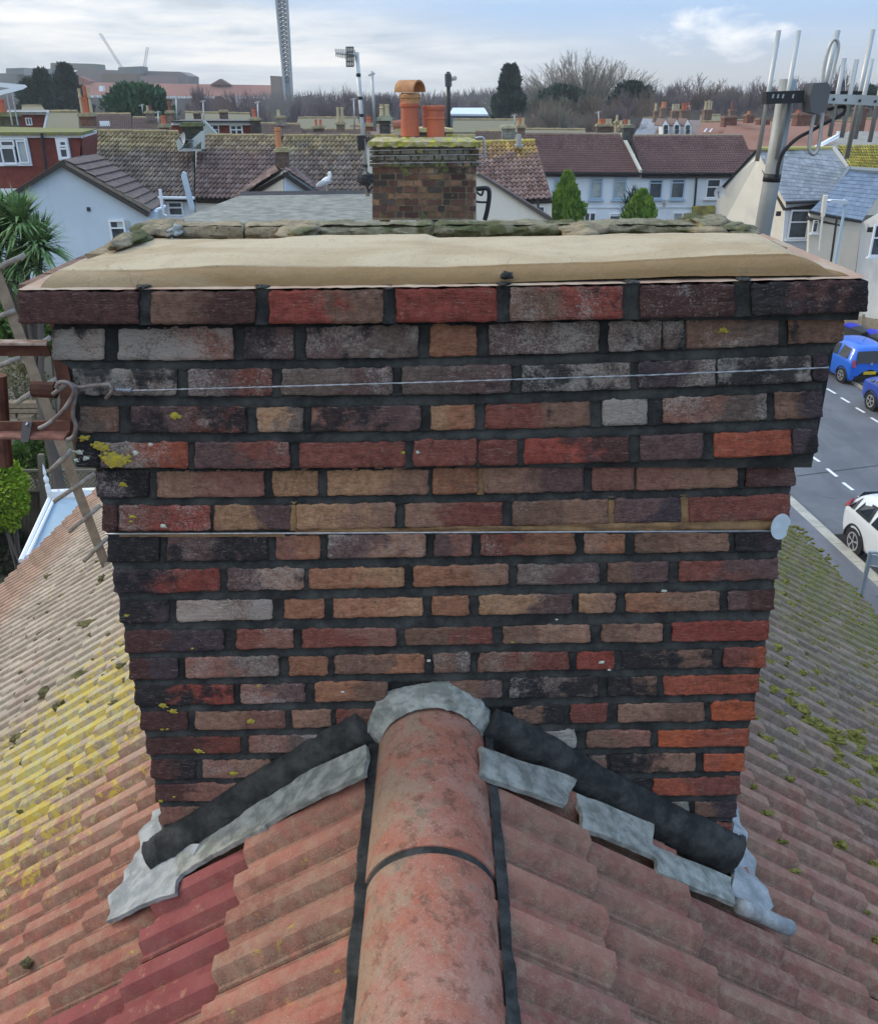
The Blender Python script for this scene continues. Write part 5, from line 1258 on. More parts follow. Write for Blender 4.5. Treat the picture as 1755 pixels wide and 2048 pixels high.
wall(th3, [(556, 402), (745, 402), (745, 520), (556, 520)], 36.2, M_CREAMW); ridgeline(th3, (567, 273, 39.2), (722, 273, 39.2))
cA = small_chimney(363, 400, 252, 302, 37.6, [], 'dark mossy chimney on the party wall of the mossy terrace', brick=(.06, .06, .045, 1), cap=(.14, .16, .07, 1))
m = MB(); m.prism([atY(352, 284, 37.2), atY(366, 264, 37.2), atY(366, 296, 37.2), atY(408, 298, 37.2), atY(408, 262, 37.2), atY(402, 262, 37.2), atY(402, 302, 37.2), atY(356, 302, 37.2)], (0, .2, 0)); m.build('lead_upstand', simple('pale_lead', (.45, .48, .45, 1)), cA)
def dish(px, py, Y, r, label, d=(-.3, -1, .25), mat=None):
    t = thing('satellite_dish', label, 'satellite dish', atY(px, py, Y)); c = atY(px, py, Y); dv = Vector(d).normalized(); Mq = dv.to_track_quat('Z', 'Y').to_matrix()
    m = MB()
    def f(u, v):
        a = 2*math.pi*u; return c+Mq @ Vector((math.cos(a)*r*v, math.sin(a)*r*1.08*v, .25*r*v*v))
    m.grid(f, 20, 4); m.grid(lambda u, v: f(u, v)-dv*.02, 20, 4); m.build('reflector', mat or simple('grey_dish', (.35, .37, .38, 1), .5), t)
    m = MB(); m.tube([c-Mq @ Vector((0, r*.9, -.05)), c+dv*r*.9], .018, 5); m.box(c+dv*r*.9, (.07, .07, .07)); m.tube([c-dv*.03, c-dv*.35], .03, 5); m.build('feed_arm', M_GREYP, t); return t
dish(369, 278, 36.9, .20, 'small dish on the roof in front of the dark mossy chimney', (-1, -.7, .25))
small_chimney(551, 573, 303, 336, 33.6, [(556, 12, 34, 'o', 0)], 'narrow brick chimney with one clay pot above the small gable painted half lit and half shaded', cap=(.42, .36, .2, 1))
# small gable: sunlit and shaded wall halves painted as cream and pale blue render
gx = thing('rear_wing', 'small gabled wing, its wall painted half as lit cream and half as shaded blue, beyond the flat roof', 'house', atY(572, 430, 32))
Yg = 32
m = MB(); m.prism([atY(488, 392, Yg+1.2), atY(566, 342, Yg), atY(568, 460, Yg), atY(488, 460, Yg+1.2)], (0, .2, 0)); m.build('wall', M_CREAMW, gx)
m = MB(); m.prism([atY(567, 342, Yg), atY(572, 342, Yg), atY(650, 390, Yg+.6), atY(650, 460, Yg+.6), atY(568, 460, Yg)], (0, .2, 0)); m.build('wall', M_BLUEW, gx)
slope(gx, [(553, 330, Yg+3.2), (570, 338, Yg-.2), (478, 392, Yg+1.0), (484, 384, Yg+3.2)], M_VOID, (4, 9), M_RF2, cols=vary, seed=4, lift=.04)
slope(gx, [(570, 338, Yg-.2), (590, 338, Yg+3.2), (662, 386, Yg+3.2), (652, 394, Yg+.4)], M_VOID, (4, 9), M_RF2, cols=vary, seed=5, lift=.04)
# pale blue gable house
pg = thing('rear_wing', 'large pale blue rendered gable under brown tiles on the left', 'house', atY(150, 560, 29))
wall(pg, [(-60, 446), (4, 408), (127, 330), (312, 424), (316, 640), (-60, 640)], 29, M_BLUEW)
slope(pg, [(126, 319, 28.8), (193, 308, 33.5), (325, 405, 33.5), (301, 421, 28.8)], M_VOID, (13, 9), simple('dark_brown_flat_tile', (.125, .09, .08, 1), .9, (.175, .135, .11, 1), 4, bstr=.4, bscale=30), cols=vary, seed=6, roll=.012, lift=.05)
slope(pg, [(126, 319, 28.8), (172, 308, 33.5), (30, 380, 33.5), (-8, 404, 28.8)], M_VOID)
m = MB(); m.prism([atY(-6, 408, 28.9), atY(-6, 403, 28.9), atY(126, 319, 28.9), atY(304, 417, 28.9), atY(300, 423, 28.9), atY(126, 326, 28.9)], (0, -.06, 0)); m.build('verge', simple('verge_mortar', (.22, .19, .15, 1), .9), pg)
window(pg, 217, 439, 262, 520, 29, 't', gm=M_GLASS); 
m = MB(); a = atY(233, 441, 28.97); b = atY(259, 455, 28.97); m.box(((a.x+b.x)/2, 28.965, (a.z+b.z)/2), (abs(b.x-a.x), .01, abs(b.z-a.z))); m.build('blind', simple('grey_blind', (.42, .46, .43, 1)), pg)
m = MB(); a = atY(177, 418, 28.98); m.box(a, (.1, .04, .12)); m.build('vent', M_BLACKP, pg)
m = MB(); m.tube([atY(320, 378, 30), atY(326, 428, 30), atY(333, 432, 30)], .05, 6); m.tube([atY(302, 424, 29.5), atY(330, 412, 30.2)], .05, 6); m.build('gutter', M_PVC, pg)
fl2 = thing('flue_post', 'pale blue pointed post standing by the mossy terrace wall', 'post', atY(378, 420, 33))
m = MB(); m.prism([atY(365, 343, 33), atY(370, 345, 33), atY(388, 418, 33), atY(379, 420, 33), atY(362, 352, 33)], (0, .15, 0)); m.build('post', M_BLUEW, fl2)
# red brick block with flat mossy roof
rbk = thing('dormer_house', 'red brick upper storey with a mossy flat roof and white windows at the far left', 'house', atY(90, 470, 34))
M_REDB = simple('red_brick_wall', (.20, .052, .038, 1), .9, (.15, .04, .03, 1), 5, bstr=.8, bscale=22, bdist=.01)
wall(rbk, [(-80, 272), (163, 272), (150, 420), (-80, 420)], 34, M_REDB); 
m = MB(); m.prism([atY(163, 275, 34), atY(192, 266, 36.5), atY(190, 320, 36.5), atY(166, 320, 34)], (0, .2, 0)); m.build('wall', M_REDB, rbk)
for i in range(9):
    m = MB(); y = 276+i*5; m.prism([atY(163.5+i*.3, y, 33.97), atY(191, y-8.5, 36.46), atY(191, y-5, 36.46), atY(163.5+i*.3, y+3.8, 33.97)], (0, -.04, 0)); m.build('cladding_board', M_REDB, rbk)
wall(rbk, [(-80, 268), (163, 268), (163, 275), (-80, 275)], 33.9, M_PVC, .08, 'fascia')
m = MB(); m.prism([atY(163, 268, 33.88), atY(194, 259, 36.5), atY(194, 266, 36.5), atY(163, 276, 33.88)], (0, -.05, 0)); m.build('fascia', M_PVC, rbk)
Zr = atY(100, 262, 33.8).z
m = MB(); m.prism([atY(-80, 264, 33.8), atY(163, 264, 33.8), atY(194, 257, 36.6), atY(-80, 251, 36.6)], (0, 0, -.1)); m.build('roof', mat_mossy('mossy_felt_roof', (.20, .19, .12, 1), (.14, .13, .09, 1), (.20, .21, .05, 1), .5), rbk)
window(rbk, -40, 272, 66, 331, 33.98, '', fw=.12, sill=False)
for (a, b, c, d) in ((3, 283, 28, 290), (4, 297, 33, 326), (35, 283, 58, 323)):
    window(rbk, a-3, b-3, c+3, d+3, 33.93, '', fw=.05, sill=False, gm=M_GLASS if a < 30 else M_GLASSP)
window(rbk, 111, 275, 144, 320, 33.98, '', fw=.12, sill=False, gm=M_GLASS)
window(rbk, 117, 280, 137, 293, 33.94, '', fw=.06, sill=False); window(rbk, 118, 295, 142, 318, 33.94, '', fw=.06, sill=False)
m = MB(); m.tube([atY(83, 266, 33.8), atY(86, 290, 33.8), atY(92, 336, 33.8), atY(94, 345, 33.8)], .055, 6); m.build('downpipe', M_BLACKP, rbk)
wall(rbk, [(-80, 378), (40, 378), (30, 420), (-80, 420)], 33.7, M_WHITEW)
# R4 and the white sloping gable
th4 = thing('terraced_house', 'house with orange lichened ridge tiles just right of the second chimney', 'house', atY(1040, 470, 38))
slope(th4, [(940, 287, 41.3), (1070, 284, 41.3), (1104, 397, 38), (940, 402, 38)], M_VOID, (15, 14), M_RF4, cols=vary, seed=7, roll=.06, lift=.05); ridgeline(th4, (945, 286, 41.3), (1070, 283, 41.3), .12, simple('orange_lichen_ridge', (.42, .33, .07, 1), .9, (.30, .22, .09, 1), 3))
wall(th4, [(940, 400), (1103, 398), (1102, 520), (940, 520)], 38.2, M_CREAMW)
window(th4, 1072, 412, 1088, 432, 38.2, '', gm=M_GLASS)
m = MB(); m.tube([atY(1037, 292, 40.4), atY(1037, 268, 40.4)], .11, 8); m.box(atY(1037, 291, 40.6), (.34, .4, .1)); m.build('flue', M_ALU, th4)
m = MB(); m.tube([atY(1074, 395, 37.8), atY(1076, 418, 37.8)], .05, 5); m.build('downpipe', M_BLACKP, th4)
wg = thing('rear_wing', 'plain cream gable wall with a long sloping verge right of the second chimney', 'house', atY(1000, 460, 27))
wall(wg, [(930, 352), (952, 351), (962, 353), (1108, 446), (1108, 520), (930, 520)], 27, M_CREAMW)
m = MB(); m.prism([atY(950, 350, 26.9), atY(958, 346, 26.9), atY(1104, 436, 26.9), atY(1108, 446, 26.9), atY(1100, 443, 26.9), atY(962, 354, 26.9)], (0, .8, 0)); m.build('verge', simple('dark_verge_tile', (.10, .08, .07, 1), .9), wg)
M_TERW = render_wall('terrace_white_render', (.66, .71, .75, 1))
# the long white terrace
for k, (nm, q, wl) in enumerate([
    ('white terraced house between the two green conifers', [(1046, 268, 54), (1241, 270, 54), (1281, 346, 50), (1090, 345, 50)], [(1091, 345), (1281, 347), (1281, 520), (1091, 520)]),
    ('white terraced house with dark sash windows and a black downpipe', [(1262, 273, 54), (1484, 272, 54), (1516, 347, 50), (1284, 348, 50)], [(1281, 348), (1530, 347), (1530, 520), (1281, 520)])]):
    t = thing('terraced_house', nm, 'house', atY((q[2][0]+q[3][0])/2, 500, 50), 'white terraced houses')
    slope(t, q, M_VOID, (44, 17), M_RF5, individual=True, limit=300, cols=lambda u, v, r: (lambda g: (g, g, g, 1))(r.uniform(.8, 1.2)), seed=8+k, roll=.05, lift=.06)
    ridgeline(t, q[0], q[1], .13, simple('brown_ridge', (.22, .17, .12, 1)))
    wall(t, wl, 50.3, M_TERW)
    wall(t, [(wl[0][0], 344), (wl[1][0], 345), (wl[1][0], 348.5), (wl[0][0], 348)], 49.9, M_BLACKP, .1, 'gutter')
    wall(t, [(wl[0][0], 412.5), (wl[1][0], 414), (wl[1][0], 416), (wl[0][0], 414.5)], 50.25, M_TERW, .1, 'string_course')
    if k == 0:
        for (a, b, c, d, g_) in ((1107, 356, 1130, 378, M_GLASSP), (1180, 355, 1203, 398, M_GLASSP), (1227, 354, 1250, 398, M_GLASSP)): window(t, a, b, c, d, 50.3, 't', M_BLUEFR, g_)
        window(t, 1167, 424, 1190, 450, 50.3, 'v', M_PVC, M_GLASS); window(t, 1218, 426, 1240, 450, 50.3, 't', M_PVC, M_GLASS)
        small = None
    else:
        for (a, b, c, d) in ((1298, 358, 1322, 397), (1342, 357, 1366, 397)): window(t, a, b, c, d, 50.3, 't', M_BLUEFR, M_GLASS)
        window(t, 1413, 357, 1437, 396, 50.3, 'h', M_PVC, M_GLASS); window(t, 1345, 424, 1382, 450, 50.3, 'v', M_PVC, M_GLASSP)
        m = MB(); m.tube([atY(1393, 347, 50.1), atY(1389, 400, 50.1), atY(1385, 440, 50.1)], .06, 6); m.build('downpipe', M_BLACKP, t)
        wall(t, [(1386, 413), (1430, 411), (1430, 440), (1386, 440)], 49.5, simple('mossy_yellow_wall', (.32, .28, .06, 1), .9, (.15, .13, .05, 1), 2), .3, 'porch')
    if k == 0:
        m = MB(); m.prism([atY(1240, 270, 53.8), atY(1245, 270, 53.8), atY(1283, 345, 49.8), atY(1278, 345, 49.8)], (0, -.02, .14)); m.build('party_verge', simple('pale_verge', (.45, .44, .38, 1)), t)
dish(1328, 407, 49.6, .17, 'small grey dish on the white terrace wall above the small conifer', (-.4, -1, .2))
dish(1439, 385, 44.5, .26, 'grey satellite dish on the corner of the cream gable', (-.7, -1, .2))
small_chimney(1247, 1267, 255, 280, 51.5, [], 'short dark chimney between the two long plum roofs', brick=(.09, .09, .08, 1), cap=(.25, .24, .17, 1))
# ------------------------------------------------------------------ right: cream gable, slate roofs
YR = 44
rg_ = thing('gabled_house', 'cream rendered house with blue grey slate roof behind the aerial mast', 'house', atY(1560, 560, YR))
m = MB(); m.prism([atY(1433, 470, YR+1.5), atY(1433, 392, YR+1.5), atY(1441, 375, YR+1.4), atY(1512, 300, YR+.4), atY(1519, 311, YR), atY(1571, 403, YR-2.6), atY(1560, 560, YR-2.6), atY(1433, 560, YR+1.5)], (.25, .25, 0)); m.build('wall', M_CREAMW, rg_)
m = MB(); m.prism([atY(1436, 380, YR+1.4), atY(1512, 298, YR+.3), atY(1514, 303, YR+.3), atY(1440, 384, YR+1.4)], (-.05, -.1, 0)); m.build('verge', M_BLACKP, rg_)
m = MB(); m.prism([atY(1571, 403, YR-2.6), atY(1645, 400, YR-2.2), atY(1640, 410, YR-2.2), atY(1632, 560, YR-2.2), atY(1558, 560, YR-2.6)], (0, .2, 0)); m.build('wall', M_WHITEW, rg_)
def slates(parent, q, nx, ny, name='roof', seed=0, sm=None):
    T0, T1, B1, B0 = [atY(*k) for k in q]; n = (T1-T0).cross(B0-T0).normalized(); n = n if n.z > 0 else -n
    m = MB(); lo_ = -n*.35; m.prism([T0+lo_, T1+lo_, B1+lo_, B0+lo_], -n*.05); rf = m.build(name, M_VOID, parent); rr = random.Random(seed)
    P = lambda u, v: (T0.lerp(T1, u)).lerp(B0.lerp(B1, u), v)
    cnt = 0
    for j in range(ny):
        off = .5 if j % 2 else 0
        for i in range(-1, nx):
            u0 = max(0, (i+off)/nx+.001); u1 = min(1, (i+1+off)/nx-.001)
            if u1-u0 < .003: continue
            v0 = max(0, j/ny-.02); v1 = min(1, (j+1)/ny)
            lf = rr.uniform(.015, .024)
            mm = MB(); mm.prism([P(u0, v0)+n*.006, P(u1, v0)+n*.006, P(u1, v1)+n*lf, P(u0, v1)+n*lf], n*.008)
            o = mm.build('slate', sm or M_SLATEO, rf); g = rr.uniform(.82, 1.15); o.color = (g, g, g, 1); cnt += 1
    return rf
t = NT('blue_grey_slate_pieces'); oi = t.N.new('ShaderNodeObjectInfo')
col = t.mix(t.ss(t.noi(2.5, 5), .35, .65), (.18, .19, .205, 1), (.235, .25, .265, 1)); col = t.mix(1.0, col, oi.outputs['Color'], 'MULTIPLY'); M_SLATEO = t.fin(col, .55, t.bump(t.noi(20, 4), .4, .01), spec=.4)
slates(rg_, [(1516, 301, YR+.3), (1665, 297, YR+.6), (1692, 338, YR-1.2), (1519, 312, YR-.0)], 15, 3, seed=1)
slates(rg_, [(1519, 311, YR), (1692, 338, YR-1.2), (1652, 404, YR-2.7), (1570, 406, YR-2.9)], 15, 11, seed=2)
t = NT('bluer_slate_pieces'); oi = t.N.new('ShaderNodeObjectInfo')
col = t.mix(t.ss(t.noi(2.5, 5), .35, .65), (.15, .18, .225, 1), (.18, .215, .265, 1)); col = t.mix(1.0, col, oi.outputs['Color'], 'MULTIPLY'); M_SLATEB = t.fin(col, .5, t.bump(t.noi(20, 4), .4, .01), spec=.5)
slates(rg_, [(1700, 339, YR-1.2), (1790, 341, YR-.8), (1722, 443, YR-4.6), (1617, 424, YR-4.2)], 12, 12, seed=3, sm=M_SLATEB)
m = MB(); m.prism([atY(1692, 337, YR-1.25), atY(1699, 338, YR-1.25), atY(1657, 402, YR-2.8), atY(1650, 402, YR-2.8)], (0, -.05, .12)); m.build('valley_lead', M_LEAD, rg_)
m = MB(); m.tube([atY(1516, 297, YR+.2), atY(1668, 296, YR+.6)], .09, 6); m.build('ridge', simple('yellow_lichen_ridge', (.40, .36, .12, 1), .9), rg_)
m = MB(); m.tube([atY(1666, 297, YR+.6), atY(1680, 316, YR-.2), atY(1695, 338, YR-1.2), atY(1800, 345, YR-1.1)], .14, 6); m.build('hip_ridge', simple('pale_hip', (.36, .36, .33, 1), .9), rg_)
m = MB(); m.tube([atY(1571, 405, YR-2.9), atY(1648, 402, YR-2.9)], .07, 6); m.tube([atY(1617, 423, YR-4.3), atY(1650, 430, YR-4.4), atY(1722, 443, YR-4.8)], .07, 6); m.build('gutter', M_BLACKP, rg_)
m = MB(); m.prism([atY(1619, 424, YR-3.9), atY(1722, 445, YR-4.5), atY(1700, 620, YR-4.5), atY(1610, 620, YR-3.9)], (0, .2, 0)); m.build('wall', M_CREAMW, rg_)
m = MB(); m.prism([atY(1722, 445, YR-4.5), atY(1800, 400, YR-7.0), atY(1800, 660, YR-7.0), atY(1700, 640, YR-4.5)], (.2, .1, 0)); m.build('wall', M_WHITEW, rg_)
window(rg_, 1581, 419, 1611, 477, YR-2.6, 'h', M_PVC, M_GLASS); window(rg_, 1626, 440, 1632, 464, YR-4.1, 't', M_PVC, M_GLASS)
window(rg_, 1748, 448, 1768, 512, YR-6.6, 'h', M_PVC, M_GLASS)
m = MB(); m.tube([atY(1650, 390, YR-4.4), atY(1644, 432, YR-4.4)], .11, 8); m.tube([atY(1644, 432, YR-4.5), atY(1638, 500, YR-4.5)], .05, 6); m.build('soil_pipe', M_CREAMW, rg_)
m = MB(); m.tube([atY(1673, 434, YR-4.7), atY(1663, 508, YR-4.7), atY(1655, 560, YR-4.7)], .05, 6); m.build('downpipe', M_BLACKP, rg_)
m = MB(); m.box(atY(1556, 427, YR-2.7), (.2, .1, .2)); m.box(atY(1739, 459, YR-5.5), (.2, .1, .2)); m.build('wall_vent', M_BLACKP, rg_)
mg = thing('house', 'house with a bright mossy yellow green tiled roof at the right edge', 'house', atY(1740, 400, YR+4))
slope(mg, [(1672, 292, YR+5), (1800, 290, YR+5), (1800, 345, YR+1.5), (1700, 338, YR+1.5)], M_VOID, (24, 9), mat_farroof('bright_mossy_roof', (.22, .19, .045, 1), (.28, .25, .055, 1), (.33, .30, .07, 1), (.20, .20, .04, 1), 8.3, 1, .5), cols=vary, seed=12, lift=.06)
wall(mg, [(1700, 345), (1800, 345), (1800, 430), (1700, 430)], YR+2, M_CREAMW)
ga = thing('house', 'house with a grey felted roof and white bargeboards behind the aerial rods', 'house', atY(1700, 300, 56))
slope(ga, [(1695, 262, 62), (1800, 262, 62), (1800, 298, 56), (1640, 298, 56)], simple('grey_felt_slope', (.22, .20, .17, 1), .95, (.28, .26, .23, 1), 2))
m = MB(); m.prism([atY(1612, 300, 56), atY(1672, 268, 58), atY(1672, 262, 58), atY(1685, 262, 58), atY(1680, 272, 58), atY(1625, 300, 56)], (0, -.15, 0)); m.build('bargeboard', M_PVC, ga); wall(ga, [(1640, 298), (1800, 298), (1800, 360), (1640, 360)], 56.5, M_CREAMW)
# ------------------------------------------------------------------ mid distance roofs and chimneys
def roofm(k, a, b, m=(.12, .13, .05, 1)): return mat_mossy(k, a, b, m, .38, (.3, .26, .08, 1), .68)
RB1 = roofm('brown_far_roof', (.14, .10, .085, 1), (.20, .14, .12, 1)); RB2 = roofm('olive_far_roof', (.16, .15, .10, 1), (.21, .19, .13, 1), (.17, .18, .06, 1)); RB3 = roofm('red_far_roof', (.23, .11, .085, 1), (.29, .15, .10, 1), (.26, .16, .07, 1)); RB4 = simple('slate_far_roof', (.20, .20, .21, 1), .7, (.27, .27, .28, 1), 2)
def far_house(label, q, rm, wl=None, wm=None, tiles=None, group=None, wins=()):
    t = thing('house', label, 'house', atY((q[2][0]+q[3][0])/2, q[2][1]+8, q[2][2]), group)
    nx, ny = tiles or (0, 0)
    if tiles: slope(t, q, M_VOID, tiles, rm, individual=False, cols=None, lift=.07, roll=.06)
    else: slope(t, q, rm)
    ridgeline(t, q[0], q[1], .14)
    Yw = q[2][2]+.3; x0, x1 = q[3][0]+1, q[2][0]-1; yb = max(q[2][1], q[3][1])
    wall(t, wl or [(x0, q[3][1]+1), (x1, q[2][1]+1), (x1, yb+90), (x0, yb+90)], Yw, wm or M_CREAMW)
    for w in wins: window(t, *w[:4], Yw, w[4] if len(w) > 4 else 'h', sill=False)
    return t
far_house('house with a long mossy brown roof and one skylight behind the mossy terrace', [(150, 229, 66), (262, 229, 66), (264, 264, 60), (150, 266, 60)], RB1, tiles=(26, 8))
m = MB(); a = atY(210, 250, 61.6); m.box(a, (.62, .1, .5)); o = m.build('skylight', M_PVC); o.parent = bpy.data.objects['house.002'] if False else None
tag(o, 'white framed skylight on the long mossy brown roof', 'skylight')
far_house('low purple brown roofed house left of the bundled clay pots', [(266, 236, 64), (322, 237, 64), (324, 266, 59), (264, 266, 59)], RB1, tiles=(14, 6))
far_house('olive roofed house behind the mossy flat roof', [(94, 224, 58), (156, 224, 58), (158, 256, 54), (88, 256, 54)], RB2)
rd = thing('dormer_house', 'red brick dormer with one small white window above the mossy flat roof', 'house', atY(50, 260, 50))
wall(rd, [(22, 228), (88, 228), (82, 256), (26, 262)], 50, M_REDB); wall(rd, [(14, 222), (92, 222), (92, 229), (14, 229)], 49.8, M_PVC, .3, 'fascia'); window(rd, 51, 235, 66, 250, 50, 'v', sill=False)
m = MB(); m.prism([atY(14, 223, 49.7), atY(92, 223, 49.7), atY(95, 219, 53), atY(14, 219, 53)], (0, 0, -.1)); m.build('roof', M_FELTROOF, rd)
m = MB(); m.prism([atY(86, 256, 49.8), atY(94, 220, 49.8), atY(98, 220, 49.8), atY(90, 256, 49.8)], (0, .1, 0)); m.build('downpipe', M_PVC, rd)
far_house('small house with a yellow olive roof in front of the dark conifers', [(44, 212, 90), (84, 212, 90), (92, 222, 84), (42, 222, 84)], RB2)
small_chimney(-12, 28, 232, 262, 38, [(3, 11, 22, 'r', 0), (-6, 9, 14, 'y', 0)], 'mossy chimney with red pots at the left edge', brick=(.12, .11, .07, 1), cap=(.22, .22, .10, 1))
small_chimney(158, 184, 232, 252, 41, [(162, 6, 40, 'y', 1), (169, 9, 26, 'r', 0), (173, 7, 44, 'r', 1), (180, 6, 40, 'y', 1)], 'chimney crowded with tall orange and buff pots behind the mossy flat roof', brick=(.22, .12, .08, 1))
small_chimney(319, 333, 254, 265, 43, [(326, 9, 14, 'r', 0)], 'stub chimney with one bright red pot left of the dark mossy chimney', brick=(.25, .12, .08, 1))
small_chimney(332, 344, 226, 264, 50, [(338, 7, 18, 'd', 1)], 'slim stepped chimney with a dark ringed pot', brick=(.26, .19, .14, 1))
small_chimney(290, 304, 226, 240, 62, [(294, 5, 9, 'y', 0), (300, 5, 9, 'd', 1)], 'small chimney with round cowls in front of the green conifer', brick=(.25, .2, .17, 1))
dm = thing('dormer_house', 'flat roofed dormers of red hung tile with white windows beyond the mossy terrace', 'house', atY(460, 275, 47))
wall(dm, [(342, 250), (500, 250), (502, 274), (342, 276)], 47, M_REDB); wall(dm, [(342, 244), (500, 244), (500, 250), (342, 250)], 46.8, M_PVC, .2, 'fascia'); wall(dm, [(342, 241), (502, 241), (502, 244.5), (342, 244.5)], 46.6, M_BLACKP, 3, 'roof')
for a, b in ((424, 440), (459, 487)): window(dm, a, 249, b, 273, 47, 'hv' if b-a > 20 else 'h', sill=False)
m = MB(); m.prism([atY(398, 244, 44), atY(408, 241, 44), atY(436, 270, 44), atY(403, 270, 44)], (0, .3, 0)); m.build('cheek', simple('pale_lead_cheek', (.38, .40, .36, 1)), dm)
small_chimney(500, 517, 240, 274, 46.5, [(507, 7, 15, 'r', 1)], 'dark brick chimney with a red pot at the right end of the dormers', brick=(.08, .07, .06, 1))
small_chimney(438, 452, 224, 242, 60, [], 'plain brown chimney above the dormers', brick=(.15, .10, .085, 1))
small_chimney(386, 398, 226, 240, 64, [], 'square dark brown chimney left of the plain one', brick=(.12, .09, .08, 1))
far_house('olive roofed house running behind the dormers', [(370, 225, 75), (500, 228, 75), (500, 244, 70), (370, 244, 70)], RB2)
small_chimney(551, 568, 236, 250, 58, [(556, 6, 10, 'y', 0)], 'pale rendered stack near the foot of the lattice tower', brick=(.30, .28, .22, 1))
far_house('brown roofed house right of the dormers', [(520, 248, 60), (600, 250, 60), (606, 274, 55), (518, 274, 55)], RB1, tiles=(18, 5))
far_house('olive and brown roofed house left of the white banded mast', [(596, 236, 82), (716, 236, 82), (722, 258, 76), (590, 258, 76)], RB2)
far_house('brown roofed house below the olive one beside the white banded mast', [(590, 260, 60), (738, 260, 60), (745, 276, 56), (586, 276, 56)], RB1, tiles=(30, 4))
far_house('long brown roofed house between the green pot stack and the mast', [(700, 252, 70), (800, 252, 70), (806, 270, 65), (696, 270, 65)], RB1)
small_chimney(672, 688, 248, 262, 55, [(676, 6, 24, 'y', 0), (684, 6, 24, 'y', 0)], 'stack with two tall pale pots left of the mast', brick=(.24, .18, .13, 1))
small_chimney(626, 646, 256, 264, 50, [(631, 5, 10, 'r', 0), (640, 5, 10, 'r', 0)], 'low stack with a pair of small red pots', brick=(.14, .1, .08, 1))
small_chimney(730, 748, 252, 262, 45, [(737, 9, 12, 'r', 1)], 'low stack with a ribbed red pot behind the white banded mast', brick=(.3, .12, .08, 1))
small_chimney(758, 779, 240, 272, 30, [(763, 9, 19, 'y', 1), (773, 9, 19, 'y', 0)], 'dark brick stack with two pale lichened pots left of the cowled pot', brick=(.10, .085, .075, 1), cap=(.35, .36, .25, 1))
far_house('olive roofed house right of the clay pots', [(906, 240, 80), (1042, 240, 80), (1046, 264, 74), (904, 264, 74)], RB2)
far_house('brown tiled house directly behind the orange lichened ridge', [(950, 264, 56), (1010, 264, 56), (1016, 285, 52), (948, 285, 52)], RB1, tiles=(14, 5))
sh = thing('warehouse', 'distant low building with a pale blue metal roof in front of the trees', 'building', atY(930, 240, 170))
m = MB(); m.prism([atY(898, 227, 168), atY(905, 215, 178), atY(968, 215, 178), atY(976, 228, 168)], (0, 0, -.3)); m.build('roof', simple('pale_blue_metal_roof', (.55, .62, .70, 1), .5), sh); wall(sh, [(900, 228), (974, 229), (974, 250), (900, 250)], 168.5, simple('blue_shed_wall', (.12, .17, .24, 1)))
small_chimney(1004, 1030, 256, 282, 46, [], 'broad grey rendered stack with a pale slab right of the second chimney', brick=(.30, .29, .24, 1), cap=(.50, .46, .30, 1))
small_chimney(1035, 1050, 255, 276, 44, [(1039, 6, 11, 'o', 0), (1046, 6, 11, 'y', 0)], 'brown stack with two stub pots beside the orange lichened ridge', brick=(.22, .15, .11, 1))
far_house('low long roofed house behind the white terrace', [(1046, 259, 70), (1170, 260, 70), (1172, 270, 66), (1044, 270, 66)], RB2)
small_chimney(1194, 1224, 252, 270, 58, [(1200, 8, 8, 'o', 0), (1207, 8, 8, 'r', 0), (1214, 8, 8, 'y', 0), (1220, 7, 8, 'y', 0)], 'wide dark stack with a row of four stub pots', brick=(.15, .10, .08, 1))
small_chimney(1231, 1238, 246, 272, 60, [(1234, 5, 10, 'y', 1)], 'slender pale stack beside the wide dark one', brick=(.42, .36, .24, 1))
small_chimney(1239, 1264, 254, 262, 57, [(1243, 6, 7, 'y', 0), (1250, 6, 9, 'r', 0), (1258, 6, 8, 'y', 0)], 'stack with red and buff pots above the dark party chimney', brick=(.30, .22, .15, 1))
far_house('pale slate roofed house with a white gable left of the three dormers', [(1285, 236, 105), (1345, 236, 105), (1335, 268, 95), (1268, 268, 95)], RB4, wm=M_WHITEW)
dr = thing('dormer_house', 'slate roofed house with three narrow white pointed dormers', 'house', atY(1355, 272, 84))
slope(dr, [(1322, 238, 92), (1400, 240, 92), (1398, 272, 84), (1305, 272, 84)], roofm('dormer_house_roof', (.19, .14, .125, 1), (.24, .19, .17, 1)))
for x in (1331, 1353, 1375):
    m = MB(); m.prism([atY(x-6.5, 270, 83.5), atY(x-6.5, 251, 83.5), atY(x, 240, 83.5), atY(x+6.5, 251, 83.5), atY(x+6.5, 270, 83.5)], (0, 1.5, 0)); d_ = m.build('dormer', M_PVC, dr)
    m = MB(); m.prism([atY(x-7.5, 253, 83.6), atY(x, 239.5, 83.6), atY(x+7.5, 253, 83.6), atY(x+7.5, 250.5, 83.6), atY(x, 237, 83.6), atY(x-7.5, 250.5, 83.6)], (0, 3.2, 0)); m.build('dormer_roof', simple('dormer_tiles', (.16, .11, .10, 1)), d_)
    m = MB()
    for yy in (254, 263): m.box(atY(x, yy, 83.42), (.34, .04, .34))
    m.build('pane', M_GLASS, d_)
far_house('steep slate roofed house right of the pointed dormers', [(1400, 232, 96), (1440, 230, 96), (1448, 262, 90), (1392, 262, 90)], RB2)
far_house('red roofed house with two skylights beyond the plum roofs', [(1404, 244, 78), (1462, 243, 78), (1470, 275, 70), (1390, 275, 70)], RB3)
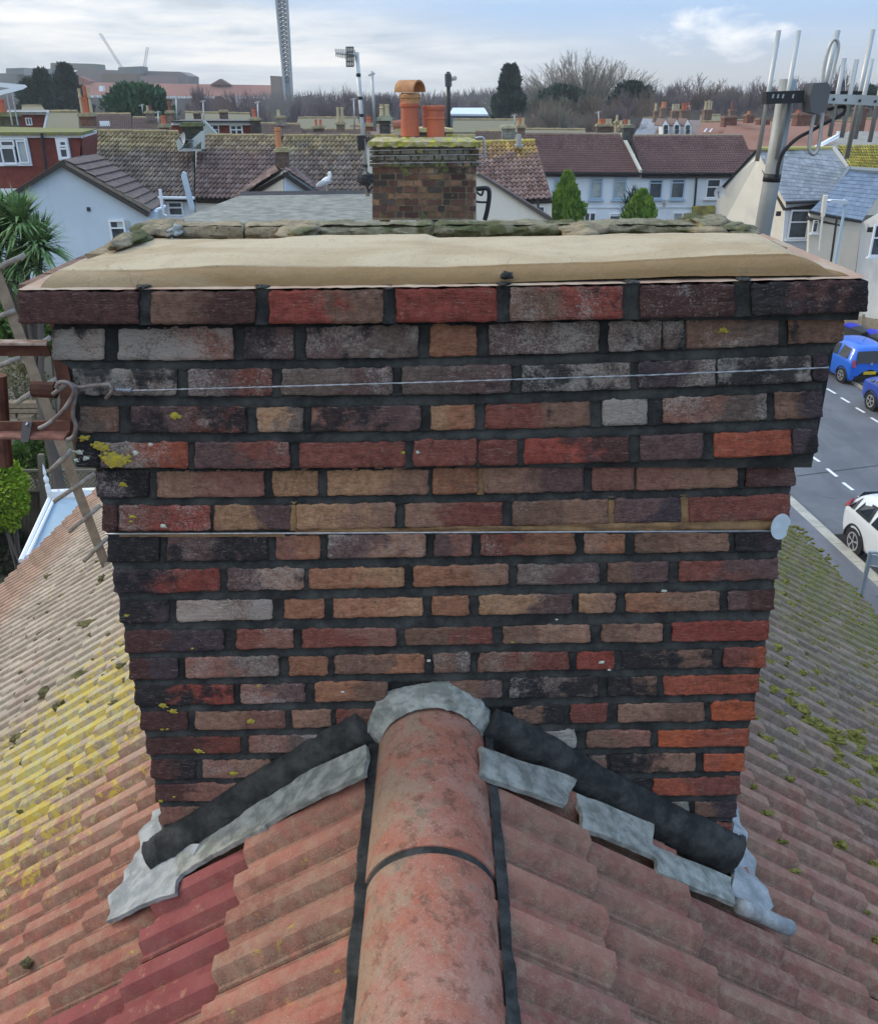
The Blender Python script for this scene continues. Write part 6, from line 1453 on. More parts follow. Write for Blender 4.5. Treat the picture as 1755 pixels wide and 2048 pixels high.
for i, x in enumerate((1409, 1420)):
    m = MB(); m.prism([atY(x-4, 264, 71.5), atY(x+2, 257, 72.5), atY(x+4, 258, 72.5), atY(x-1, 265, 71.5)], (0, -.1, .05)); o = m.build('skylight', simple('bright_skylight', (.65, .72, .78, 1), .2)); tag(o, ('left' if i == 0 else 'right')+' one of two narrow skylights on the red roof beyond the plum roofs', 'skylight')
far_house('orange tinged red roofed house left of the aerial mast', [(1456, 242, 74), (1560, 241, 74), (1540, 300, 62), (1432, 296, 62)], RB3)
far_house('long red roofed house behind the aerial mast', [(1560, 241, 76), (1700, 243, 76), (1690, 300, 62), (1540, 300, 62)], RB3)
far_house('red brick house with dark red roof at the right edge behind the rods', [(1690, 238, 84), (1800, 238, 84), (1800, 272, 76), (1680, 272, 76)], RB3, wm=M_REDB)
for k, (a, b, yt, yb, Y, pots, lab) in enumerate([
    (1309, 1316, 224, 245, 98, [(1312, 5, 12, 'y', 1)], 'thin dark stack with a spiky pot at the left of the far row'),
    (1322, 1334, 218, 234, 104, [(1328, 9, 10, 'o', 0)], 'buff stack with one broad ochre pot in the far row'),
    (1344, 1360, 224, 240, 98, [(1347, 5, 11, 'y', 0), (1352, 5, 11, 'y', 0), (1357, 5, 11, 'y', 0)], 'stack with three pale pots in the far row'),
    (1363, 1380, 222, 240, 94, [(1367, 5, 11, 'r', 0), (1372, 5, 11, 'r', 0), (1378, 4, 11, 'r', 0)], 'stack with three red pots in the far row'),
    (1409, 1424, 222, 246, 88, [(1412, 5, 14, 'y', 0), (1418, 5, 16, 'y', 1), (1423, 4, 14, 'y', 0)], 'tall stack with splayed buff pots right of the pointed dormers'),
    (1461, 1472, 222, 244, 90, [(1466, 6, 12, 'd', 0)], 'brown stack right of the splayed buff pots'),
    (1448, 1474, 236, 254, 72, [], 'broad red brick stack without pots'),
    (1494, 1508, 232, 246, 70, [(1500, 7, 5, 'o', 0)], 'small red stack near the middle of the red roofs'),
    (1519, 1540, 240, 250, 66, [], 'low red brick stack just left of the aerial rods'),
    (1594, 1624, 230, 252, 66, [(1600, 8, 5, 'r', 0)], 'red brick stack seen between mast and junction box'),
    (1716, 1735, 218, 262, 70, [], 'tall plain red brick stack between the aerial rods'),
    (1640, 1656, 232, 250, 74, [], 'red stack hidden partly by the aerial loop')]):
    small_chimney(a, b, yt, yb, Y, pots, lab, brick=(.20, .10, .075, 1) if k > 5 else (.22, .15, .11, 1), cap=(.24, .15, .11, 1), d=.9)
for (x, y0, y1, Y, lab) in ((1028, 228, 258, 60, 'thin crossed aerial above the grey rendered stack'), (1196, 222, 256, 60, 'small aerial on the wide dark stack'), (284, 208, 232, 66, 'pale aerial with flat head in front of the green conifer'), (406, 200, 262, 52, 'tall thin aerial right of the dark mossy chimney'), (352, 192, 262, 50, 'tall dark aerial behind the mossy terrace'), (515, 202, 268, 47, 'thin white aerial beside the red pot'), (707, 196, 262, 50, 'thin aerial just left of the white banded mast'), (1346, 212, 226, 98, 'tiny aerial over the three pale pots'), (1378, 210, 224, 94, 'tiny aerial over the three red pots'), (316, 222, 262, 44, 'short aerial beside the bright red pot'), (1690, 150, 262, 90, 'very tall thin mast behind the aerial rods')):
    yagi(x, y0, x+2, y1, Y, .03, lab, (x-6, y0+3, x+5, y0+1), None, 5)
# rake of aerials
for (x, Y) in ((347, 45), (356, 45), (364, 45), (372, 45)):
    pass
# roof window / table-like white frame at the far left edge
wf = thing('metal_frame', 'white folded frame on two thin poles at the far left above the mossy flat roof', 'frame', atY(30, 262, 26))
yprism([(-30, 162), (48, 169), (53, 173), (46, 178), (-30, 198), (-30, 186), (20, 176), (-30, 170)], 26, .05, M_PVC, 'panel', wf)
for a in ((13, 186, 25, 250), (24, 184, 36, 250)): m = MB(); m.tube([atY(a[0], a[1], 26), atY(a[2], a[3], 26)], .02, 6); m.build('pole', M_ALU, wf)
# ------------------------------------------------------------------ hospital, tower, cranes
YH = 330
hos = thing('hospital', 'long low building with red tiled roofs and grey plant rooms on the skyline at left', 'building', atY(350, 260, YH))
M_HB = simple('hospital_buff_brick', (.20, .155, .12, 1), .9, (.17, .13, .10, 1), .2); M_HR = simple('hospital_red_roof', (.24, .105, .075, 1), .9, (.18, .08, .06, 1), .1, bstr=.3, bscale=1.5, bdist=.1); M_HG = simple('hospital_grey_cladding', (.20, .21, .20, 1), .8, (.16, .17, .165, 1), .1)
def hw(pts, Y, mat, name, d=6): m = MB(); m.prism([atY(x, y, Y) for x, y in pts], (0, d, 0)); return m.build(name, mat, hos)
hw([(160, 194), (560, 197), (560, 270), (160, 270)], YH, M_HB, 'wall', 14)
m = MB(); m.prism([atY(160, 194, YH-2), atY(560, 197, YH-2), atY(548, 170, YH+12), atY(160, 164, YH+12)], (0, 0, -.6)); m.build('roof', M_HR, hos)
hw([(160, 190), (556, 194), (556, 198), (160, 195)], YH-3, M_PVC, 'fascia', 1)
hw([(-60, 146), (60, 146), (140, 150), (140, 230), (-60, 230)], YH+60, M_HG, 'wing', 20); hw([(12, 136), (48, 135), (48, 148), (12, 148)], YH+50, M_HG, 'plant_room', 10); hw([(48, 137), (104, 137), (104, 150), (48, 150)], YH+50, simple('pale_cladding', (.26, .28, .29, 1)), 'plant_room', 10)
hw([(101, 125), (188, 127), (190, 139), (101, 138)], YH+40, simple('olive_cladding', (.20, .20, .165, 1)), 'plant_room', 12)
hw([(144, 146), (160, 138), (360, 143), (379, 152), (379, 168), (144, 168)], YH+30, simple('ribbed_grey_roof', (.21, .18, .17, 1)), 'upper_roof', 14)
hw([(236, 134), (282, 132), (284, 148), (236, 150)], YH+25, M_HG, 'plant_room', 8)
hw([(203, 147), (274, 147), (276, 168), (203, 168)], YH+20, simple('brown_tank_room', (.18, .145, .105, 1)), 'plant_room', 8)
hw([(280, 151), (350, 152), (352, 168), (280, 168)], YH+18, simple('pinkish_louvre', (.25, .19, .18, 1)), 'louvre_wall', 4)
hw([(142, 160), (158, 152), (180, 162), (180, 168), (142, 168)], YH+10, M_HR, 'gable_roof', 6); hw([(419, 169), (440, 157), (461, 170)], YH+9, simple('dark_gable', (.13, .07, .06, 1)), 'gable_roof', 4)
hw([(198, 171), (206, 171), (206, 182), (198, 182)], YH-1, M_PVC, 'roof_window', 2)
hw([(420, 230), (430, 193), (440, 191), (496, 228), (496, 262), (420, 262)], 150, simple('brown_gable_roof', (.15, .10, .085, 1)), 'near_gable', 10)
hw([(452, 228), (496, 230), (496, 242), (452, 242)], 149, M_WHITEW, 'near_gable_wall', 2)
hw([(540, 151), (560, 152), (561, 240), (545, 240)], YH-40, simple('tan_shaft', (.24, .19, .15, 1)), 'lift_shaft', 8); hw([(583, 196), (618, 190), (622, 262), (583, 262)], YH-42, simple('brown_block', (.17, .14, .115, 1)), 'boiler_house', 10)
for i in range(16): hw([(175+i*23, 203), (183+i*23, 203), (183+i*23, 214), (175+i*23, 214)], YH-.6, M_GLASS, 'window', .4)
YT = 260
tw = thing('lattice_tower', 'tall grey steel lattice tower rising out of the top of the picture', 'tower', atY(578, 225, YT))
M_STEEL = simple('pale_grey_steel', (.33, .36, .37, 1), .6, metal=.3); M_STEELD = simple('dark_steel_braces', (.15, .165, .17, 1), .7)
LT = (547, -60, 574, 224); RT = (570, -60, 585, 222)
def onl(Lk, y): f = (y-Lk[1])/(Lk[3]-Lk[1]); return Lk[0]+(Lk[2]-Lk[0])*f
for dy in (0, 2.4):
    for Lk, r in ((LT, .42), (RT, .42)):
        m = MB(); m.tube([atY(onl(Lk, y), y, YT+dy) for y in (-60, 80, 224)], r if dy == 0 else .3, 6); m.build('leg', M_STEEL, tw)
m = MB(); y = -60; k = 0
while y < 158:
    a, b = onl(LT, y), onl(RT, y); a2, b2 = onl(LT, y+9), onl(RT, y+9)
    m.tube([atY(a, y, YT), atY(b2, y+9, YT)], .16, 4); m.tube([atY(b, y, YT), atY(a2, y+9, YT)], .16, 4); m.tube([atY(a, y, YT), atY(b, y, YT)], .14, 4)
    m.tube([atY(a, y+4, YT+2.4), atY(b2, y+12, YT+2.4)], .14, 4)
    y += 9
o = m.build('bracing', M_STEELD, tw); o['kind'] = 'stuff'
for f in (.28, .5, .72): m = MB(); m.tube([atY(onl(LT, 155)*(1-f)+onl(RT, 155)*f, 152, YT+.5), atY(onl(LT, 224)*(1-f)+onl(RT, 224)*f, 224, YT+.5)], .36, 8); m.build('flue', simple('blue_grey_flue', (.22, .27, .29, 1), .5), tw)
for (a, b, c, d, lab) in ((200, 66, 243, 134, 'faint crane jib leaning left over the long building'), (295, 94, 288, 138, 'shorter upright crane jib over the long building')):
    cr = thing('crane', lab, 'crane', atY(c, d+30, 480)); m = MB()
    A, B = atY(a, b, 480), atY(c, d, 480)
    n = 14
    for s_ in (-.5, .5): m.tube([A+Vector((s_, 0, 0)), B+Vector((s_, 0, 0))], .14, 4)
    for i in range(n): m.tube([A.lerp(B, i/n)+Vector((-.5, 0, 0)), A.lerp(B, (i+1)/n)+Vector((.5, 0, 0))], .09, 3)
    m.build('jib', simple('crane_grey', (.30, .31, .33, 1)), cr); m = MB(); m.tube([B, Vector((B.x, B.y, 0))], .7, 4); m.build('mast', simple('crane_mast_grey', (.28, .29, .3, 1)), cr)
# ------------------------------------------------------------------ trees
def bare_tree_mesh(seed, H=1.0, spread=.5, levels=6, upright=.5, trunk_r=.022, kids=(3, 4), twist=0.0, first=.18):
    rr = random.Random(seed); tr = MB(); cw = MB()
    def seg(mb, a, b, ra, rb_):
        t = (b-a).normalized(); x = Vector((1, 0, 0)) if abs(t.x) < .8 else Vector((0, 1, 0)); u = t.cross(x).normalized(); v = t.cross(u); n = len(mb.v)
        for c, r in ((a, ra), (b, rb_)):
            for k in range(3): an = 2.094*k; mb.v.append(c+(u*math.cos(an)+v*math.sin(an))*r)
        mb.f += [(n+k, n+(k+1) % 3, n+3+(k+1) % 3, n+3+k) for k in range(3)]
    def grow(p, d, L, r, lev):
        b = p+d*L; mid = p.lerp(b, .5)+Vector((rr.uniform(-1, 1), rr.uniform(-1, 1), rr.uniform(-.5, .5)))*L*.06
        mb = tr if lev == 0 else cw
        seg(mb, p, mid, r, r*.85); seg(mb, mid, b, r*.85, r*.7)
        if lev >= levels: return
        n = rr.randint(*kids) if lev < levels-1 else rr.randint(2, 3)
        for k in range(n):
            an = rr.uniform(0, 2*math.pi); tilt = rr.uniform(.25, .75)*spread*(1.5 if lev < 2 else 1.1)
            x = d.orthogonal().normalized(); y = d.cross(x); nd = (d*math.cos(tilt)+(x*math.cos(an)+y*math.sin(an))*math.sin(tilt))
            nd = (nd+Vector((0, 0, upright*.35))+Vector((twist, 0, 0))).normalized()
            q = p.lerp(b, rr.uniform(.55, 1.0)) if k else b
            grow(q, nd, L*rr.uniform(.68, .88), max(r*.62, .0013), lev+1)
    grow(Vector((0, 0, 0)), Vector((0, 0, 1)), first*H, trunk_r, 0)
    zs_ = sorted(v.z for v in cw.v); zm = zs_[int(len(zs_)*.985)]
    for mb in (tr, cw):
        for v in mb.v: v /= zm
    return tr, cw
def mesh_of(mb, name, mat):
    me = bpy.data.meshes.new(name); me.from_pydata(mb.v, [], mb.f); me.materials.append(mat); me.update(); return me
M_BARK = simple('far_bark', (.10, .085, .075, 1), .95, (.14, .12, .105, 1), 1); 
BARKS = [simple('purple_grey_twigs', (.18, .14, .14, 1), .95, (.13, .105, .11, 1), .3), simple('brown_twigs', (.20, .15, .12, 1), .95, (.15, .115, .09, 1), .3), simple('olive_twigs', (.17, .16, .115, 1), .95, (.13, .12, .09, 1), .3)]
protos = []
for s_ in range(6):
    tr, cw = bare_tree_mesh(40+s_, spread=(.62, .7, .55, .75, .66, .8)[s_], levels=6, upright=(.55, .4, .7, .3, .5, .35)[s_], kids=(3, 4))
    protos.append((mesh_of(tr, 'trunk_mesh', M_BARK), [mesh_of(cw, 'twig_mesh', b) for b in BARKS]))
def place_tree(px, py_top, Y, wpx, label, k, bark, name='bare_tree', group=None, cat='tree'):
    top = atY(px, py_top, Y); H = top.z; base = Vector((top.x, Y, 0))
    if group: pass
    t = thing(name, label, cat, base, group); me_t, me_c = protos[k][0], protos[k][1][bark]
    wid = wpx*Y*1.1/FPX; xs_ = sorted(abs(v.co.x) for v in me_c.vertices); ext = xs_[int(len(xs_)*.95)]*2
    S = Matrix.Diagonal((wid/ext, wid/ext, H, 1)); Rz = Matrix.Rotation(px*.37, 4, 'Z')
    for me, nm in ((me_t, 'trunk'), (me_c, 'crown')): o = bpy.data.objects.new(nm, me); COL.objects.link(o); o.parent = t; o.matrix_basis = Rz @ S
    return t
# tall fan-shaped tree: limbs sweeping up from low forks to a rounded outline
def fan_tree(seed, nl=140, low=.62, up=.45, r0=.0034):
    rr = random.Random(seed); tr = MB(); cw = MB(); tr.tube([(0, 0, 0), (.004, 0, .25), (0, 0, .42)], .016, 6, r2=.011)
    def limb(a, b, r, n, lev):
        P = []; d0 = (b-a)
        for i in range(n+1):
            t = i/n; p = a.lerp(b, t); side = Vector((d0.x, d0.y, 0)); p = p + side*(.30*math.sin(math.pi*t)*(.6 if lev == 0 else .2)) + Vector((rr.uniform(-1, 1), rr.uniform(-1, 1), 0))*.004
            P.append(p)
        cw.tube(P, r, 3, False, r2=.0005)
        if lev < 2:
            for k in range(14 if lev == 0 else 5):
                t = rr.uniform(.18, .95); q = P[min(n, int(t*n))]; L = (1-t*.55)*d0.length*(.42 if lev == 0 else .40)
                dr = (d0.normalized()+Vector((rr.uniform(-.55, .55), rr.uniform(-.55, .55), up))).normalized(); limb(q, q+dr*L, r*.42, 4, lev+1)
    for i in range(nl):
        az = rr.uniform(0, 2*math.pi); q = math.sqrt(rr.uniform(0, 1)); ex = Vector((math.cos(az)*q*.46, math.sin(az)*q*.46, low+(1-low)*math.sqrt(max(0, 1-q*q))*rr.uniform(.85, 1.02)))
        st = Vector((0, 0, rr.uniform(.26, .46))); limb(st, ex*rr.uniform(.84, .98), r0, 7, 0)
    return tr, cw
tr, cw = fan_tree(5)
protos.append((mesh_of(tr, 'trunk_mesh', M_BARK), [mesh_of(cw, 'twig_mesh', simple('pale_olive_twigs', (.22, .195, .16, 1), .95))]*3))
for sd_ in (8, 9):
    tr, cw = fan_tree(sd_, 110, .55, .25, .0048); protos.append((mesh_of(tr, 'trunk_mesh', M_BARK), [mesh_of(cw, 'twig_mesh', b) for b in BARKS]))
place_tree(1178, 93, 150, 165, 'tallest bare tree, a wide pale fan of upright branches on the skyline', 6, 0)
trees = [(655, 168, 140, 100, 8, 0, 'round bare tree right of the lattice tower'), (700, 182, 160, 60, 3, 0, 'bare tree just left of the white banded mast'), (770, 190, 170, 80, 1, 0, None), (815, 192, 180, 80, 4, 1, None), (735, 196, 175, 70, 2, 0, None),
 (590, 205, 120, 50, 3, 0, 'small bare tree at the foot of the lattice tower'), (530, 200, 110, 60, 5, 0, None), (400, 178, 130, 70, 1, 0, 'purple bare tree before the long red roof'), (480, 185, 150, 60, 0, 0, None),
 (1060, 190, 140, 110, 3, 2, None), (1110, 195, 130, 110, 5, 2, None), (1090, 208, 110, 90, 1, 1, None), (1160, 192, 125, 110, 4, 2, None), (1210, 196, 120, 110, 0, 1, None), (1245, 190, 120, 90, 3, 0, None), (1140, 215, 100, 80, 2, 2, None), (1185, 220, 98, 80, 5, 1, None), (1235, 218, 98, 70, 1, 0, None),
 (1285, 185, 125, 110, 3, 1, None), (1320, 172, 150, 110, 0, 0, None), (1385, 143, 160, 150, 7, 1, 'broad windswept bare tree right of the pale fan'), (1430, 158, 165, 110, 8, 1, None), (1300, 200, 115, 80, 4, 1, None),
 (1505, 150, 155, 130, 7, 0, 'purple brown bare tree left of the aerial mast'), (1470, 178, 165, 80, 1, 0, None), (1560, 165, 165, 100, 2, 0, None), (1620, 150, 165, 120, 8, 0, 'bare tree behind the aerial mast'), (1670, 148, 150, 100, 3, 0, None), (1735, 150, 150, 120, 7, 0, 'bare tree at the right edge behind the rods'), (1590, 190, 130, 90, 1, 0, None), (1650, 190, 130, 100, 4, 1, None), (1710, 185, 130, 90, 2, 1, None), (1450, 195, 130, 90, 5, 0, None), (1395, 190, 135, 80, 2, 0, None),
 (940, 208, 200, 60, 4, 0, None), (985, 200, 210, 70, 2, 2, None), (860, 200, 210, 80, 5, 0, None), (905, 198, 220, 80, 1, 0, None)]
WOODL = iter(['bare tree above the dark stack with two pale pots', 'bare tree hidden partly by the cowled clay pot', 'bare tree right of the thin plain aerial mast', 'bare tree just left of the lattice tower foot', 'bare tree right of the brown gable roof before the red roof',
 'bare tree right beside the lone dark evergreen', 'bare olive tree below the left edge of the pale fan tree', 'lower bare tree above the brown stack with stub pots', 'bare olive tree under the middle of the pale fan tree', 'bare tree under the right edge of the pale fan tree', 'bare tree left of the evergreen beyond the pale fan tree',
 'low olive bare tree above the middle of the left plum roof', 'low bare tree above the wide stack with stub pots', 'low bare tree above the right end of the left plum roof', 'brown bare tree just right of the evergreen beyond the fan tree', 'bare tree left of the broad windswept one', 'bare tree touching the right side of the windswept one',
 'low brown bare tree above the pale slate roof', 'bare tree between the windswept one and the purple brown one', 'bare tree directly left of the thick aerial mast', 'bare tree right of the junction box of the large aerial', 'low bare tree seen through the large aerial loop', 'low brown bare tree above the red roofs right of the mast', 'low bare tree between the right hand aerial rods',
 'low bare tree above the roof with two skylights', 'low bare tree above the splayed buff pots', 'small far tree behind the pale blue metal roof', 'small far tree left of the lone dark evergreen', 'small far tree right of the second clay pot', 'small far tree behind the dark aerial mast'])
for (px, py, Y, w, k, b, lab) in trees:
    place_tree(px, py, Y, w, lab or next(WOODL), k, b, group=None if lab else 'bare trees of the skyline wood')
# evergreens
def leafy(name, label, px, py_top, py_bot, Y, wpx, mats, shape, n, leaf, seed=0, cat='tree', zbase=0.0, trunk=True, droop=0, group=None, spiky=0.0, tuft=False):
    rr = random.Random(seed); top = atY(px, py_top, Y); bot = atY(px, py_bot, Y); H = top.z-bot.z; Wd = wpx*(top-C).dot(RM @ Vector((0, 0, -1)))/FPX/2
    t = thing(name, label, cat, (top.x, Y, zbase), group); m = MB()
    nc = max(14, n//60); clumps = []
    for i in range(nc):
        h = rr.random()**.85; rad = shape(h)*Wd; a = rr.uniform(0, 2*math.pi); q = math.sqrt(rr.uniform(.15, 1))
        k = 1+.55*nz((math.cos(a)*1.6, math.sin(a)*1.6, h*4+seed), 1)
        clumps.append((Vector((top.x+math.cos(a)*rad*q*k, Y+math.sin(a)*rad*q*k, bot.z+h*H)), rad*.32+Wd*.10))
    for i in range(n):
        c, cr = rr.choice(clumps)
        d = Vector((rr.gauss(0, 1), rr.gauss(0, 1), rr.gauss(0, 1))).normalized()*cr*rr.uniform(.5, 1.05)
        p = c+Vector((d.x, d.y, d.z*(1.0+spiky)))
        o_ = Vector((p.x-top.x, p.y-Y, .0)); o_ = o_.normalized() if o_.length > 1e-4 else Vector((1, 0, 0))
        ax_ = (o_*(.7 if not tuft else .35)+Vector((rr.uniform(-.5, .5), rr.uniform(-.5, .5), rr.uniform(.1, 1.2)+spiky))).normalized()
        s = ax_.cross(Vector((rr.uniform(-1, 1), rr.uniform(-1, 1), rr.uniform(-1, 1)))).normalized(); L = leaf*rr.uniform(.7, 1.3)
        w = L*.28
        m.add([p, p+ax_*L*.5+s*w, p+ax_*L, p+ax_*L*.5-s*w], [(0, 1, 2, 3)])
    m.build('crown', mats, t)
    if trunk:
        m = MB(); m.tube([(top.x, Y, zbase), (top.x, Y, bot.z+H*.8)], H*.02+.05, 6, r2=.03); m.build('trunk', M_BARK, t)
    return t
def fol(name, a, b, sc_=1.2): 
    t = NT(name); col = t.mix(t.ss(t.noi(sc_, 5, .65), .35, .65), a, b); t.b.inputs['Transmission Weight'].default_value = 0
    return t.fin(col, .8, None, 0, .2)
F_DARK = fol('dark_pine_foliage', (.030, .050, .040, 1), (.055, .085, .06, 1), .5); F_CYP = fol('bright_conifer_foliage', (.10, .19, .025, 1), (.17, .28, .035, 1)); F_MID = fol('mid_conifer_foliage', (.035, .085, .045, 1), (.06, .13, .06, 1), .5); F_YEL = fol('yellow_green_foliage', (.20, .32, .02, 1), (.34, .45, .04, 1), 3); F_GRN = fol('garden_green_foliage', (.06, .12, .02, 1), (.12, .20, .04, 1), 3)
cone = lambda h: (1-h)**.75*(.55+.45*min(1, h*6)); dome = lambda h: math.sqrt(max(0, 1-(h*1.02)**2))*(.8+.2*min(1, h*4)); pine = lambda h: (.9+.22*math.sin(h*19))*(1-h)**.8+.09
leafy('pine_tree', 'tall dark pine left of the long red roof', 128, 138, 235, 130, 62, F_DARK, pine, 9000, .75, 1, spiky=.3)
leafy('pine_tree', 'lower dark pine left of the tall one', 82, 150, 235, 128, 60, F_DARK, pine, 7000, .75, 2, spiky=.3)
leafy('pine_tree', 'small dark pine at the left end of the dark pines', 56, 165, 232, 126, 40, F_DARK, dome, 3500, .7, 3)
leafy('conifer_tree', 'wide green conifer mass in front of the long red roof', 272, 185, 240, 95, 112, F_MID, dome, 9000, .55, 4, spiky=.35)
leafy('pine_tree', 'dark evergreen standing alone right of centre on the skyline', 1020, 140, 250, 130, 60, F_DARK, pine, 8000, .8, 5, spiky=.2)
leafy('pine_tree', 'dark evergreen right of the pale fan tree', 1262, 170, 235, 128, 66, F_DARK, dome, 6000, .7, 6)
leafy('pine_tree', 'dark evergreen left below the pale fan tree', 1125, 180, 235, 135, 90, F_DARK, dome, 6500, .7, 7)
leafy('pine_tree', 'dark evergreen behind the aerial rods', 1735, 180, 240, 125, 60, F_DARK, dome, 4000, .7, 10)
leafy('conifer_bush', 'larger bright green conifer before the white terrace', 1135, 355, 450, 46, 68, F_CYP, cone, 9000, .26, 11, spiky=.7, tuft=True)
leafy('conifer_bush', 'smaller bright green conifer before the white terrace', 1284, 391, 450, 45, 64, F_CYP, cone, 7000, .25, 12, spiky=.7, tuft=True)
# distant belt that closes the horizon
def belt(name, y_top, Y, x0, x1, n, mat, seed, zb=0):
    rr = random.Random(seed); m = MB(); A = atY(x0, y_top, Y); B = atY(x1, y_top, Y)
    for i in range(n):
        f = rr.random(); x = A.x+(B.x-A.x)*f; H = A.z*(.82+.25*nz((x*.02, seed, 0), 1)+.10*nz((x*.12, seed, 1), 1)); z = H*math.sqrt(rr.random()) ; y = Y+rr.uniform(-12, 12)
        L = rr.uniform(.8, 2.0)*Y/200; an = rr.uniform(-.7, .7); m.add([(x, y, z), (x+L*.05, y, z+L*.4), (x+math.sin(an)*L*.7, y, z+L*1.4), (x-L*.05, y, z+L*.4)], [(0, 1, 2, 3)])
    o = m.build(name, mat); tag(o, 'far belt of winter woodland closing the horizon' if seed == 1 else 'nearer brown thicket between the skyline trees and the far roofs', 'woodland', kind='stuff')
M_WOODS = simple('winter_wood', (.15, .13, .125, 1), 1, (.19, .165, .15, 1), .08)
belt('woodland', 202, 260, -500, 2300, 42000, M_WOODS, 1)
M_THICK = simple('brown_thicket', (.14, .12, .095, 1), 1, (.19, .155, .13, 1), .12)
belt('thicket', 214, 118, 1030, 1800, 22000, M_THICK, 2)
# ------------------------------------------------------------------ left garden
def rosette(t, c, L, n, rr, mat, name='leaf_head'):
    m = MB()
    for i in range(n):
        a = rr.uniform(0, 2*math.pi); e = rr.uniform(-.5, 1.45); d = Vector((math.cos(a)*math.cos(e), math.sin(a)*math.cos(e), math.sin(e))); s = d.cross(Vector((0, 0, 1))).normalized()
        Ls = L*rr.uniform(.75, 1.1); w = .022*L/.6; droop = rr.uniform(.08, .3)*Ls
        p0 = c+d*.05; p1 = c+d*Ls*.5; p2 = c+d*Ls-Vector((0, 0, droop)); m.add([p0-s*w, p0+s*w, p1+s*w, p1-s*w, p2], [(0, 1, 2, 3), (3, 2, 4)])
    m.build(name, mat, t)
pshr = thing('palm_shrub', 'dark spiky shrub left of the smaller bright conifer', 'shrub', Vector((atY(1256, 450, 46).x, 46, 0))); rr = random.Random(8)
for (x, y, L, n) in ((1262, 398, .85, 40), (1250, 408, .7, 34), (1274, 400, .6, 26), (1258, 422, .8, 40), (1246, 430, .7, 34), (1268, 384, .6, 20)):
    c = atY(x, y, 46); rosette(pshr, c, L, n, rr, fol('dark_palm_leaf', (.03, .06, .035, 1), (.05, .085, .045, 1), 3))
    m = MB(); m.tube([c, (atY(1256, 450, 46).x, 46, 0)], .05, 5); m.build('stem', M_BARK, pshr)
cordy = thing('cabbage_palm', 'spiky green cabbage palm with several leaf heads before the pale blue gable', 'palm', Vector((atY(60, 500, 17).x, 17, 0)))
rr = random.Random(3); M_CORD = fol('palm_leaf', (.10, .19, .055, 1), (.20, .30, .13, 1), 6)
for (x, y, L, n) in ((42, 445, .80, 230), (78, 492, .80, 230), (10, 470, .80, 200), (40, 530, .65, 160), (-25, 500, .7, 130), (75, 535, .5, 120), (5, 425, .5, 100), (15, 560, .55, 100)):
    c = atY(x, y, 17+rr.uniform(-.5, .5)); rosette(cordy, c, L, n, rr, M_CORD)
    m = MB(); m.tube([c, c.lerp(Vector((atY(40, 600, 17).x, 17, 4.6)), .6)+Vector((0, 0, -.2)), (atY(40, 600, 17).x, 17, 4.6)], .045, 6, r2=.07); m.build('branch', M_BARK, cordy)
m = MB(); m.tube([(atY(40, 600, 17).x, 17, 4.8), (atY(40, 600, 17).x, 17, 0)], .1, 8, r2=.16); m.build('trunk', M_BARK, cordy)
def hedge(name, label, x0, x1, y0, y1, Y, mat, n, leaf, seed, depth=.8, cat='bush'):
    rr = random.Random(seed); A = atY(x0, y0, Y); B = atY(x1, y1, Y); cx = (A.x+B.x)/2; cz = (A.z+B.z)/2; rx = abs(B.x-A.x)/2; rz = abs(A.z-B.z)/2
    t = thing(name, label, cat, (cx, Y, 0)); m = MB()
    for i in range(n):
        d = Vector((rr.gauss(0, 1), rr.gauss(0, 1), rr.gauss(0, 1))).normalized(); k = rr.uniform(.72, 1.0)*(1+.22*nz(d*2.2, 1, seed))
        p = Vector((cx+d.x*rx*k, Y+d.y*depth*k, cz+d.z*rz*k)); d2 = (d+Vector((rr.uniform(-.8, .8), rr.uniform(-.8, .8), rr.uniform(-.5, .8)))).normalized(); s = d2.orthogonal().normalized(); s = (Matrix.Rotation(rr.uniform(0, 6), 3, d2) @ s); L = leaf*rr.uniform(.7, 1.3)
        m.add([p, p+d2*L*.5+s*L*.3, p+d2*L, p+d2*L*.5-s*L*.3], [(0, 1, 2, 3)])
    m.build('foliage', mat, t); m = MB()
    for k in range(5): m.tube([(cx+rr.uniform(-.1, .1), Y, max(0, cz-rz-1.5)), (cx+rr.uniform(-1, 1)*rx*.6, Y+rr.uniform(-.3, .3), cz+rr.uniform(-.2, .6)*rz)], .03, 5)
    m.build('stem', M_BARK, t); return t
hedge('bush', 'rounded bright yellow green bush in the left garden', -60, 58, 915, 1052, 17.5, F_YEL, 5200, .11, 5, .7)
hedge('bush', 'dark green hedge behind the ladder', -40, 180, 585, 700, 19.5, F_GRN, 5500, .16, 6, 1.0)
hedge('climbing_shrub', 'half dry climbing shrub against the pale garden wall', -20, 120, 725, 840, 19.8, fol('dry_olive_foliage', (.20, .20, .09, 1), (.32, .29, .17, 1), 4), 2600, .08, 7, .3)
hedge('bush', 'low green plants behind the tape marked bracket', 20, 120, 878, 945, 19.6, F_GRN, 2600, .12, 8, .6)
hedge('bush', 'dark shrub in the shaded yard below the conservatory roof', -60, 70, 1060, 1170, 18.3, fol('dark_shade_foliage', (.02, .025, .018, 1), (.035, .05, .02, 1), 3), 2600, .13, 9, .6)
gw = thing('garden_wall', 'pale rendered garden wall behind the climbing shrub', 'wall', atY(60, 880, 20.5)); wall(gw, [(-60, 700), (190, 700), (190, 870), (-60, 870)], 20.6, simple('pale_garden_render', (.42, .40, .35, 1), .9, (.32, .31, .26, 1), 2), .2)
fe = thing('lattice_fence', 'dark panel fence topped with diamond lattice behind the conservatory', 'fence', atY(100, 1000, 18.6))
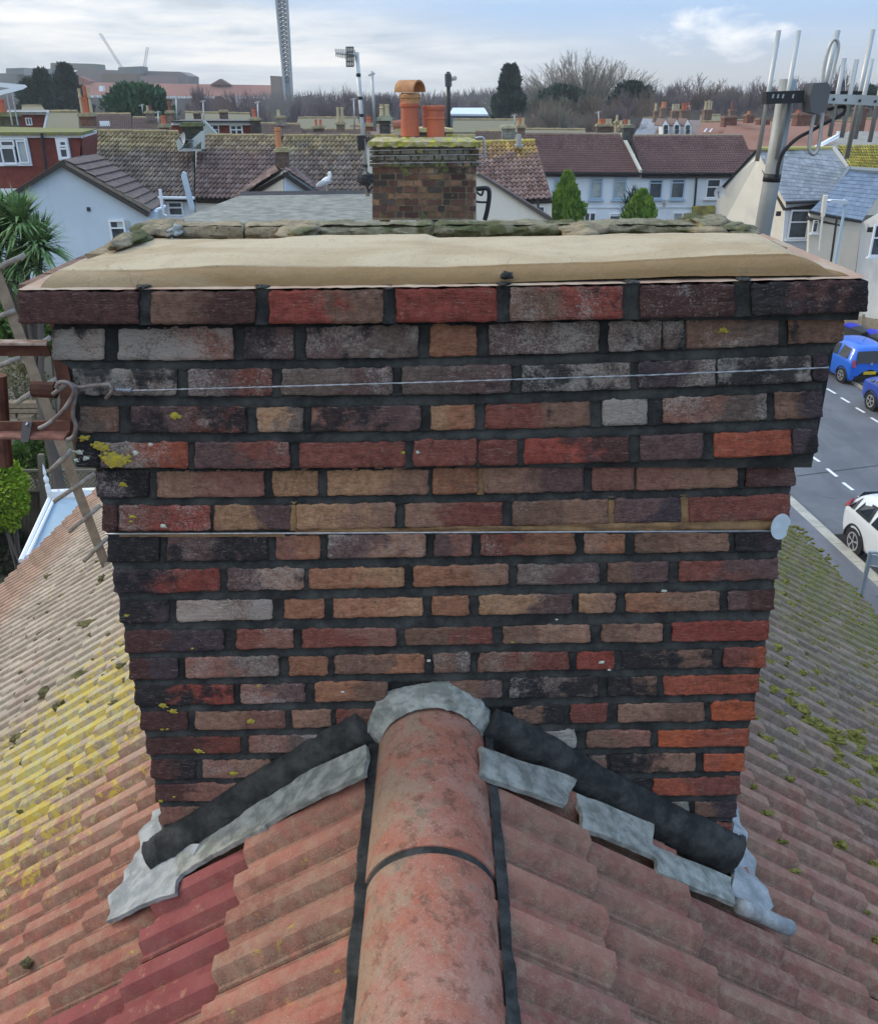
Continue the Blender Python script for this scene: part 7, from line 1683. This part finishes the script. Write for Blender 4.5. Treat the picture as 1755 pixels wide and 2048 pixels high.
M_FEN = simple('dark_fence_timber', (.055, .048, .038, 1), .9, (.08, .07, .055, 1), 5)
for i in range(-7, 20):
    m = MB(); x = 37+i*8; 
    if x > 220: continue
    m.prism([atY(x, 982, 18.7), atY(x+7.4, 982, 18.7), atY(x+7.4, 1190, 18.7), atY(x, 1190, 18.7)], (0, .03, 0)); m.build('board', M_FEN, fe)
m = MB(); M_LAT = simple('lattice_timber', (.20, .17, .13, 1), .9)
for i in range(-6, 26):
    for s_ in (-1, 1): m.tube([atY(30+i*8, 944, 18.65), atY(30+i*8+s_*36, 982, 18.65)], .012, 4)
m.build('lattice_panel', M_LAT, fe)
yprism([(-40, 980), (215, 980), (215, 984), (-40, 984)], 18.62, .06, M_LAT, 'rail', fe); yprism([(-40, 940), (215, 940), (215, 944), (-40, 944)], 18.62, .06, M_LAT, 'rail', fe)
yprism([(74, 910), (85, 910), (96, 1050), (84, 1050)], 18.5, .1, M_LAT, 'post', fe)
pb = thing('planter_bed', 'raised sleeper bed in the left garden', 'planter', atY(50, 845, 19))
for (y0, y1, x0, x1) in ((806, 816, 8, 75), (818, 826, 5, 90), (828, 838, 8, 30), (828, 838, 36, 60), (828, 838, 74, 100)):
    yprism([(x0, y0), (x1, y0), (x1+2, y1), (x0-2, y1)], 19.0, .25, M_WOOD, 'sleeper', pb)
yprism([(40, 834), (62, 834), (64, 848), (38, 848)], 18.8, .2, M_WOOD, 'sleeper', pb)
kay = thing('garden_ornament', 'pale green pointed board leaning in the left garden', 'board', atY(105, 950, 18.2)); yprism([(98, 950), (98, 925), (105, 913), (112, 925), (114, 950)], 18.2, .06, simple('pale_green_paint', (.25, .42, .33, 1), .6), 'board', kay)
cons = thing('conservatory', 'white framed conservatory with a pale blue glazed roof in the left garden', 'conservatory', atY(120, 1000, 15.2))
def P3(x, y, Y): return atY(x, y, Y)
YC = 15.6
m = MB(); m.prism([P3(103, 998, YC), P3(300, 990, YC), P3(300, 1300, 11.6), P3(44, 1118, 12.9)], Vector((0, 0, -.03))); m.build('glass_roof', simple('pale_blue_polycarbonate', (.27, .38, .47, 1), .3, (.30, .41, .50, 1), 1, spec=.6), cons)
m = MB(); m.tube([P3(99, 998, YC), P3(42, 1122, 12.85)], .045, 6); m.tube([P3(108, 999, YC-.05), P3(55, 1112, 12.95)], .03, 6); m.build('hip_bar', M_PVC, cons)
yprism([(93, 984), (230, 978), (230, 998), (95, 1000)], YC+.02, .12, M_PVC, 'ridge', cons)
m = MB(); b = P3(98, 985, YC); m.lathe(b, [(.05, 0), (.05, .15), (.03, .2), (.05, .25), (.05, .3), (.02, .36), (.035, .42), (.0, .62)], 8); m.build('finial', M_PVC, cons)
m = MB()
for i in range(8):
    x = 118+i*13; a = P3(x, 985, YC+.05); m.blob(a+Vector((0, 0, .04)), (.035, .012, .035), i, 0, n=8, m=5); m.blob(a+Vector((-.05, 0, .01)), (.025, .01, .02), i, 0, n=8, m=5); m.blob(a+Vector((.05, 0, .01)), (.025, .01, .02), i, 0, n=8, m=5)
o = m.build('cresting', M_PVC, cons)
A = P3(44, 1118, 12.9); m = MB(); m.prism([(A.x, A.y, 0), (A.x+3, A.y-1.2, 0), (A.x+3, A.y-1.2, A.z-.4), (A.x, A.y, A.z-.05)], (0, .1, 0)); m.build('wall', M_PVC, cons)
# ------------------------------------------------------------------ street: cars, bins, lamp, sign, fence
def paint(name, c, c2=None):
    t = NT(name); m = t.fin(c, .35, None, 0, .5); t.b.inputs['Coat Weight'].default_value = .6; t.b.inputs['Coat Roughness'].default_value = .05; return m
M_TYRE = simple('tyre_rubber', (.018, .018, .018, 1), .8); M_RIM = simple('silver_wheel', (.50, .50, .52, 1), .35, metal=.6); M_CARG = simple('tinted_car_glass', (.012, .016, .02, 1), .08, spec=.7); M_TRIM = simple('black_car_trim', (.02, .02, .02, 1), .6); M_TAIL = simple('red_tail_light', (.42, .02, .025, 1), .2, spec=.6)
def car(label, loc, ang, mat, L, Wd, stations, wheels, name='parked_car', wr=.29, emblem=False, plate=None):
    # stations: (x, z_bottom, z_belt, z_roof, halfwidth_belt, halfwidth_roof); x grows to the front
    t = thing(name, label, 'car', loc); t.rotation_euler = (0, 0, ang)
    def loc_build(m, nm, mt, parent=None, smooth=False):
        o = m.build(nm, mt, None, smooth); o.parent = parent or t; return o
    def ring(s_):
        x, zb, zl, zr, hb, hr = s_; cab = zr-zl > .12
        pts = [(0, zr+.015), (hr*.6, zr+.008), (hr*.92, zr-.025), (hr, zr-.07 if cab else zr-.03)]
        pts += [(hb*.985, zl+.02 if cab else zr-.06), (hb, zl-.06), (hb*1.0, zl-.25), (hb*.985, (zb+zl)/2-.05), (hb*.96, zb+.08), (hb*.88, zb)]
        return [Vector((x, y, z)) for y, z in pts]
    m = MB(); R_ = [ring(s_) for s_ in stations]; k = len(R_[0])
    for sg in (1, -1):
        n = len(m.v); m.v += [Vector((p.x, p.y*sg, p.z)) for r_ in R_ for p in r_]
        m.f += [(n+i*k+j, n+i*k+j+1, n+(i+1)*k+j+1, n+(i+1)*k+j) for i in range(len(R_)-1) for j in range(k-1)]
        for e in (0, len(R_)-1): 
            for j in range(k-2): m.f.append((n+e*k, n+e*k+j+1, n+e*k+j+2))
    body = loc_build(m, 'body', mat, smooth=True)
    bm = bmesh.new(); bm.from_mesh(body.data); bmesh.ops.remove_doubles(bm, verts=bm.verts, dist=.002); bmesh.ops.recalc_face_normals(bm, faces=bm.faces); bm.to_mesh(body.data); bm.free()
    md = body.modifiers.new('sub', 'SUBSURF'); md.levels = md.render_levels = 2
    # windows: side glass between belt and roof, screen at the rear
    for sg in (1, -1):
        cabs = [i for i, s_ in enumerate(stations) if s_[3]-s_[2] > .12]
        for a, b in zip(cabs, cabs[1:]):
            A, B = stations[a], stations[b]
            if B[0]-A[0] < .25: continue
            def g(s_, f, x): y = s_[4]*.985+(s_[5]-s_[4]*.985)*f; z = s_[2]+.05+(s_[3]-.12-s_[2]-.05)*f; return Vector((x, (y+.006)*sg, z))
            xa, xb = A[0]+.05, B[0]-.05; mm = MB(); q = [g(A, .02, xa), g(B, .02, xb), g(B, .95, xb-.03), g(A, .95, xa+.05)]; mm.prism(q, (0, .012*sg, 0)); loc_build(mm, 'side_window', M_CARG)
    for (x, sg) in [(w, s_) for w in wheels for s_ in (1, -1)]:
        wb = MB(); y = (Wd/2-.10)*sg; wb.lathe((x, y-.09*1, wr), [(wr*.62, .0), (wr*.93, 0), (wr, .03), (wr, .15), (wr*.93, .18), (wr*.62, .18)], 28, axis=(0, 1, 0)); w_ = loc_build(wb, 'wheel', M_TYRE)
        rm = MB(); yo = y+.085*sg; rm.lathe((x, yo-.01, wr), [(wr*.60, 0), (wr*.64, .02)], 24, axis=(0, 1, 0))
        rm = MB(); 
        for q_ in range(24):
            a = 2*math.pi*q_/24; b2 = 2*math.pi*(q_+1)/24; rm.box((x+math.cos((a+b2)/2)*wr*.62, yo, wr+math.sin((a+b2)/2)*wr*.62), (.05, .02, wr*.10), Matrix.Rotation(-(a+b2)/2+math.pi/2, 3, 'Y'))
        for q_ in range(5):
            a = 2*math.pi*q_/5+.3
            for da in (-.13, .13): rm.box((x+math.cos(a+da*.6)*wr*.34, yo, wr+math.sin(a+da*.6)*wr*.34), (wr*.56, .018, .022), Matrix.Rotation(-a-da, 3, 'Y'))
        rm.box((x, yo+.004*sg, wr), (.07, .02, .07)); loc_build(rm, 'rim', M_RIM, w_)
        ar = MB(); pts = []
        ar.tube([Vector((x+math.cos(a)*wr*1.18, (Wd/2-.015)*sg, wr+math.sin(a)*wr*1.18)) for a in [math.pi*i/14 for i in range(15)]], .03, 6); loc_build(ar, 'wheel_arch', M_TRIM)
        dk = MB(); dk.lathe((x, (Wd/2-.028)*sg-.01, wr+.01), [(wr*1.12, 0), (wr*1.12, .02)], 24, axis=(0, 1, 0)); loc_build(dk, 'wheel_well', M_TRIM)
    return t, loc_build
EU = random.Random(1)
heading = math.atan2(SD.y, SD.x)
M_B1 = paint('bright_blue_paint', (.008, .125, .60, 1)); M_B2 = paint('deep_blue_paint', (.012, .055, .36, 1)); M_WC = paint('white_car_paint', (.66, .69, .70, 1))
# small blue hatchback: we look at its tail
hb1 = atZ(1709, 763, 0); 
st_h = [(-1.72, .22, .62, .80, .70, .62), (-1.68, .20, .80, 1.05, .78, .60), (-1.60, .19, .92, 1.36, .80, .58), (-1.42, .18, .93, 1.46, .81, .60), (-.75, .17, .92, 1.50, .82, .62), (-.05, .17, .90, 1.49, .82, .62), (.45, .17, .90, 1.38, .82, .60), (.95, .17, .92, .98, .81, .66), (1.4, .18, .80, .90, .78, .62), (1.68, .22, .62, .76, .66, .52), (1.76, .30, .52, .62, .56, .42)]
HB = Vector((hb1.x, hb1.y, 0)) + SD*1.2 + SN*.12
t1, lb = car('bright blue small hatchback parked beside the wheelie bins', HB, heading+R(2), M_B1, 3.54, 1.64, st_h, (-1.2, 1.15), wr=.29)
m = MB(); m.prism([(-1.735, -.60, .86), (-1.735, .60, .86), (-1.655, .56, 1.30), (-1.655, -.56, 1.30)], (-.012, 0, .004)); lb(m, 'rear_window', M_CARG)
for s_ in (-1, 1): m = MB(); m.prism([(-1.75, s_*.62, .72), (-1.75, s_*.73, .74), (-1.69, s_*.74, 1.0), (-1.70, s_*.62, .95)], (-.02, 0, 0)); lb(m, 'tail_light', M_TAIL)
m = MB(); m.box((-1.775, 0.02, .50), (.015, .50, .12)); pl = lb(m, 'number_plate', simple('yellow_plate', (.60, .42, .02, 1), .5))
m = MB(); m.tube([Vector((-1.764, math.cos(a)*.05, .84+math.sin(a)*.05)) for a in [2*math.pi*i/16 for i in range(17)]], .007, 5); 
for a, b in (((-.03, .035), (-.012, .005)), ((-.012, .005), (0, .03)), ((0, .03), (.012, .005)), ((.012, .005), (.03, .035)), ((-.038, .0), (-.02, -.04)), ((-.02, -.04), (0, -.005)), ((0, -.005), (.02, -.04)), ((.02, -.04), (.038, 0))):
    m.tube([(-1.764, -a[0], .84+a[1]), (-1.764, -b[0], .84+b[1])], .0045, 4)
lb(m, 'badge', M_RIM)
m = MB(); m.tube([(-.9, 0, 1.50), (-1.15, 0, 1.70)], .006, 5); lb(m, 'roof_aerial', M_TRIM)
m = MB(); m.box((-1.76, 0, .33), (.05, 1.15, .12)); lb(m, 'bumper_trim', M_TRIM)
# deep blue car, only its tail corner shows
c2p = atZ(1733, 818, 0)
st_s = [(-2.1, .30, .70, .82, .72, .6), (-2.0, .24, .86, .98, .82, .68), (-1.7, .2, .92, 1.06, .86, .7), (-1.35, .2, .93, 1.2, .87, .64), (-.8, .19, .93, 1.42, .88, .62), (0, .18, .92, 1.46, .88, .62), (.55, .18, .92, 1.38, .88, .62), (1.15, .18, .93, 1.0, .87, .7), (1.7, .2, .82, .92, .84, .66), (2.0, .24, .66, .8, .76, .58), (2.1, .32, .56, .66, .66, .5)]
S2 = Vector((c2p.x, c2p.y, 0)) + SN*.82 - SD*1.35
t2, lb2 = car('deep blue car parked behind the small hatchback, partly cut off by the right edge', S2+SN*.1, heading+math.pi+R(2), M_B2, 4.2, 1.76, st_s, (-1.3, 1.35), wr=.32)
for s_ in (-1, 1): m = MB(); m.prism([(2.05, s_*.5, .62), (2.02, s_*.72, .62), (1.9, s_*.76, .78), (1.98, s_*.52, .76)], (.03, 0, 0)); lb2(m, 'headlight', M_RIM)
# white crossover bottom right: rear three-quarter
c3p = atZ(1706, 1108, 0)
st_j = [(-2.08, .36, .80, .98, .72, .55), (-2.0, .30, .98, 1.15, .82, .62), (-1.8, .28, 1.02, 1.34, .87, .62), (-1.5, .27, 1.02, 1.48, .88, .64), (-.8, .26, 1.0, 1.55, .88, .66), (0, .26, .98, 1.56, .88, .66), (.5, .26, .98, 1.46, .88, .64), (1.05, .26, 1.0, 1.1, .87, .7), (1.6, .27, .9, 1.02, .84, .66), (1.95, .32, .72, .86, .76, .58), (2.06, .4, .6, .7, .66, .5)]
c3v = Vector((c3p.x, c3p.y, 0)) + SN*.78 - SD*1.30
t3, lb3 = car('white crossover car with red tail light parked at the near kerb by the drain', c3v, heading+math.pi+0.0, M_WC, 4.13, 1.77, [s_ for s_ in st_j], (-1.3, 1.28), wr=.345)
for s_ in (-1, 1): m = MB(); m.prism([(-2.08, s_*.45, .92), (-2.02, s_*.80, .94), (-1.70, s_*.885, 1.12), (-1.72, s_*.84, 1.22), (-1.98, s_*.62, 1.14)], (-.02, .01*s_, .03)); lb3(m, 'tail_light', M_TAIL)
m = MB(); m.prism([(-2.02, -.55, 1.08), (-2.02, .55, 1.08), (-1.80, .52, 1.38), (-1.80, -.52, 1.38)], (-.02, 0, .012)); lb3(m, 'rear_window', M_CARG)
# wheelie bins
M_BIN = simple('dark_grey_bin_plastic', (.035, .04, .042, 1), .5, spec=.4); M_LIDB = simple('blue_bin_lid', (.02, .03, .42, 1), .45, spec=.4); M_LIDK = simple('black_bin_lid', (.03, .033, .035, 1), .45)
def wheelie(px, py, lidm, label):
    b = atZ(px, py, .12); t = thing('wheelie_bin', label, 'wheelie bin', (b.x, b.y, .12), 'wheelie bins by the fence'); ang = heading-math.pi/2+R(6); Rz = Matrix.Rotation(ang, 3, 'Z'); o0 = Vector((b.x, b.y, .12))
    def q(x, y, z): return o0 + Rz @ Vector((x, y, z))
    m = MB(); lo = [q(-.21, -.25, .06), q(.21, -.25, .06), q(.21, .25, .06), q(-.21, .25, .06)]; hi = [q(-.28, -.34, .98), q(.28, -.34, .98), q(.28, .34, .98), q(-.28, .34, .98)]
    m.add(lo+hi, [(0, 1, 2, 3), (4, 5, 6, 7), (0, 1, 5, 4), (1, 2, 6, 5), (2, 3, 7, 6), (3, 0, 4, 7)]); m.build('body', M_BIN, t)
    m = MB(); m.grid(lambda u, v: q(-.30+.6*u, -.38+.76*v, .985+.05*math.sin(math.pi*u)+.05*v), 6, 4); m.prism([q(-.30, -.38, .96), q(.30, -.38, .96), q(.30, .38, .96), q(-.30, .38, .96)], (0, 0, .03)); m.build('lid', lidm, t)
    m = MB(); m.tube([q(-.25, .40, .96), q(.25, .40, .96)], .02, 6); m.build('handle', M_BIN, t)
    for s_ in (-1, 1): m = MB(); m.lathe(q(s_*.25, .26, .12), [(.10, 0), (.12, .01), (.12, .04), (.10, .05)], 12, axis=Rz @ Vector((1, 0, 0))); m.build('wheel', M_TYRE, t)
    # white house number on the front
    m = MB()
    for a, c_ in (((-.05, .62), (-.02, .70)), ((-.02, .70), (-.02, .58)), ((.02, .70), (.06, .70)), ((.06, .70), (.03, .58))):
        m.tube([q(a[0], -.306+.0, a[1]), q(c_[0], -.306, c_[1])], .006, 4)
    m.build('number_mark', simple('white_stencil', (.55, .55, .55, 1)), t)
    return t
wheelie(1700, 700, M_LIDB, 'blue lidded bin furthest left beside the fence'); wheelie(1715, 708, M_LIDK, 'black lidded bin between the two blue lidded bins')
wheelie(1741, 714, M_LIDB, 'blue lidded bin nearer the right edge'); wheelie(1752, 724, M_LIDK, 'black lidded bin cut by the right edge')
# timber fence and garage behind the bins
ff = thing('panel_fence', 'pale timber panel fence behind the wheelie bins', 'fence', atZ(1720, 680, .1)); M_TF = simple('pale_fence_timber', (.36, .30, .22, 1), .9, (.26, .215, .16, 1), 6)
fb0 = atZ(1684, 684, .12); fb1 = atZ(1800, 706, .12); fdir = (fb1-fb0).normalized(); fb0 = fb0-fdir*3
for i in range(7):
    p = fb0+fdir*1.83*i; m = MB(); m.box((p.x, p.y, .75), (.1, .1, 1.4)); m.build('post', M_TF, ff)
    for j in range(8):
        m = MB(); a = p+fdir*.06; b = p+fdir*1.77; z = .16+j*.145; m.prism([Vector((a.x, a.y, z)), Vector((b.x, b.y, z)), Vector((b.x, b.y, z+.155)), Vector((a.x, a.y, z+.155))], Vector((-fdir.y, fdir.x, 0))*.02+Vector((.0, .0, .012))); m.build('board', M_TF, ff)
sheet('forecourt', [(q.x, q.y) for q in (atZ(1700, 628, .0), atZ(1726, 586, .0), atZ(1900, 586, .0), atZ(1900, 650, .0))], .014, simple('pale_concrete', (.34, .37, .40, 1), .9, (.26, .28, .31, 1), .8))
# street lamp and sign
lb0 = atY(1662, 540, 34); lamp = thing('street_lamp', 'pale blue street lamp with a flat white head in front of the cream house', 'street lamp', Vector((atY(1661, 600, 34).x, 34, 0)))
tp = atY(1690, 408, 34); bt = Vector((tp.x-.02, 34, 0)); bt = Vector((tp.x+(0), 34, 0)); 
m = MB(); m.tube([bt, tp], .075, 10, r2=.05); m.build('column', simple('pale_blue_lamp_paint', (.38, .50, .56, 1), .5), lamp)
m = MB(); m.prism([atY(1658, 402, 33.9), atY(1664, 399, 33.9), atY(1696, 401, 33.9), atY(1697, 407, 33.9), atY(1690, 409, 33.9), atY(1662, 405, 33.9)], (0, .3, 0)); m.blob(atY(1687, 400, 34), (.04, .04, .05), 1, 0); m.build('lamp_head', simple('lamp_head_grey', (.50, .55, .58, 1), .5), lamp)
sb0 = atZ(1712, 1290, .12); sg = thing('street_sign', 'grey post with the back of a street sign on the near pavement', 'sign', sb0)
zt = atY(1741, 1103, sb0.y); m = MB(); m.tube([Vector((zt.x, sb0.y, .12)), zt], .042, 10); m.build('post', simple('galvanised_grey_post', (.24, .29, .32, 1), .5, metal=.3), sg)
m = MB(); m.prism([zt+Vector((.05, .05, -.02)), zt+Vector((.9, -.35, -.02)), zt+Vector((.9, -.35, -.32)), zt+Vector((.05, .05, -.32))], (.01, .03, 0)); pn = m.build('sign_panel', simple('sign_back_grey', (.35, .38, .40, 1), .5), sg)
for dz in (-.05, -.28): m = MB(); m.tube([zt+Vector((0, -.03, dz)), zt+Vector((.85, -.38, dz))], .014, 6); m.build('clip_rail', M_ALU, pn)
# ------------------------------------------------------------------ moss on the host roof
mo = MB(); rr = random.Random(11)
def mossbit(mb, side, x, Y, s, k): 
    c = roof_pt(side, x, Y, .040); mb.blob(c, (s*rr.uniform(.7, 1.5), s*rr.uniform(.5, .8), s*rr.uniform(.4, .65)), k, .8, 3.5, 11, 7)
cnt = 0
while cnt < 1500:
    Y = rr.uniform(1.6, 7.5); x = rr.uniform(.6, 3.6)
    p = roof_pt(1, x, Y); px, py = project(p)
    if px > 1790 or px < 1440 or py > 1960: cnt += 0; 
    dens = .25+.9*nz((x*.9, Y*.9, 4), 1)+(.35 if Y > 2.4 else -.1)
    if rr.random() > dens or px > 1790: continue
    g = xe_r(Y)/NR[1]; i = round((x-.08)/g); x2 = .08+i*g - rr.uniform(0, .03)
    Yp = round((Y-.455)/.1)*.1+.455+.005+rr.uniform(-.012, .012)
    mossbit(mo, 1, x2, Yp, rr.uniform(.006, .015)*(1+.14*Y), cnt); cnt += 1
# bigger pillows along one run of the east slope
for (x, y, s) in ((1565, 1400, .035), (1585, 1415, .04), (1600, 1432, .045), (1618, 1440, .04), (1640, 1460, .045), (1650, 1475, .04), (1690, 1470, .05), (1700, 1490, .04), (1535, 1372, .035), (1560, 1380, .03), (1725, 1520, .05), (1745, 1535, .05), (1668, 1682, .022), (1735, 1725, .03), (1700, 1595, .03), (1540, 1290, .03), (1620, 1345, .03), (1590, 1340, .03), (1560, 1160, .04), (1570, 1205, .04), (1700, 1600, .025), (1655, 1500, .04), (1745, 1600, .035)):
    p = at_plane(x, y, roof_pt(1, 0, 0, .04), (TRr, 0, 1)); mossbit(mo, 1, p.x-XC, p.y, s, x)
o = mo.build('moss', M_MOSS, house); o['kind'] = 'stuff'
md = MB()
for (x, y, s) in ((105, 1155, .05), (190, 1250, .05), (100, 1388, .05), (48, 1480, .045), (175, 1355, .04), (75, 1931, .018), (258, 1335, .03), (130, 1415, .04), (215, 1160, .04), (60, 1475, .03), (1600, 1310, .02), (1560, 1330, .02)):
    side = -1 if x < 850 else 1; s_ = TL if side < 0 else TRr
    p = at_plane(x, y, roof_pt(side, 0, 0, .02), (side*s_, 0, 1)); mossbit(md, side, abs(p.x-XC), p.y, s, x)
for i in range(260):
    Y = rr.uniform(1.8, 6); x = rr.uniform(.9, 3.8); g = xe_l(Y)/NR[-1]; ii = round((x-.16)/g); mossbit(md, -1, .16+ii*g, Y, rr.uniform(.006, .016)*(1+.1*Y), i)
o = md.build('dry_moss', M_MOSSDRY, house); o['kind'] = 'stuff'

# ------------------------------------------------------------------ air
def build_haze():
    m = MB(); m.box((0, 480, 74), (2600, 1100, 150)); t = bpy.data.materials.new('thin_haze'); t.use_nodes = True; nt = t.node_tree; nt.nodes.clear()
    out = nt.nodes.new('ShaderNodeOutputMaterial'); v = nt.nodes.new('ShaderNodeVolumePrincipled'); v.inputs['Density'].default_value = .00042; v.inputs['Color'].default_value = (.93, .95, .98, 1); v.inputs['Anisotropy'].default_value = .2
    nt.links.new(v.outputs[0], out.inputs['Volume']); o = m.build('haze', t); tag(o, 'thin grey winter haze over the whole town', 'haze', kind='stuff')
build_haze()
